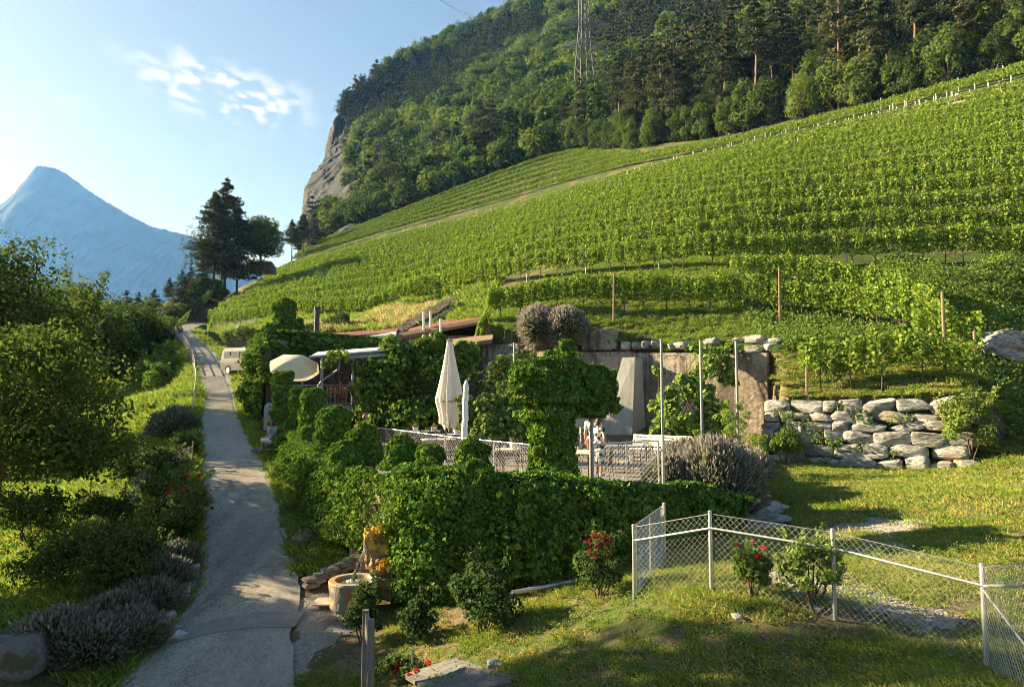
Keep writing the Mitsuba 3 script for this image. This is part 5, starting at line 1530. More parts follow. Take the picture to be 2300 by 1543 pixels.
for i, (px, py, d, w) in enumerate([(548, 752, 56, 'left'), (520, 762, 58, 'lowest')]):
    shrub('bank_bush', f'rounded {w} bush on the rocky bank above the van', 'shrub', P(px, py + 12, d), (1.0, 1.0, 0.7), 900, 0.16, (0.14, 0.19, 0.06), 120 + i, clumps=18)
for i, (px, py, d, r, h) in enumerate([(745, 745, 48, 1.1, .75), (800, 742, 49, 1.2, .55), (850, 735, 50, 1.4, .6), (700, 748, 47, .9, .6), (762, 735, 48.5, .9, .9)]):
    shrub('clipped_bush', f'dark clipped bush behind the roof, {("leftmost but one", "middle", "rightmost", "leftmost", "tallest")[i]}', 'shrub', P(px, py + 14, d), (r, r, h), 900, 0.17, (0.07, 0.115, 0.034), 130 + i, 'clipped bushes behind the restaurant roof', clumps=22)

# ------------------------------------------------------------------ single trees
def big_tree(name, label, group, foot, h, r, col, lsize, clumps, per, seed, low=0.2, lean=(0, 0), cr=0.33, extra=()):
    rng = np.random.default_rng(seed)
    R = np.array([r, r, h * (1 - low) / 2])
    p, n, c = clumped(rng, R, clumps, per, r * cr, -0.85, 0.35)
    off = np.array([lean[0], lean[1], h * (1 + low) / 2])
    for o_, R_, m_ in extra:
        p2, n2, c2 = clumped(rng, R_, m_, per, r * cr * 0.85, -0.85, 0.3)
        p, n, c = np.vstack([p, p2 + o_ - off]), np.vstack([n, n2]), np.vstack([c, c2 + o_ - off])
    k = thing(name, label, 'tree', group)
    part(k, 'crown', leaves(p + off + foot, nrm(n + [0, 0, 0.15]), lsize, rng, col, cj=0.25, hj=0.09, jit=0.65, droop=0.4), 'leaf')
    ws = [tube([foot - [0, 0, 0.6], foot + [lean[0] * .3, lean[1] * .3, h * low * 0.9], foot + [lean[0] * .7, lean[1] * .7, h * 0.55], foot + off + [0, 0, R[2] * 0.5]], [h * 0.026, h * 0.021, h * 0.012, h * 0.003], 8)]
    for q in c[rng.permutation(len(c))[:26]]:
        e = q * 0.92 + off + foot
        b0 = foot + [lean[0] * .35, lean[1] * .35, h * rng.uniform(low * 0.8, 0.5)]
        ws.append(tube([b0, b0 * 0.45 + e * 0.55 + [0, 0, 0.03 * h], e], [h * 0.010, h * 0.006, h * 0.0015], 5))
    part(k, 'trunk', merge(ws), 'bark', True)
    return k


def P_on(px, d):
    return at(px, d)


big_tree('walnut_tree', 'spreading walnut tree with low boughs over the left meadow', None, at(0, 22.5), 7.6, 4.0, (0.100, 0.145, 0.030), 0.145, 70, 150, 201, 0.20, (0.2, 0.3), cr=0.22, extra=[((2.3, -0.4, 2.9), (2.6, 2.2, 1.3), 46), ((0.2, 0.8, 5.6), (2.6, 2.4, 1.6), 30)])
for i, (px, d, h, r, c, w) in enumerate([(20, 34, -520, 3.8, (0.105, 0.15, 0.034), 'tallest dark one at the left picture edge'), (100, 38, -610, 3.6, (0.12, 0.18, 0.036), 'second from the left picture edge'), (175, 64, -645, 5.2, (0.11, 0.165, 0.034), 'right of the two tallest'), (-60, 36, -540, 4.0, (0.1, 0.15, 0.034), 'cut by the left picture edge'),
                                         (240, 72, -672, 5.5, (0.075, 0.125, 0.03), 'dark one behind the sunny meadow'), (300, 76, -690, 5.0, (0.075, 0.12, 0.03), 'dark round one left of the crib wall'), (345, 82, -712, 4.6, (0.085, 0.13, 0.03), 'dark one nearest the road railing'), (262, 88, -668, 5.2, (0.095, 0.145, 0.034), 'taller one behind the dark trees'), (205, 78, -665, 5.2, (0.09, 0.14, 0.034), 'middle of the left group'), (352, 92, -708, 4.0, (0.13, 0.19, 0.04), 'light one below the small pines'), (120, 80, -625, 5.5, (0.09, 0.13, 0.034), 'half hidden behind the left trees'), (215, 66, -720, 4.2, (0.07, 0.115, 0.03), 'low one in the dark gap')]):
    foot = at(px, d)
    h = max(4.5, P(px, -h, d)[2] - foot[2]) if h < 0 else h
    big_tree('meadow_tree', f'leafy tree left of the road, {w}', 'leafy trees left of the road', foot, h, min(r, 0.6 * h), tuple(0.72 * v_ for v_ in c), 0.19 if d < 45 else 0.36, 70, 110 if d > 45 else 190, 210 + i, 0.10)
# thin ragged tree standing out against the mountain
rng = np.random.default_rng(12)
foot = at(190, 46)
k = thing('ragged_tree', 'thin ragged tree with open twigs against the blue mountain', 'tree')
tw, lp = [], []
for i in range(22):
    a, z = rng.uniform(0, 2 * PI), rng.uniform(5.0, 8.6)
    e = foot + [math.cos(a) * rng.uniform(.5, 1.8), math.sin(a) * rng.uniform(.5, 1.8), z + rng.uniform(.3, 1.6)]
    b0 = foot + [0.2 * math.cos(a), 0.2 * math.sin(a), z - 1]
    tw.append(tube([b0, (b0 + e) / 2 + [0, 0, -.15], e], [0.05, 0.03, 0.01], 4))
    w = rng.uniform(.45, 1.08, (70, 1))
    lp.append(b0 * (1 - w) + e * w + rng.normal(size=(70, 3)) * 0.22)
tw.append(tube([foot - [0, 0, .5], foot + [0.2, 0, 4], foot + [0.1, 0, 8.5]], [0.16, 0.11, 0.04], 7))
lp = np.vstack(lp)
part(k, 'trunk', merge(tw), 'bark', True)
part(k, 'crown', leaves(lp, nrm(rng.normal(size=lp.shape) + [0, 0, .6]), 0.24, rng, (0.09, 0.13, 0.034), 0.25, 0.08), 'leaf')
# shade trees beside the road, outside the frame on the left: their dappled shade lies on road and lawn
for i, (x, y, h, r) in enumerate([(-15.6, 16.2, 6.6, 2.8), (-14.0, 12.2, 14.5, 3.3), (-12.2, 7.6, 14.5, 4.2), (-14.0, -2.0, 13.5, 4.8)]):
    big_tree('roadside_tree', f'leafy tree standing outside the left picture edge, {("upper", "middle", "nearest", "farthest")[i]} of four', 'trees outside the left picture edge', ground(x, y), h, r, (0.11, 0.16, 0.034), 0.26, 100, 90, 240 + i, 0.2, cr=0.28)

# the group at the end of the road
for i, (px, py, d, s, kind, w) in enumerate([
        (478, 640, 112, 0.78, 1, 'left one of the tall group at the bend of the road'), (505, 640, 116, 0.92, 2, 'thickest of the tall group at the bend of the road'), (532, 640, 114, 0.72, 2, 'right one of the tall group at the bend'), (452, 680, 110, 0.62, 4, 'low one left of the tall group'),
        (405, 700, 106, 0.46, 4, 'small bluish one above the road railing'), (378, 700, 108, 0.36, 3, 'small thin one above the road railing'), (425, 700, 112, 0.52, 4, 'medium one between small ones'), (310, 735, 130, 0.46, 2, 'right one of two small pines before the mountain'), (282, 735, 130, 0.50, 2, 'left one of two small pines before the mountain'), (345, 720, 118, 0.40, 3, 'slender one near two small pines'),
        (655, 590, 185, 0.60, 0, 'thin bare one on the skyline left of the cliff'), (680, 585, 190, 0.66, 0, 'second skyline pine left of the cliff'), (668, 585, 195, 0.5, 3, 'shortest skyline pine left of the cliff'), (705, 560, 205, .6, 4, 'dark one at the foot of the cliff')]):
    k = thing('pine_tree', f'dark pine, {w}', 'tree')
    inst(k, group_of(f'end_pine_{i}', trunk=(make_pine(800 + i, 22, (PINES[0][0] * .8, PINES[0][1] * .8, PINES[0][2] * .8), 0.55, (0.5, 0.26, 0.16, 0.4, 0.12)[kind], 0.22 if kind in (1, 2, 4) else 0.15, 24, 60)[0], 'bark', True), crown=(make_pine(800 + i, 22, (0.062, 0.078, 0.038), 0.60, (0.5, 0.26, 0.16, 0.4, 0.12)[kind], 0.22 if kind in (1, 2, 4) else 0.15, 24, 60)[1], 'needle', False)), M4(P(px, py, d) - [0, 0, 1.0], i * 1.3, s) if px > 460 else M4(at(px, d), i * 1.3, (P(px, {452: 575, 405: 600, 378: 622, 425: 592, 310: 652, 282: 648, 345: 646}[px], d)[2] - float(at(px, d)[2])) / 22.0))
# bare larch rising from the group
rng = np.random.default_rng(19)
foot = P(497, 640, 115)
k = thing('larch_tree', 'sparse bare topped larch rising out of the dark pine group', 'tree')
tw = [tube([foot, foot + [0, 0, 16.2]], [0.24, 0.03], 6)]
lp = []
for i in range(60):
    z = rng.uniform(7.5, 16.0)
    a = rng.uniform(0, 2 * PI)
    L = 3.6 * (1.08 - (z - 7) / 9.6) * rng.uniform(0.6, 1.1) + 0.7
    e = foot + [L * math.cos(a), L * math.sin(a), z + 0.35 * L]
    tw.append(tube([foot + [0, 0, z], foot + [0.6 * L * math.cos(a), 0.6 * L * math.sin(a), z + 0.08 * L], e], [0.045, 0.028, 0.010], 3))
    for b in range(5):
        t = rng.uniform(.4, 1)
        s0 = foot + [t * L * math.cos(a), t * L * math.sin(a), z + 0.22 * L * t]
        tw.append(tube([s0, s0 + [rng.normal() * .4, rng.normal() * .4, .35]], [0.018, 0.006], 3))
    w = rng.uniform(0.3, 1, (16, 1))
    lp.append((foot + [0, 0, z]) * (1 - w) + e * w + rng.normal(size=(16, 3)) * .15)
part(k, 'trunk', merge(tw), 'bark', True)
lp = np.vstack(lp)
part(k, 'crown', leaves(lp, nrm(rng.normal(size=lp.shape) + [0, 0, 1]), 0.30, rng, (0.08, 0.09, 0.045), aspect=0.5), 'needle')
big_tree('leafy_tree', 'large leafy tree right of the dark pine group above the vines', None, P(585, 612, 118), 10.2, 4.2, (0.11, 0.155, 0.042), 0.34, 80, 110, 260, 0.15)
# vines near the end of the road
vp_ = np.array([at(335, 92), at(375, 96), at(420, 98), at(445, 101)])
vine_row(np.array([vp_[0] + (vp_[1] - vp_[0]) * t for t in np.linspace(0, 1, 10)]), 'short vine row on the crest left of the road bend', 'vine rows at the road bend', None, 790, posts=3, post=GREYPOST)
vine_row(np.array([vp_[1] + (vp_[2] - vp_[1]) * t for t in np.linspace(0, 1, 10)]), 'short vine row above the road railing, before the bend', 'vine rows at the road bend', None, 791, posts=3, post=GREYPOST)
va, vb = P(458, 692, 104), P(495, 650, 118)
vine_row(np.array([va + (vb - va) * t for t in np.linspace(0, 1, 12)]), 'steep vine row climbing beside the dark pine group', 'vine rows at the road bend', None, 792, posts=0)

for i, (px, d, r, h, w) in enumerate([(352, 96, 2.6, 2.2, 'leftmost'), (378, 99, 2.4, 1.9, 'left'), (398, 103, 2.2, 2.2, 'middle'), (418, 106, 2.6, 2.0, 'right'), (440, 110, 2.4, 2.4, 'rightmost, nearest the tall pines'), (330, 104, 3.0, 2.6, 'far left'), (468, 114, 2.2, 1.8, 'below the tall pines'), (488, 112, 1.8, 1.4, 'highest')]):
    shrub('crest_shrub', f'dark green shrub on the crest where the road bends, {w}', 'shrub', at(px, d), (r, r, h), 1500, 0.36, (0.085, 0.13, 0.034), 150 + i, 'shrubs on the crest at the road bend', clumps=26, stems=3)
# ------------------------------------------------------------------ near vine rows
def row_from(pts, n=60):
    q = np.array(pts, float)
    run = np.concatenate([[0], np.cumsum(np.linalg.norm(np.diff(q[:, :2], axis=0), axis=1))])
    u = np.linspace(0, run[-1], n)
    x, y = PchipInterpolator(run, q[:, 0])(u), PchipInterpolator(run, q[:, 1])(u)
    return np.stack([x, y, G(x, y)], 1)


near_row = row_from([at(985, 40.5), at(1150, 39.3), at(1320, 38.0), at(1500, 36.8), at(1750, 34.6), at(1900, 32.6), at(2030, 30.6), at(2120, 28.8)])
vine_row(near_row, 'nearest long vine row with grapes above the concrete wall', 'vine rows above the terrace', None, 801, posts=0, stems=True, grapes=True, hs=1.06)
second = row_from([at(1650, 38.6), at(1850, 36.4), at(2000, 34.0), at(2100, 31.6)])
vine_row(second, 'vine row just behind the nearest long one, on its right half', 'vine rows above the terrace', None, 802, posts=0, stems=True)
low_row = row_from([at(1803, 27.2), at(1900, 26.4), at(2050, 25.4), at(2180, 24.6)])
vine_row(low_row, 'short vine row with grapes standing right above the boulder wall', 'vine rows above the terrace', None, 803, posts=0, stems=True, grapes=True, hs=1.0)
stub = row_from([at(2060, 28.2), at(2130, 27.6), at(2195, 27.0)])
vine_row(stub, 'stub of a vine row at the right end above the boulder wall', 'vine rows above the terrace', None, 804, posts=0, stems=True, hs=1.05)
left_row = row_from([at(1085, 55), at(960, 58.5), at(800, 64), at(640, 72.5), at(540, 79), at(470, 85)])
vine_row(left_row, 'vine row above the dry bank behind the restaurant roof', 'vine rows on the left lower slope', None, 805, posts=5, stems=True)
for i, (px, d, h, w) in enumerate([(1124, 38.6, 2.5, 'first from the left'), (1378, 36.6, 2.75, 'left of the lavender poles'), (1751, 33.6, 3.0, 'tallest one at the bend'), (1807, 27.0, 2.0, 'short one at the wall end'), (2087, 29.6, 2.2, 'right one in the upper row'), (2117, 25.3, 3.2, 'thick one above the boulders'), (2185, 25.2, 2.0, 'leaning one at the right end')]):
    q = at(px, d)
    k = thing('wooden_post', f'weathered wooden vineyard post, {w}', 'post', 'wooden posts of the near vine rows')
    put(k, merge([tube([q - [0, 0, 0.4], q + [0.03, 0, h * 0.5], q + [0.05, 0.02, h]], [0.062, 0.058, 0.052], 8), tube([q + [0.05, 0.02, h], q + [0.05, 0.02, h + 0.03]], [0.052, 0.03], 8)]), 'wood', 40)
for i, row in enumerate((near_row, low_row)):
    for hgt in (0.85, 1.35):
        k = thing('trellis_wire', f'thin trellis wire along the {("nearest long vine row", "short vine row above the boulders")[i]}, {("lower", "upper")[hgt > 1]}', 'wire')
        put(k, tube(row[::4] + [0, -0.06, hgt], 0.006, 3), 'galvanised')
# ------------------------------------------------------------------ tables and chairs
def rigid(shapes):
    """a list of (part name, mesh, bsdf, smooth) -> prototype of shape dicts"""
    return [(n, mikit.ply((m[0], m[1]), b, s)) for n, m, b, s in shapes]


def place(proto, k, m):
    for n, sh in proto:
        reuse(k, n, sh, m)


def metal_chair():
    t = []
    leg = lambda p: tube(p, 0.011, 6)
    seat = [box([0, -0.19 + i * 0.055, 0.45], (0.40, 0.045, 0.014)) for i in range(8)]
    t.append(('seat', merge(seat), 'grey_metal', False))
    a = np.linspace(0, PI, 11)
    back = [leg(np.stack([0.21 * np.cos(a), 0 * a - 0.20 - 0.05 * np.sin(a), 0.58 + 0.32 * np.sin(a)], 1))] + [leg([[x, -0.20, 0.46], [x, -0.24, 0.58 + 0.32 * math.sqrt(max(0, 1 - (x / 0.21) ** 2))]]) for x in (-0.12, -0.06, 0, 0.06, 0.12)]
    t.append(('backrest', merge(back), 'dark_metal', True))
    for sx in (-1, 1):
        t.append(('leg', leg([[sx * 0.19, 0.19, 0.45], [sx * 0.21, 0.23, 0.0]]), 'dark_metal', True))
        t.append(('leg', leg([[sx * 0.21, -0.20, 0.60], [sx * 0.20, -0.20, 0.45], [sx * 0.22, -0.27, 0.0]]), 'dark_metal', True))
        t.append(('armrest', leg([[sx * 0.21, -0.21, 0.66], [sx * 0.25, 0.0, 0.68], [sx * 0.23, 0.17, 0.62], [sx * 0.20, 0.19, 0.45]]), 'dark_metal', True))
    return rigid(t)


def wood_chair():
    t = [('seat', box([0, 0, 0.45], (0.42, 0.42, 0.035), 0, 0.01), 'chair_wood', False), ('backrest', merge([box([0, -0.20, 0.86], (0.42, 0.03, 0.09)), box([0, -0.20, 0.66], (0.38, 0.025, 0.05))] + [box([x, -0.20, 0.70], (0.03, 0.02, 0.28)) for x in (-0.1, 0, 0.1)]), 'chair_wood', False)]
    for sx in (-1, 1):
        t.append(('leg', box([sx * 0.19, 0.19, 0.225], (0.04, 0.04, 0.45)), 'chair_wood', False))
        t.append(('leg', box([sx * 0.19, -0.20, 0.45], (0.04, 0.04, 0.90)), 'chair_wood', False))
    return rigid(t)


def table(w, d, top, h=0.74):
    t = [('table_top', box([0, 0, h], (w, d, 0.035), 0, 0.012), top, 20)]
    for sx in (-1, 1):
        for sy in (-1, 1):
            t.append(('leg', tube([[sx * (w / 2 - 0.08), sy * (d / 2 - 0.08), h - 0.02], [sx * (w / 2 - 0.05), sy * (d / 2 - 0.05), 0]], 0.017, 6), 'dark_metal', True))
    return rigid(t)


CHAIR, WCHAIR = metal_chair(), wood_chair()
scene['table_grey'] = two(principled((0.30, 0.29, 0.28), 0.5))
scene['table_pale'] = two(principled((0.50, 0.44, 0.37), 0.5))
TG, TP, TW = table(1.6, 0.75, 'table_grey'), table(1.1, 0.7, 'table_pale'), table(0.9, 0.7, 'chair_wood')
tabs = [(945, 28.0, TG, 0.15, 'long grey one in front of the big dark shrub'), (1020, 26.0, TG, 0.1, 'grey one at the foot of the closed parasol'), (985, 23.4, TP, 0.3, 'near the left end of the mesh fence'), (1130, 19.4, TP, 0.2, 'pale one right behind the mesh fence'), (1100, 28.5, TG, 0.1, 'farthest one beside the kiwi vine'),
        (1308, 18.6, TP, 1.2, 'wooden one left of the terrace gate'), (1405, 20.6, TG, 0.15, 'dark one behind the terrace gate'), (1255, 26.5, TG, 0.1, 'hidden behind the tall ivy pillar')]
tn = []
for i, (px, d, proto, a, w) in enumerate(tabs):
    q = P(px, 900, d)
    k = thing('table', f'terrace table, {w}', 'table', 'tables on the gravel terrace')
    place(proto, k, M4([q[0], d, TERRACE_Z], a))
    tn.append((q[0], d))
rng = np.random.default_rng(21)
words = ['by the long grey table', 'by the table under the closed parasol', 'by the table near the left end of the fence', 'by the pale table behind the fence', 'by the farthest table beside the kiwi vine', 'by the wooden table left of the gate', 'by the dark table behind the gate', 'by the table behind the ivy pillar']
sides = ['front left', 'front right', 'back left', 'back right', 'left end', 'right end']
for i, (x, y) in enumerate(tn):
    a = tabs[i][3]
    for j, (u, v, r) in enumerate([(-0.38, -0.62, 0), (0.38, -0.64, 0), (-0.36, 0.64, PI), (0.36, 0.62, PI), (-1.05, 0, -PI / 2), (1.05, 0, PI / 2)]):
        if j > 3 and i not in (0, 1, 6):
            continue
        if i in (5,) and j in (1, 3):
            continue
        o = rotz(a) @ np.array([u + 0.06 * rng.normal(), v + 0.05 * rng.normal(), 0])
        k = thing('chair', f'dark metal garden chair {words[i]}, {sides[j]}', 'chair', 'metal chairs on the gravel terrace')
        place(CHAIR, k, M4([x + o[0], y + o[1], TERRACE_Z], a + r + 0.15 * rng.normal()))
pot = lathe([(0.0, 0.0), (0.085, 0.0), (0.125, 0.15), (0.14, 0.16), (0.12, 0.16), (0.105, 0.13), (0.0, 0.13)], 16)
POT = mikit.ply(pot, 'pot_white', 35)
for i, (ti, u, w) in enumerate([(0, -0.2, 'long grey table'), (0, 0.55, 'right end of the long grey table'), (1, 0.1, 'table under the closed parasol'), (4, 0.0, 'farthest table'), (3, 0.3, 'pale table behind the fence')]):
    x, y = tn[ti]
    k = thing('flower_pot', f'white flower pot with pale plant on the {w}', 'flower pot', 'flower pots on the terrace tables')
    m = M4([x + u, y, TERRACE_Z + 0.76])
    reuse(k, 'pot', POT, m)
    p, n, _ = clumped(rng, (0.15, 0.15, 0.10), 10, 12, 0.06)
    part(k, 'plant', leaves(p + [x + u, y, TERRACE_Z + 0.98], n, 0.06, rng, (0.26, 0.24, 0.12)), 'leaf')
for i, (px, d, a, w) in enumerate([(745, 33.9, 0.3, 'left'), (775, 34.2, -0.4, 'middle'), (802, 34.0, 2.6, 'right')]):
    q = P(px, 880, d)
    k = thing('wooden_chair', f'reddish brown wooden chair on the deck, {w} one behind the railing', 'chair', 'wooden chairs on the deck')
    place(WCHAIR, k, M4([q[0], d, DZ], a))
q = P(765, 880, 34.8)
k = thing('wooden_table', 'reddish brown wooden table on the deck between the chairs', 'table')
place(TW, k, M4([q[0], 34.8, DZ], 0.1))
k = thing('slatted_bench', 'long white slatted bench behind the terrace gate', 'bench')
A, B = P(1412, 985, 23.6), P(1545, 1000, 22.4)
A[2] = B[2] = TERRACE_Z
ang = math.atan2(B[1] - A[1], B[0] - A[0])
L = np.linalg.norm(B - A)
c = (A + B) / 2
for i in range(5):
    o = rotz(ang) @ np.array([0, -0.20 + i * 0.10, 0])
    part(k, 'seat_slat', box(c + o + [0, 0, 0.44], (L, 0.075, 0.025), ang), 'white_paint')
for i in range(4):
    o = rotz(ang) @ np.array([0, 0.30 + 0.03 * i, 0])
    part(k, 'back_slat', box(c + o + [0, 0, 0.55 + i * 0.10], (L, 0.022, 0.075), ang), 'white_paint')
for u in (-0.45, 0, 0.45):
    o = rotz(ang) @ np.array([u * L, 0, 0])
    part(k, 'leg', merge([box(c + o + [0, 0, 0.21], (0.05, 0.42, 0.42), ang), box(c + o + rotz(ang) @ np.array([0, 0.36, 0.62]), (0.05, 0.04, 0.5), ang)]), 'white_paint')

# ------------------------------------------------------------------ people
import manifold3d as m3


def _ball(c, r, n=14):
    return m3.Manifold.sphere(float(r), n).translate([float(x) for x in c])


def bones(chain_list, length=0.035, it=6):
    """chains of (point, radius): hulls of the balls at both ends of every bone, joined and smoothed to one surface"""
    parts = []
    for ch in chain_list:
        for (a, ra_), (b, rb) in zip(ch[:-1], ch[1:]):
            parts.append(m3.Manifold.batch_hull([_ball(a, ra_), _ball(b, rb)]))
    m = m3.Manifold.batch_boolean(parts, m3.OpType.Add).refine_to_length(length)
    d = m.to_mesh()
    t = trimesh.Trimesh(d.vert_properties[:, :3], d.tri_verts)
    trimesh.smoothing.filter_taubin(t, iterations=it)
    return np.array(t.vertices), np.array(t.faces)


def hand(w, d, side, curl=0.5, s=1.0):
    """palm, four fingers and a thumb from the wrist w along the direction d"""
    d = nrm(np.asarray(d, float))
    up = np.array([0, 0, 1.0]) if abs(d[2]) < 0.8 else np.array([0, 1.0, 0])
    x = nrm(np.cross(d, up)) * side
    y = np.cross(x, d) * side
    c = [[(w, 0.026 * s), (w + d * 0.05 * s, 0.032 * s), (w + d * 0.085 * s, 0.030 * s)]]
    for i, ln in enumerate((0.068, 0.078, 0.072, 0.056)):
        b = w + d * 0.085 * s + x * (0.030 - 0.020 * i) * s
        m = b + d * ln * 0.55 * s + y * 0.02 * curl * s
        c.append([(b, 0.0095 * s), (m, 0.009 * s), (m + (d * (1 - curl * 0.7) + y * curl) * ln * 0.5 * s, 0.0078 * s)])
    b = w + d * 0.03 * s + x * 0.026 * s
    c.append([(b, 0.012 * s), (b + (d * 0.6 + x * 0.8) * 0.035 * s, 0.0105 * s), (b + (d * 1.0 + x * 0.8) * 0.058 * s, 0.009 * s)])
    return c


def person(label, loc, rz, h, pose, skin, hair, clothes, face=0.0):
    """a figure of height h standing at loc and facing +y turned by rz; pose: joints in units of the height"""
    J = {'hipL': (-.055, 0, .52), 'hipR': (.055, 0, .52), 'kneeL': (-.06, .012, .285), 'kneeR': (.06, .012, .285), 'ankL': (-.06, -.01, .045), 'ankR': (.06, -.01, .045), 'pel': (0, 0, .54), 'waist': (0, .005, .62), 'chest': (0, .0, .74), 'neck': (0, -.005, .835),
         'shL': (-.105, 0, .81), 'shR': (.105, 0, .81), 'elL': (-.14, -.01, .63), 'elR': (.14, -.01, .63), 'wrL': (-.135, .05, .49), 'wrR': (.135, .05, .49), 'head': (0, .012, .925), **pose}
    J = {k: np.array(v) * h for k, v in J.items()}
    S = h / 1.7
    ch = []
    for s, sg_ in (('L', -1), ('R', 1)):
        ch.append([(J['hip' + s], .082 * S), (J['knee' + s], .052 * S), (J['knee' + s] * 0.55 + J['ank' + s] * 0.45 + np.array([0, -.012, 0]) * S, .050 * S), (J['ank' + s], .034 * S)])
        ch.append([(J['ank' + s] + np.array([0, -.02, -.035]) * S, .032 * S), (J['ank' + s] + np.array([0.01 * sg_, .13, -.045]) * S, .028 * S)])
        ch.append([(J['sh' + s], .050 * S), (J['el' + s], .037 * S), (J['wr' + s], .025 * S)])
        ch.append([(J['chest'] + np.array([0.05 * sg_, 0, .03]) * S, .085 * S), (J['sh' + s], .050 * S)])
        ch += hand(J['wr' + s], J['wr' + s] - J['el' + s], sg_, 0.5, S)
    ch.append([(J['hipL'], .095 * S), (J['hipR'], .095 * S)])
    ch.append([(J['pel'], .115 * S), (J['waist'], .100 * S), (J['chest'], .115 * S), (J['neck'] - np.array([0, 0, .06]) * S, .07 * S), (J['neck'], .048 * S), (J['head'] - np.array([0, 0.01, .03]) * S, .046 * S)])
    hd = J['head']
    ch.append([(hd + np.array([0, 0, .02]) * S, .088 * S), (hd + np.array([0, .018, -.055]) * S, .062 * S)])
    ch.append([(hd + np.array([0, .08, -.005]) * S, .012 * S), (hd + np.array([0, .097, -.025]) * S, .013 * S)])
    ch.append([(hd + np.array([-.02, .080, -.062]) * S, .010 * S), (hd + np.array([.02, .080, -.062]) * S, .010 * S)])
    for sg_ in (-1, 1):
        ch.append([(hd + np.array([sg_ * .088, -.005, .0]) * S, .018 * S), (hd + np.array([sg_ * .086, 0, -.035]) * S, .013 * S)])
    m = M4(loc, rz)
    tr = lambda mesh: (mesh[0] @ m[:3, :3].T + m[:3, 3], mesh[1])
    k = thing('person', label, 'person')
    part(k, 'body', tr(bones(ch, 0.022 * S, 5)), skin, True)
    for sg_ in (-1, 1):
        part(k, 'eye', tr((ICO[1][0] * 0.009 * S + hd + np.array([sg_ * .032, .083, .012]) * S, ICO[1][1])), 'black', True)
    for name, bsdf, chains in clothes(J, S):
        part(k, name, tr(bones(chains, 0.03 * S, 5)), bsdf, True)
    part(k, 'hair', tr(bones(hair(J, S), 0.02 * S, 4)), 'hair_brown', True)
    return k


scene['skin'] = two(principled((0.46, 0.27, 0.19), 0.55))
scene['hair_brown'] = two(principled((0.07, 0.035, 0.02), 0.6))
scene['pink_cloth'] = two(principled((0.55, 0.32, 0.30), 0.85))
scene['white_cloth'] = two(principled((0.70, 0.69, 0.68), 0.85))


def f_print(p, n, uv):
    a = fbm(p.x * 11, p.y * 11, p.z * 9, 2)
    return mix((0.74, 0.73, 0.71), (0.03, 0.03, 0.035), smoothstep(0.50, 0.54, a))


scene['print_cloth'] = two(principled(proc(f_print), 0.85))
scene['navy_cloth'] = two(principled((0.03, 0.04, 0.07), 0.85))
scene['blue_cloth'] = two(principled((0.35, 0.42, 0.52), 0.85))
scene['brown_cloth'] = two(principled((0.17, 0.09, 0.06), 0.85))
V = lambda *a: np.array(a)
short_hair = lambda J, S: [[(J['head'] + V(0, -.015, .035) * S, .098 * S), (J['head'] + V(0, -.045, -.03) * S, .080 * S)], [(J['head'] + V(0, .035, .075) * S, .058 * S), (J['head'] + V(0, -.02, .07) * S, .075 * S)]]
long_hair = lambda J, S: short_hair(J, S) + [[(J['head'] + V(0, -.055, 0) * S, .080 * S), (J['head'] + V(0, -.075, -.17) * S, .075 * S), (J['head'] + V(0, -.085, -.33) * S, .040 * S)]]


def torso(J, S, g=0.014, low='pel', sleeves=0.45):
    c = [[(J['pel'], (.118 + g) * S), (J['waist'], (.103 + g) * S), (J['chest'], (.117 + g) * S), (J['neck'] - V(0, 0, .065) * S, .075 * S)]]
    for s, q in (('L', -1), ('R', 1)):
        c.append([(J['chest'] + V(0.05 * q, 0, .03) * S, (.087 + g) * S), (J['sh' + s], (.052 + g) * S), (J['sh' + s] * (1 - sleeves) + J['el' + s] * sleeves, (.046 + g) * S)])
    c.append([(J['hipL'] + V(0, 0, .05) * S, .10 * S), (J['hipR'] + V(0, 0, .05) * S, .10 * S)])
    return c


def legs_cloth(J, S, to=1.0, g=0.012):
    c = [[(J['hipL'], (.098 + g) * S), (J['hipR'], (.098 + g) * S)], [(J['pel'], (.117 + g) * S), (J['pel'] + V(0, 0, .04) * S, (.113 + g) * S)]]
    for s in 'LR':
        c.append([(J['hip' + s], (.086 + g) * S), (J['knee' + s], (.058 + g) * S)] + ([(J['ank' + s] + V(0, 0, .03) * S, (.045 + g) * S)] if to > 0.9 else []))
    return c


def dress(J, S):
    return [('dress', 'pink_cloth', torso(J, S, 0.016, sleeves=0.6) + [[(J['pel'], .135 * S), (V(0, 0, .36) * S * 1.7, .20 * S)], [(V(-.05, 0, .36) * S * 1.7, .17 * S), (V(.05, 0, .36) * S * 1.7, .17 * S)]])]


def shoes(J, S):
    return [[(J['ank' + s] + V(0, -.02, -.035) * S, .038 * S), (J['ank' + s] + V(0, .13, -.045) * S, .034 * S)] for s in 'LR']


q = P(1345, 1065, 19.5)
person('woman in black and white patterned clothes, hand on hip, behind the gate', [q[0], 19.5, TERRACE_Z], -0.9, 1.62, {'elR': (.20, -.06, .66), 'wrR': (.12, .03, .56), 'elL': (-.15, .0, .64), 'wrL': (-.12, .09, .53), 'kneeR': (.055, .03, .285)}, 'skin', short_hair,
       lambda J, S: [('top', 'print_cloth', torso(J, S, 0.02, sleeves=0.3)), ('trousers', 'navy_cloth', [[(J['pel'], .136 * S), (J['pel'] - V(0, 0, .06) * S, .14 * S)]] + legs_cloth(J, S, 0.5, 0.010)), ('skirt', 'print_cloth', [[(V(-.04, 0, .42) * S * 1.7, .15 * S), (V(-.05, 0, .29) * S * 1.7, .155 * S)], [(V(.04, 0, .42) * S * 1.7, .15 * S), (V(.05, 0, .29) * S * 1.7, .155 * S)]]), ('shoes', 'white_cloth', shoes(J, S))])
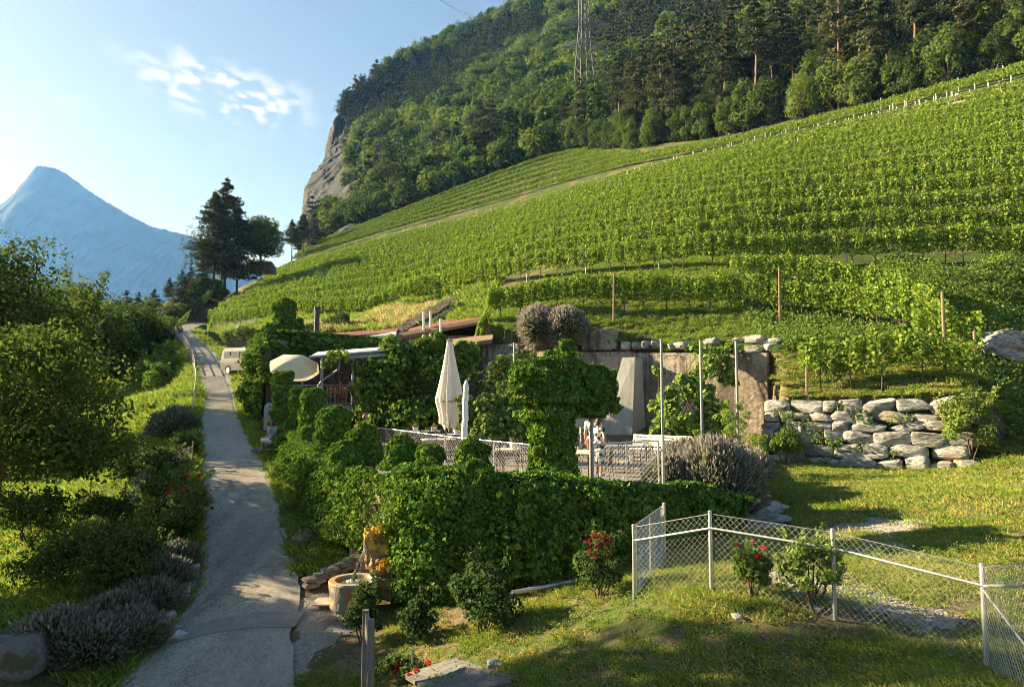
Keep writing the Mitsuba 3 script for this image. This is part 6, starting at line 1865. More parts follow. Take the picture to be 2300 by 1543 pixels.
q = P(1333, 1055, 20.6)
person('man in a white shirt half hidden behind the woman in the patterned top', [q[0], 20.6, TERRACE_Z], -0.3, 1.76, {}, 'skin', short_hair, lambda J, S: [('shirt', 'white_cloth', torso(J, S, 0.022)), ('shorts', 'brown_cloth', legs_cloth(J, S, 0.5, 0.02)), ('shoes', 'navy_cloth', shoes(J, S))])
q = P(826, 980, 32.2)
person('woman in a pink dress standing in the dark passage below the deck', [q[0], 32.2, TERRACE_Z], PI - 0.3, 1.64, {'elL': (-.12, .07, .67), 'wrL': (-.04, .11, .78), 'elR': (.12, .07, .67), 'wrR': (.05, .11, .80)}, 'skin', long_hair, lambda J, S: dress(J, S) + [('shoes', 'brown_cloth', shoes(J, S))])
sit = {'kneeL': (-.07, .25, .53), 'kneeR': (.07, .25, .53), 'ankL': (-.07, .24, .30), 'ankR': (.07, .24, .30), 'elL': (-.14, .03, .64), 'elR': (.14, .03, .64), 'wrL': (-.08, .16, .60), 'wrR': (.08, .16, .60)}
for px, w, a in ((763, 'left', 0.5), (786, 'right', -0.4)):
    q = P(px, 880, 35.4)
    person(f'person with reddish brown hair sitting at the deck table, {w} one', [q[0], 35.4, DZ - 0.40], PI + a, 1.66, sit, 'skin', long_hair, lambda J, S: [('top', 'brown_cloth', torso(J, S, 0.02, sleeves=0.9)), ('trousers', 'navy_cloth', legs_cloth(J, S))])
q = on(606, 1022)
q = np.array([q[0] + 0.1, q[1], float(road_z(q[1])) + 0.05])
person('person in a pale blue shirt sitting on the stones beside the road', q + [0, 0, -0.42], 1.2, 1.68, sit, 'skin', short_hair, lambda J, S: [('shirt', 'blue_cloth', torso(J, S, 0.022)), ('trousers', 'white_cloth', legs_cloth(J, S, 0.5, 0.02)), ('shoes', 'navy_cloth', shoes(J, S))])
k = thing('roadside_bench', 'small stack of flat stones beside the road, used as a seat', 'bench')
rng = np.random.default_rng(31)
for i, (o, s_) in enumerate([((0, 0, 0.09), (0.8, .55, .2)), ((0.05, 0, 0.24), (.75, .5, .14)), ((-0.05, 0.03, 0.36), (.85, .55, .10)), ((-0.45, -0.2, 0.08), (.4, .35, .2))]):
    sv, sf = rockmesh(rng, s_, 2, 0.15, rz=1.2)
    part(k, 'stone', (sv + q + o, sf), 'stone', 28)
k = thing('stele', 'slim grey stone stele with rounded top and a round hole beside the ivy', 'stele')
sq = P(607, 935, 31.0)
pl_ = [(-0.26, -1.0), (0.26, -1.0), (0.26, 0.3)] + [(0.26 * math.cos(a), 0.3 + 0.26 * math.sin(a)) for a in np.linspace(0.2, PI - 0.2, 10)] + [(-0.26, 0.3)]
poly = sg.Polygon(pl_, [[(0.03 + 0.055 * math.cos(a), 0.36 + 0.055 * math.sin(a)) for a in np.linspace(0, 2 * PI, 13)[:-1]]])
sv, sf = tm(trimesh.creation.extrude_polygon(poly, 0.10, engine='earcut'))
sv = np.stack([sv[:, 0], -sv[:, 2], sv[:, 1]], 1)
put(k, (sv @ rotz(-0.2).T + sq + [0, 0, 0.05], sf), 'pale_concrete')

# ------------------------------------------------------------------ the van on the road shoulder
k = thing('parked_van', 'silver grey van with a white roof parked at the road edge beside the ivy', 'van')
scene['car_paint'] = two(principled((0.10, 0.098, 0.098), 0.35, 0.45, clearcoat=0.6, clearcoat_gloss=0.9))
scene['car_white'] = two(principled((0.55, 0.55, 0.55), 0.3, 0.0, clearcoat=0.6))
scene['car_glass'] = two(principled((0.02, 0.025, 0.03), 0.08, 0.0, spec=0.8))
scene['tyre'] = two(principled((0.025, 0.025, 0.027), 0.8))
side = sg.Polygon([(-2.45, 0.32), (-2.48, 0.9), (-2.42, 1.45), (-2.30, 1.93), (-2.15, 1.97), (0.9, 1.97), (1.15, 1.92), (1.75, 1.18), (2.35, 1.02), (2.48, 0.85), (2.5, 0.40), (2.4, 0.30), (1.95, 0.30), (1.93, 0.5), (1.78, 0.66), (1.55, 0.72), (1.32, 0.66), (1.17, 0.5), (1.15, 0.30), (-1.05, 0.30), (-1.07, 0.5), (-1.22, 0.66), (-1.45, 0.72), (-1.68, 0.66), (-1.83, 0.5), (-1.85, 0.30)])
bv, bf = tm(trimesh.creation.extrude_polygon(side, 1.9, engine='earcut').subdivide().subdivide())
bv = np.stack([bv[:, 0], bv[:, 2] - 0.95, bv[:, 1]], 1)
bv[:, 1] *= 1 - 0.10 * np.clip((bv[:, 2] - 1.0) / 0.95, 0, 1)
vq = np.array([-19.8, 51.7, 0.0])
va_ = math.radians(-35)
vz = float(road_z(52.3)) + 0.02
VM = M4([vq[0], vq[1], vz], va_)
tr = lambda m: (m[0] @ VM[:3, :3].T + VM[:3, 3], m[1])
part(k, 'body', tr((bv, bf[:, ::-1])), 'car_paint', 25)
part(k, 'roof', tr(box([-0.65, 0, 1.985], (3.1, 1.66, 0.05), 0, 0.02)), 'car_white', 20)
for sy in (-1, 1):
    for (x0, x1, z0, z1) in [(-2.1, -1.25, 1.22, 1.75), (-1.15, -0.05, 1.22, 1.75), (0.1, 0.95, 1.2, 1.75)]:
        part(k, 'window', tr(box([(x0 + x1) / 2, sy * 0.905, (z0 + z1) / 2], (x1 - x0, 0.06, z1 - z0), 0, 0.02)), 'car_glass', 20)
    for x in (-1.45, 1.55):
        w = tube([[x, sy * 0.72, 0.33], [x, sy * 0.96, 0.33]], 0.33, 20)
        wk = part(k, 'wheel', tr(w), 'tyre', 40)
        part(wk, 'rim', tr(tube([[x, sy * 0.9, 0.33], [x, sy * 0.975, 0.33]], 0.21, 14)), 'galvanised', 40)
    part(k, 'mirror', tr(box([1.0, sy * 1.07, 1.25], (0.12, 0.2, 0.2), 0, 0.03)), 'car_paint', 20)
    part(k, 'headlight', tr(box([2.38, sy * 0.72, 0.88], (0.2, 0.34, 0.18), 0, 0.04)), 'car_white', 20)
    part(k, 'tail_light', tr(box([-2.45, sy * 0.86, 1.05], (0.06, 0.10, 0.5))), 'red_sheet')
    for x in (-0.1, 0.05, 1.05):
        part(k, 'door_seam', tr(box([x, sy * 0.952, 0.95], (0.012, 0.01, 1.2))), 'black')
ws_ = np.array([[1.16, -0.78, 1.86], [1.16, 0.78, 1.86], [1.74, 0.84, 1.22], [1.74, -0.84, 1.22]]) + [0.03, 0, 0.03]
part(k, 'windscreen', tr((ws_, np.array([[0, 1, 2], [0, 2, 3]]))), 'car_glass')
part(k, 'rear_window', tr(box([-2.40, 0, 1.55], (0.06, 1.4, 0.45), 0, 0.02)), 'car_glass', 20)
part(k, 'bumper', tr(merge([box([-2.48, 0, 0.45], (0.12, 1.8, 0.28), 0, 0.04), box([2.48, 0, 0.45], (0.12, 1.8, 0.26), 0, 0.04)])), 'dark_metal', 20)

# ------------------------------------------------------------------ fountain
k = thing('fountain_basin', 'round weathered concrete fountain basin full of water at the wall corner', 'fountain')
fq = at(803, 15.3)
fz = float(P(803, 1300, 15.3)[2]) - 0.66
prof = [(0.30, 0), (0.44, 0.02), (0.50, 0.10), (0.52, 0.50), (0.54, 0.62), (0.52, 0.66), (0.40, 0.66), (0.38, 0.60), (0.36, 0.30), (0.0, 0.30)]
scene['basin'] = two(bumped(principled(proc(lambda p, n, uv: mix(mix((0.17, 0.15, 0.13), (0.34, 0.30, 0.26), fbm(p.x * 7, p.y * 7, p.z * 3, 3)), (0.30, 0.16, 0.06), smoothstep(0.53, 0.68, fbm(p.x * 3 + 4, p.y * 3, p.z * 2, 3)))), 0.75), lambda p, n, uv: 0.02 * fbm(p.x * 14, p.y * 14, p.z * 9, 3), 1.0))
part(k, 'bowl', lathe(prof, 40, [fq[0], 15.3, fz]), 'basin', 35)
scene['water'] = {'type': 'principled', 'base_color': {'type': 'rgb', 'value': [0.10, 0.085, 0.03]}, 'roughness': 0.06, 'specular': 0.7}
wr = np.linspace(0, 1, 14)
an = np.arange(40) * 2 * PI / 40
wv = np.stack([fq[0] + 0.395 * wr[:, None] * np.cos(an), 15.3 + 0.395 * wr[:, None] * np.sin(an), fz + 0.60 + 0.010 * np.sin(30 * wr[:, None] - 2) * np.exp(-3 * wr[:, None]) * np.ones(40)], -1)
i, j = np.meshgrid(np.arange(13), np.arange(40), indexing='ij')
f = np.stack([i * 40 + j, (i + 1) * 40 + j, (i + 1) * 40 + (j + 1) % 40, i * 40 + (j + 1) % 40], -1).reshape(-1, 4)
part(k, 'water', (wv.reshape(-1, 3), np.vstack([f[:, [0, 1, 2]], f[:, [0, 2, 3]]])), two(scene['water']), True)
part(k, 'foot', lathe([(0.36, -0.2), (0.34, 0.05)], 24, [fq[0] + 0.15, 15.1, fz]), 'basin', 35)
rng = np.random.default_rng(41)
scene['foam'] = two(principled((0.80, 0.80, 0.78), 0.6))
foam = [(ICO[1][0] * rng.uniform(0.008, 0.022) + [fq[0] + 0.09 * rng.normal(), 15.3 + 0.06 * rng.normal(), fz + 0.61], ICO[1][1]) for _ in range(40)]
part(k, 'foam', merge(foam), 'foam', True, kind='stuff')
k = thing('water_jet', 'thin jet of water falling from the mossy rock into the basin', 'water')
t = np.linspace(0, 1, 14)
src = np.array([fq[0] + 0.28, 15.75, fz + 1.28])
jet = []
for b in range(5):
    e = np.array([fq[0] + 0.05 * rng.normal(), 15.3 + 0.05 * rng.normal(), fz + 0.6])
    path = src + (e - src) * np.stack([t, t, t ** 2], 1) + rng.normal(size=(14, 3)) * 0.006
    jet.append(tube(path, 0.010 + 0.004 * rng.random(), 5))
put(k, merge(jet), {'type': 'dielectric', 'int_ior': 1.33}, True)
k = thing('tufa_rock', 'brown tufa rock with orange moss behind the fountain basin', 'rock')
for i, (px, py, d, sx, sy, sz) in enumerate([(852, 1225, 16.0, .62, .7, 1.0), (860, 1290, 15.85, .55, .6, .85), (838, 1265, 16.2, .5, .5, .9), (870, 1320, 15.6, .42, .4, .5)]):
    sv, sf = rockmesh(rng, (sx, sy, sz), 3, 0.55, cuts=3)
    nn_ = meshkit.fbm(sv * 6 + i, 4, 7) - 0.5
    part(k, 'boulder', (sv * (1 + 0.35 * nn_[:, None]) + P(px, py, d), sf), 'tufa', True)
mp = []
for (px, py, d, r) in [(858, 1188, 15.62, .20), (872, 1180, 15.6, .15), (845, 1203, 15.7, .14), (866, 1262, 15.5, .13), (858, 1275, 15.45, .10)]:
    mp.append(P(px, py, d) + rng.normal(size=(260, 3)) * [r * .5, r * .4, r * .28])
mp = np.vstack(mp)
part(k, 'moss', leaves(mp, nrm(rng.normal(size=mp.shape) + [0, -0.4, .8]), 0.034, rng, (0.62, 0.36, 0.045), 0.25, 0.08), 'leaf', kind='stuff')
k = thing('stone_niche', 'pale plastered wall strip behind the falling water', 'wall')
nv, nf = wall_between((-4.15, 17.75), (-2.7, 16.75), fz - 0.3, Z0 - 2.9, Z0 - 2.7, 0.3)
put(k, (nv, nf), 'old_concrete')
k = thing('stone_slab', 'flat pinkish stone slab lying in the gravel before the fountain', 'stone')
sq = on(748, 1362)
sv, sf = rockmesh(rng, (0.86, 0.62, 0.10), 3, 0.08, cuts=3)
sv[:, 2] = np.clip(sv[:, 2], -0.05, 0.035)
scene['pink_stone'] = two(bumped(principled(proc(lambda p, n, uv: mix((0.34, 0.25, 0.20), (0.50, 0.39, 0.32), fbm(p.x * 4, p.y * 4, 0.0, 4))), 0.85), lambda p, n, uv: 0.015 * fbm(p.x * 9, p.y * 9, 0, 3), 1.0))
put(k, (sv + sq + [0, 0, 0.07], sf), 'pink_stone', 28)
k = thing('dry_stone_kerb', 'low dry stone kerb of flat slabs beside the fountain', 'kerb')
A, B = on(690, 1322), on(812, 1272)
dv = B - A
for i in range(7):
    t_ = (i + 0.5) / 7
    for l in range(2):
        sv, sf = rockmesh(rng, (0.34 + 0.1 * rng.random(), 0.42, 0.13), 2, 0.2, rz=math.atan2(dv[1], dv[0]) + 0.2 * rng.normal())
        part(k, 'stone', (sv + A + dv * t_ + [0.03 * rng.normal(), 0.05 * rng.normal(), 0.06 + 0.13 * l + 0.05 * t_], sf), 'stone', 28)
for i in range(6):
    t_ = (i + 0.3) / 6
    sv, sf = rockmesh(rng, (0.34, 0.26, 0.07), 2, 0.2, rz=math.atan2(dv[1], dv[0]) + 0.3 * rng.normal())
    part(k, 'stone', (sv + A + dv * t_ + [-0.15, 0.42, 0.05], sf), 'stone', 28)

# ------------------------------------------------------------------ small things in the foreground
k = thing('wooden_board', 'grey upright wooden board frame standing in the grass at the bottom edge', 'wooden board')
bq = P(825, 1400, 11.0)
bz = float(G(bq[0], 11.0))
part(k, 'post', box([bq[0] + 0.09, 10.85, (bz + bq[2] + 0.12) / 2], (0.10, 0.10, bq[2] + 0.12 - bz), 0.1, 0.008), 'grey_wood', 20)
part(k, 'post', box([bq[0] - 0.10, 11.35, (bz + bq[2] + 0.1) / 2], (0.10, 0.10, bq[2] + 0.1 - bz), 0.1, 0.008), 'grey_wood', 20)
part(k, 'board', box([bq[0] - 0.005, 11.1, bq[2] - 0.14], (0.045, 0.52, 0.40), 0.35), 'grey_wood')
scene['slate'] = two(bumped(principled(proc(lambda p, n, uv: mix((0.05, 0.052, 0.058), (0.13, 0.125, 0.125), fbm(p.x * 5, p.y * 14, p.z * 5, 4))), 0.6), lambda p, n, uv: 0.01 * fbm(p.x * 9, p.y * 20, 0, 3), 1.0))
k = thing('stone_step', 'dark slate slab at the bottom edge, left one of two', 'step', 'slate slabs at the bottom edge')
a = [on(905, 1537), on(1010, 1508), on(1150, 1560), on(1000, 1600)]
put(k, quad_slab(*(p + [0, 0, 0.16] for p in a), 0.06), 'slate')
k = thing('stone_step', 'dark slate slab at the bottom edge, right one of two', 'step', 'slate slabs at the bottom edge')
a = [on(965, 1512), on(1020, 1492), on(1160, 1536), on(1100, 1560)]
put(k, quad_slab(*(p + [0, 0, 0.10] for p in a), 0.05), 'slate')
k = thing('wooden_stake', 'thin grey stake in the grass beside the red flowers', 'stake')
sq = on(926, 1515)
put(k, tube([sq - [0, 0, 0.1], sq + [0, 0, 0.42]], 0.018, 6), 'grey_wood', 40)
k = thing('red_flowers', 'low plant with bright red flowers before the slate slabs', 'flowers')
rng = np.random.default_rng(51)
c = on(905, 1525)
p, n, _ = clumped(rng, (0.55, 0.3, 0.22), 18, 60, 0.14)
part(k, 'foliage', leaves(p + c + [0, 0, 0.15], n, 0.06, rng, (0.09, 0.14, 0.04)), 'leaf')
for (px, py) in [(862, 1515), (887, 1528), (893, 1512), (895, 1507), (920, 1530), (963, 1502), (935, 1520), (880, 1505)]:
    q = on(px, py + 16) + [0, 0, 0.20]
    dd = nrm(rng.normal(size=(16, 3)) + [0, -.3, .4])
    part(k, 'flower', leaves(q + dd * 0.03, dd, 0.055, rng, (0.62, 0.035, 0.02), 0.15, 0.02, 0.9, 0.3), 'petal')
k = thing('pipe_rail', 'grey metal pipe rail lying low before the ivy wall', 'rail')
A, B = P(1150, 1331, 13.8), P(1292, 1305, 14.1)
put(k, tube([A, B], 0.045, 10), 'galvanised', 40)
k2 = thing('rail_post', 'short post carrying the left end of the pipe rail', 'post')
put(k2, tube([A - [0, 0, 0.9], A + [0, 0, 0.0]], 0.04, 8), 'wood', 40)

# ------------------------------------------------------------------ fences
def chainlink(parent, A, B, h, cell, r, bsdf='galvanised', hb=None, lift=0.02):
    """a mesh of crossing wires between two ground points"""
    A, B = np.asarray(A, float), np.asarray(B, float)
    hb = h if hb is None else hb
    L = np.linalg.norm(B - A)
    out = []
    n = int((L + h) / cell) + 1
    wob = np.random.default_rng(int(L * 100)).normal(size=n + 1) * cell * 0.05
    for s in (1, -1):
        for i in range(n + 1):
            u0 = -h + i * cell if s > 0 else i * cell
            u0 += wob[i]
            a, b = (u0, 0.0), (u0 + s * h, h)
            pts = []
            lo_, hi_ = 0.0, 1.0
            du = b[0] - a[0]
            t0, t1 = sorted(((0 - a[0]) / du, (L - a[0]) / du))
            lo_, hi_ = max(0, t0), min(1, t1)
            if hi_ - lo_ < 0.02:
                continue
            for t in (lo_, hi_):
                u, v = a[0] + du * t, h * t
                hh = (h + (hb - h) * u / L) / h
                pts.append(A + (B - A) * (u / L) + [0, 0, lift + v * hh])
            out.append(tube(pts, r, 3, False))
    return part(parent, 'mesh', merge(out), bsdf, False, kind='stuff')


FP = [P(1425, 1345, 11.9), P(1598, 1327, 11.1), P(1876, 1388, 9.95), P(2216, 1498, 8.6), np.array([4.95, 6.3, 0.0])]
for q in FP:
    q[2] = float(G(q[0], q[1]))
FH = [1.22, 1.22, 1.24, 1.24, 1.3]
k = thing('mesh_fence', 'galvanised chain link fence with four posts crossing the foreground lawn', 'fence')
for q, h in zip(FP, FH):
    part(k, 'post', merge([tube([q - [0, 0, .2], q + [0, 0, h]], 0.030, 10), lathe([(0.034, 0), (0.034, 0.02), (0.015, 0.035), (0, 0.036)], 10, q + [0, 0, h])]), 'galvanised', 40)
for i in range(4):
    a, b = FP[i], FP[i + 1]
    chainlink(k, a, b, FH[i] - 0.03, 0.098, 0.0024, hb=FH[i + 1] - 0.03)
    part(k, 'rail', tube([a + [0, -0.03, FH[i] - 0.24], b + [0, -0.03, FH[i + 1] - 0.24]], 0.018, 8), 'galvanised', 40)
    part(k, 'wire', tube([a + [0, -0.01, FH[i] - 0.02], b + [0, -0.01, FH[i + 1] - 0.02]], 0.004, 4), 'galvanised')
part(k, 'brace', tube([FP[3] + [0, 0, 0.95], FP[4] + [0, 0, 0.05]], 0.012, 6), 'galvanised', 40)
k = thing('mesh_gate', 'framed chain link gate at the left end of the foreground fence', 'gate')
GA, GB = FP[0] + [0.05, 0.06, 0], P(1488, 1276, 14.1)
GB[2] = float(G(GB[0], GB[1]))
h = 1.22
part(k, 'frame', merge([tube([GA + [0, 0, .06], GA + [0, 0, h]], 0.02, 8), tube([GB + [0, 0, .06], GB + [0, 0, h]], 0.02, 8), tube([GA + [0, 0, h], GB + [0, 0, h]], 0.02, 8), tube([GA + [0, 0, .08], GB + [0, 0, .08]], 0.02, 8), tube([(GA + GB) / 2 + [0, 0, .08], (GA + GB) / 2 + [0, 0, h]], 0.014, 8), tube([GA + [0, 0, .62], GB + [0, 0, .70]], 0.008, 6)]), 'galvanised', 40)
chainlink(k, GA, GB, h - .08, 0.07, 0.0024, lift=0.07)
k2 = thing('gate_post', 'galvanised end post of the foreground gate beside the ivy wall', 'post')
q = GB + [0.06, 0.06, 0]
put(k2, tube([q - [0, 0, .2], q + [0, 0, 1.3]], 0.032, 10), 'galvanised', 40)
# fence on the terrace edge
TF = [np.array([*P(px, 960, d)[:2], TERRACE_Z]) for px, d in [(812, 26.0), (900, 23.2), (1000, 20.2), (1110, 18.2), (1190, 17.1)]]
k = thing('mesh_fence', 'long chain link fence along the terrace edge behind the ivy columns', 'fence')
for i, q in enumerate(TF):
    part(k, 'post', tube([q - [0, 0, .1], q + [0, 0, 1.08]], 0.024, 8), 'galvanised', 40)
    if i:
        chainlink(k, TF[i - 1], q, 1.05, 0.12, 0.0028)
        part(k, 'rail', tube([TF[i - 1] + [0, 0, 1.06], q + [0, 0, 1.06]], 0.016, 8), 'galvanised', 40)
k = thing('mesh_gate', 'framed chain link gate on the terrace in front of the standing woman', 'gate')
GA, GB = np.array([*P(1334, 1080, 17.0)[:2], TERRACE_Z]), np.array([*P(1480, 1080, 17.3)[:2], TERRACE_Z])
h = 1.08
part(k, 'frame', merge([tube([GA + [0, 0, .06], GA + [0, 0, h]], 0.022, 8), tube([GB + [0, 0, .06], GB + [0, 0, h + .06]], 0.022, 8), tube([GA + [0, 0, h], GB + [0, 0, h + .06]], 0.022, 8), tube([GA + [0, 0, .08], GB + [0, 0, .08]], 0.018, 8), tube([(GA + GB) / 2 + [0, 0, .08], (GA + GB) / 2 + [0, 0, h]], 0.014, 8)]), 'galvanised', 40)
chainlink(k, GA, GB, h - .08, 0.12, 0.0028, lift=0.07)
for i, (x, w) in enumerate([(GA[0] - 0.06, 'left'), (GB[0] + 0.07, 'right')]):
    k2 = thing('gate_post', f'grey post on the {w} side of the terrace gate', 'post')
    put(k2, tube([[x, 17.1, TERRACE_Z - .1], [x, 17.1, TERRACE_Z + (1.3 if i else 1.15)]], 0.04, 10), 'galvanised', 40)
# railing of the upper road, with a mesh fence before it
k = thing('road_railing', 'grey steel railing along the outer edge of the upper road', 'railing')
yr = np.linspace(52.0, 80, 13)
RPt = np.stack([road_l(yr) - 0.15, yr, road_z(yr)], 1)
for q in RPt:
    part(k, 'post', tube([q - [0, 0, .4], q + [0, 0, 1.05]], 0.045, 8), 'grey_wood', 40)
for h in (0.38, 0.70, 1.03):
    part(k, 'rail', tube(RPt + [0, 0, h], 0.04, 8), 'grey_wood', 40)
k = thing('mesh_fence', 'white looking mesh fence along the left road edge below the railing', 'fence')
yr = np.linspace(37, 51.6, 7)
MF = np.stack([road_l(yr) - 0.25, yr, road_z(yr)], 1)
for i, q in enumerate(MF):
    part(k, 'post', tube([q - [0, 0, .3], q + [0, 0, 1.1]], 0.03, 8), 'galvanised', 40)
    if i:
        chainlink(k, MF[i - 1], q, 1.05, 0.10, 0.005)
        part(k, 'rail', tube([MF[i - 1] + [0, 0, 1.06], q + [0, 0, 1.06]], 0.014, 6), 'galvanised', 40)
k = thing('mesh_fence', 'old sagging wire fence on thin stakes in the shaded left bank', 'fence')
OF = [on(120, 1180), on(200, 1150), on(278, 1165), on(345, 1090), on(430, 1060)]
for i, q in enumerate(OF):
    part(k, 'post', tube([q - [0, 0, .2], q + [0.03, 0, 1.15]], 0.022, 6), 'wood', 40)
    if i:
        chainlink(k, OF[i - 1], q, 0.95, 0.09, 0.0022, 'grey_metal')
# crib wall of concrete beams below the railing
k = thing('crib_wall', 'terraced crib wall of brown concrete beams below the road railing', 'retaining wall')
for lv in range(5):
    yy = np.linspace(46 + lv * 0.8, 60, 12)
    for a in range(11):
        yc = (yy[a] + yy[a + 1]) / 2
        q = np.array([float(road_l(yc)) - 0.45 - lv * 0.40, yc, float(road_z(yc)) - 0.25 - lv * 0.52])
        part(k, 'beam', box(q, (0.22, yy[a + 1] - yy[a] - 0.06, 0.2), math.atan2(-(float(road_l(yc + 1)) - float(road_l(yc))), 1.0)), 'old_concrete')
        if a % 2 == 0:
            part(k, 'header', box(q + [0.1, 0.4, -0.26], (0.5, 0.16, 0.32)), 'old_concrete')
# posts and fence on the right of the upper road
k = thing('mesh_fence', 'thin stake fence below the vines on the right of the upper road', 'fence')
SF = [at(px, d) for px, d in [(462, 86), (485, 82), (510, 78), (540, 74), (575, 69)]]
for i, q in enumerate(SF):
    part(k, 'post', tube([q - [0, 0, .3], q + [0, 0, 1.3]], 0.05 if i else 0.09, 7), 'wood', 40)
    if i:
        chainlink(k, SF[i - 1], q, 1.05, 0.16, 0.005, 'grey_metal')
# white stakes of young vines beside the dry path
STAKE = mikit.ply(tube([[0, 0, -.3], [0, 0, 1.75]], 0.055, 6), 'pale_post', 40)
rng = np.random.default_rng(61)
n = 0
for t in np.linspace(0.10, 0.90, 150):
    q = slope(t + 0.002 * rng.normal(), 0.935 + 0.05 * rng.random())
    px = 1150 + FOC * q[0] / q[1]
    if 700 < px < 2310 and rng.random() < (0.5 if t < 0.5 else 0.9) and n < 120:
        k = thing('white_stake', f'white vine stake beside the dry path, {("on its lower left part", "on its middle part", "on its upper right part")[int(px > 1250) + int(px > 1800)]}', 'stake', f'white stakes along the dry path, {("left", "middle", "right")[int(px > 1250) + int(px > 1800)]} part')
        scene[k] = {**STAKE, 'to_world': T4(M4(q, 0, rng.uniform(0.7, 1.2), rng.uniform(0.55, 1.15)))}
        n += 1
# dry grass path
t_ = np.linspace(0.0, 1, 300)
pa, pb, pc = slope(t_, 0.925), upper(t_, 0.0), upper(t_, 0.10)
pth = np.stack([pa + (pb - pa) * w_ for w_ in (0, .33, .66, 1)] + [pb + (pc - pb) * w_ for w_ in (.5, 1)], 1)
pth[..., 2] += 0.5 * (meshkit.fbm(pth * 0.25, 3, 2) - 0.5) + 0.16
pth[:, 0, 2] -= 0.25
pth[:, -1, 2] -= 0.25
structure('grass_path', gridmesh(pth), 'dry_mat', True)

# ------------------------------------------------------------------ pylon and power lines
k = thing('power_pylon', 'tall grey lattice power pylon standing in the forest', 'pylon')
foot = P(1313, 262, 215)
H = 46.0
w0, w1 = 3.2, 1.25
def cor(i, z):
    w = w0 + (w1 - w0) * min(1, z / 30.0)
    s = [(-1, -1), (1, -1), (1, 1), (-1, 1)][i % 4]
    return foot + rotz(0.35) @ np.array([s[0] * w, s[1] * w, 0]) + [0, 0, z]
part(k, 'leg', merge([tube([cor(i, -3), cor(i, 30), cor(i, H)], 0.22, 5) for i in range(4)]), 'dark_steel' if 'dark_steel' in scene else 'grey_metal')
lat = []
zs = np.concatenate([np.arange(0, 30, 4.2), np.arange(30, H + .1, 3.0)])
for a, b in zip(zs[:-1], zs[1:]):
    for i in range(4):
        lat += [tube([cor(i, a), cor(i + 1, b)], 0.11, 4), tube([cor(i + 1, a), cor(i, b)], 0.11, 4), tube([cor(i, b), cor(i + 1, b)], 0.10, 4)]
part(k, 'lattice', merge(lat), 'dark_steel')
for z, L in ((22.7, 7.4), (30.6, 9.2)):
    arm = []
    for s in (-1, 1):
        tip = foot + rotz(0.1) @ np.array([s * L, 0, 0]) + [0, 0, z]
        for i in (0, 1, 2, 3):
            arm.append(tube([cor(i, z), tip], 0.12, 4))
            arm.append(tube([cor(i, z + 2.6), tip], 0.12, 4))
        part(k, 'insulator', tube([tip, tip - [0, 0, 2.0]], 0.14, 6), 'dark_metal', 40)
    part(k, 'cross_arm', merge(arm), 'grey_metal')
for i, (a, b) in enumerate([((955, -20, 330), (1130, 62, 420)), ((970, -12, 330), (1135, 55, 420)), ((1120, -15, 380), (1150, 8, 420))]):
    A, B = P(*a), P(*b)
    t = np.linspace(0, 1, 12)[:, None]
    k = thing('power_line', f'thin power line crossing the sky, {("left", "middle", "right")[i]} one', 'power line')
    put(k, tube(A * (1 - t) + B * t - [0, 0, 3.0] * (4 * t * (1 - t)), 0.07, 4), 'grey_metal')
# ------------------------------------------------------------------ grass, weeds and gravel patches
def tuft(seed, n, r, h, w, col, lean=0.7):
    rng = np.random.default_rng(seed)
    a, q = rng.uniform(0, 2 * PI, n), r * np.sqrt(rng.random(n))
    return blades(np.stack([q * np.cos(a), q * np.sin(a), 0 * a - 0.01], 1), h, w, rng, col, lean)


LAWN = [(0.19, 0.27, 0.045), (0.24, 0.30, 0.055), (0.32, 0.30, 0.10)]
short = [group_of(f'grass_kind_{i}', tuft=(tuft(900 + i, 110, 0.34, 0.07, 0.014, LAWN[i % 3], 1.3), 'blade', False)) for i in range(6)]
weed = [group_of(f'weed_kind_{i}', tuft=(tuft(920 + i, 60, 0.34, 0.30, 0.035, LAWN[i % 2], 0.9), 'blade', False)) for i in range(4)]
dry = [group_of(f'dry_kind_{i}', tuft=(tuft(940 + i, 70, 0.45, 0.55, 0.022, (0.40, 0.345, 0.17), 0.5), 'blade', False)) for i in range(3)]


def wleaf(seed, n, r, h, size, col):
    rng = np.random.default_rng(seed)
    p = np.stack([rng.normal(size=n) * r * 0.5, rng.normal(size=n) * r * 0.5, np.abs(rng.normal(size=n)) * h * 0.5], 1)
    return leaves(p, nrm(rng.normal(size=(n, 3)) * 0.6 + [0, 0, 1.0]), size, rng, col, 0.2, 0.1, 0.75, 0.3)


herb = [group_of(f'herb_kind_{i}', tuft=(wleaf(960 + i, 90, 0.45, 0.35, 0.10, ((0.15, 0.23, 0.05), (0.19, 0.26, 0.06))[i % 2]), 'leaf', False)) for i in range(4)]
counter = {}


def scatter(name, kinds, xs, ys, seed, smin=0.7, smax=1.3, label=None):
    rng = np.random.default_rng(seed)
    zs = G(xs, ys)
    n0 = counter.get(name, 0)
    for i in range(len(xs)):
        inst(f'{name}__{n0 + i:05d}', kinds[rng.integers(0, len(kinds))], M4([xs[i], ys[i], zs[i]], rng.uniform(0, 2 * PI), rng.uniform(smin, smax), rng.uniform(smin, smax)))
    counter[name] = n0 + len(xs)
    labels[name] = {'kind': 'stuff', 'label': label, 'category': 'grass'}


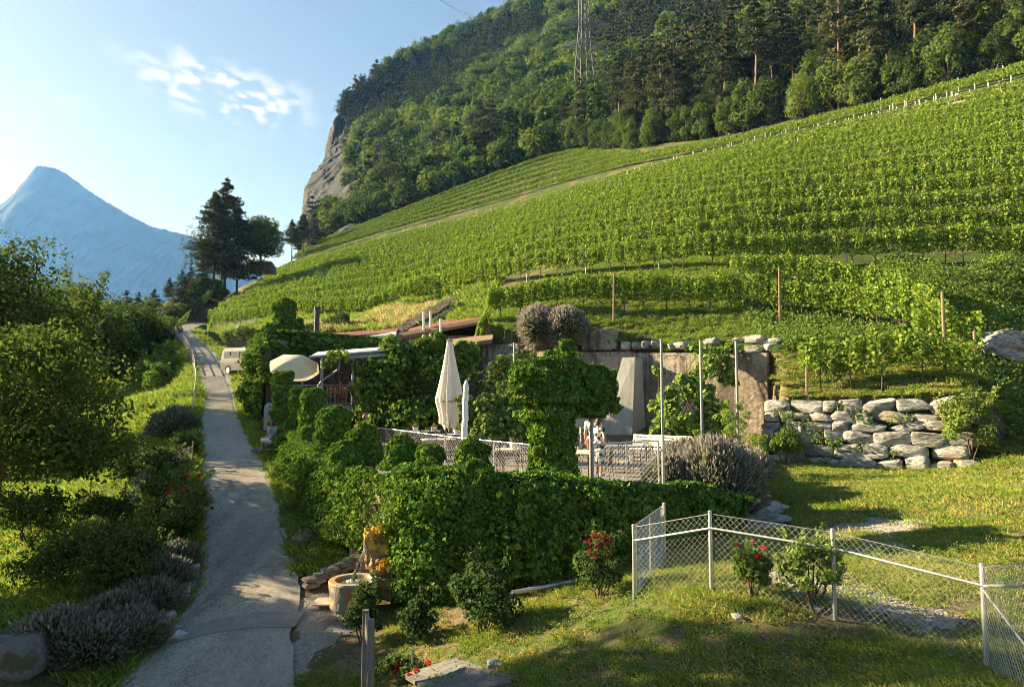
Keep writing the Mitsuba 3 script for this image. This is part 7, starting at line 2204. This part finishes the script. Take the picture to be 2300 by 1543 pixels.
def field(n, x0, x1, y0, y1, seed, dens=None):
    rng = np.random.default_rng(seed)
    x, y = rng.uniform(x0, x1, n), rng.uniform(y0, y1, n)
    px = 1150 + FOC * x / y
    ok = (px > -120) & (px < 2420)
    yy = np.clip(y, -20, 150)
    ok &= (x < road_l(yy) - 0.05) | (x > road_r(yy) + 0.05)
    ok &= ~shapely.contains_xy(TERR.buffer(0.35), x, y)
    if dens is not None:
        ok &= rng.random(n) < dens(x, y)
    return x[ok], y[ok]


patch = lambda x, y: np.clip((meshkit.fbm(np.stack([x * 0.7, y * 0.7, 0 * x], 1), 4, 71) - 0.42) * 5.5, 0.08, 1)
nofount = lambda x, y: ~((x < -2.4) & (x > road_r(np.clip(y, -20, 150)) - 0.2) & (y < 17.5) & (y > 13.0)) * 1.0
GRAVELS = [sg.Polygon([on(*c)[:2] for c in pts]) for pts in (
    [(1640, 1250), (1760, 1240), (1850, 1275), (1960, 1320), (2080, 1370), (2160, 1420), (2060, 1425), (1930, 1375), (1800, 1330), (1680, 1300)],
    [(1860, 1180), (1960, 1160), (2080, 1165), (2050, 1235), (1930, 1235), (1880, 1210)],
    [(672, 1345), (760, 1330), (800, 1400), (760, 1440), (690, 1490), (655, 1543), (640, 1500), (668, 1420)])]
nograv = lambda x, y: np.where(np.any([shapely.contains_xy(g, x, y) for g in GRAVELS], axis=0), 0.22, 1.0)
x, y = field(13000, -4, 11, 7.4, 15.2, 1, lambda x, y: patch(x, y) * nofount(x, y) * nograv(x, y))
scatter('lawn_grass', short, x, y, 1, 0.45, 1.1, 'short patchy lawn grass')
x, y = field(9000, 2.5, 22, 15, 29, 2, lambda x, y: np.clip(patch(x, y) + 0.15, 0, 1) * nograv(x, y))
scatter('lawn_grass', short, x, y, 2, 0.9, 1.7, 'short patchy lawn grass')
x, y = field(700, -4, 14, 8, 24, 3, lambda x, y: nofount(x, y) * nograv(x, y))
scatter('lawn_herbs', herb, x, y, 3, 0.25, 0.5, 'small leafy weeds in the lawn')
x, y = field(5200, 14, 34, 22, 40, 4, lambda x, y: ~((x < 17.5) & (y < 30)) * 1.0)
scatter('bank_grass', weed, x, y, 4, 0.4, 0.95, 'tall grass on the right bank')
x, y = field(3600, 12, 34, 23, 40, 41, lambda x, y: ~((x < 17.5) & (y < 30)) * 1.0)
scatter('bank_herbs', herb, x, y, 41, 0.8, 1.6, 'leafy weeds on the right bank')
x, y = field(7000, -3, 20, 29, 50, 5, lambda x, y: shapely.contains_xy(UPPER, x, y) & ~((x > 10) & (y < 30)))
scatter('bank_grass', weed, x, y, 5, 0.3, 0.75, 'tall grass on the right bank')
x, y = field(2600, -3, 18, 29, 44, 6, lambda x, y: shapely.contains_xy(UPPER, x, y) & ~((x > 10) & (y < 30)))
scatter('bank_herbs', herb, x, y, 6, 0.35, 0.8, 'leafy weeds on the right bank')
x, y = field(2200, 9.8, 17, 23.5, 30, 61, lambda x, y: shapely.contains_xy(UPPER, x, y) * 1.0)
scatter('bank_grass', weed, x, y, 61, 0.15, 0.35, 'tall grass on the right bank')
x, y = field(2200, -26, -6, 46, 57, 7, lambda x, y: (x > road_r(np.clip(y, 0, 150)) + 1.0) * np.clip((meshkit.fbm(np.stack([x * 0.3, y * 0.3, 0 * x], 1), 3, 3) - 0.38) * 4, 0, 1))
scatter('dry_grass', dry, x, y, 7, 0.6, 1.2, 'tall dry straw coloured grass on the bank behind the roof')
x, y = field(5200, -40, -1, 44, 90, 8, lambda x, y: (x > road_r(np.clip(y, 0, 150))) * 1.0)
scatter('bank_grass', weed, x, y, 8, 0.9, 1.9, 'tall grass on the right bank')
x, y = field(9000, -34, -4, 13, 40, 9, lambda x, y: (x < road_l(y)) * 1.0)
scatter('meadow_grass', weed, x, y, 9, 0.5, 1.1, 'meadow grass on the slope left of the road')
x, y = field(6000, -48, -14, 36, 75, 10, lambda x, y: (x < road_l(y)) * 1.0)
scatter('meadow_grass', weed, x, y, 10, 0.8, 1.6, 'meadow grass on the slope left of the road')
# verge between road and ivy wall
rng = np.random.default_rng(5)
y = rng.uniform(17.5, 48, 2600)
x = road_r(y) + rng.uniform(0.0, 1.3, len(y)) ** 1.0
ok = ~shapely.contains_xy(TERR.buffer(0.1), x, y)
scatter('verge_grass', weed, x[ok], y[ok], 11, 0.35, 0.95, 'grass and weeds on the right road verge')
y = rng.uniform(12.5, 50, 2400)
x = road_l(y) - rng.uniform(0.0, 1.0, len(y))
scatter('verge_grass', weed, x, y, 12, 0.3, 0.8, 'grass and weeds on the right road verge')
y = rng.uniform(17.5, 40, 500)
x = road_r(y) + rng.uniform(0.1, 1.2, len(y))
ok = ~shapely.contains_xy(TERR.buffer(0.1), x, y)
scatter('verge_herbs', herb, x[ok], y[ok], 13, 0.3, 0.8, 'leafy weeds on the road verge')
# gravel patches draped on the lawn
for i, g in enumerate(GRAVELS):
    x0, y0, x1, y1 = g.bounds
    ax, ay = np.meshgrid(np.arange(x0 - .4, x1 + .4, 0.10), np.arange(y0 - .4, y1 + .4, 0.10), indexing='ij')
    v, f = gridmesh(np.stack([ax, ay, G(ax, ay) + 0.012], -1))
    c = v[f].mean(1)
    gg = g.buffer(0.25)
    dist = np.array(shapely.distance(g.boundary, shapely.points(c[:, 0], c[:, 1]))) * np.where(shapely.contains_xy(g, c[:, 0], c[:, 1]), 1, -1)
    okf = dist + 0.9 * (meshkit.fbm(c * [1.6, 1.6, 0], 4, 8) - 0.5) > 0.0
    structure('gravel_patch', (v, f[okf]), 'gravel_mat', True)
# pebbles
rng = np.random.default_rng(9)
peb = []
for i, g in enumerate(GRAVELS):
    x0, y0, x1, y1 = g.bounds
    m = int(g.area * 160)
    x, y = rng.uniform(x0, x1, m), rng.uniform(y0, y1, m)
    ok = shapely.contains_xy(g.buffer(0.15), x, y)
    z = G(x[ok], y[ok])
    for a, b, c in zip(x[ok], y[ok], z):
        r = rng.uniform(0.008, 0.028)
        peb.append((ICO[1][0][:, :] * [r, r * rng.uniform(.7, 1), r * .6] @ rotz(rng.uniform(0, 3)).T + [a, b, c + 0.015], ICO[1][1]))
cnt = [p for p in peb][:2200]
structure('pebbles', merge(cnt), 'stone', True, kind='stuff', label='loose pebbles on the gravel patches')
# ------------------------------------------------------------------ the air
HAZE = 0.000052
scene['haze_air'] = {'type': 'homogeneous', 'albedo': {'type': 'rgb', 'value': [0.92, 0.95, 0.98]}, 'sigma_t': {'type': 'rgb', 'value': [HAZE * 0.42, HAZE * 1.0, HAZE * 2.5]}, 'phase': {'type': 'rayleigh'}}
scene['haze'] = {'type': 'cube', 'to_world': T4().translate([0, 2600, 577]).scale([4400, 3400, 623.5]), 'bsdf': {'type': 'null'}, 'interior': {'type': 'ref', 'id': 'haze_air'}}
labels['haze'] = {'kind': 'stuff'}
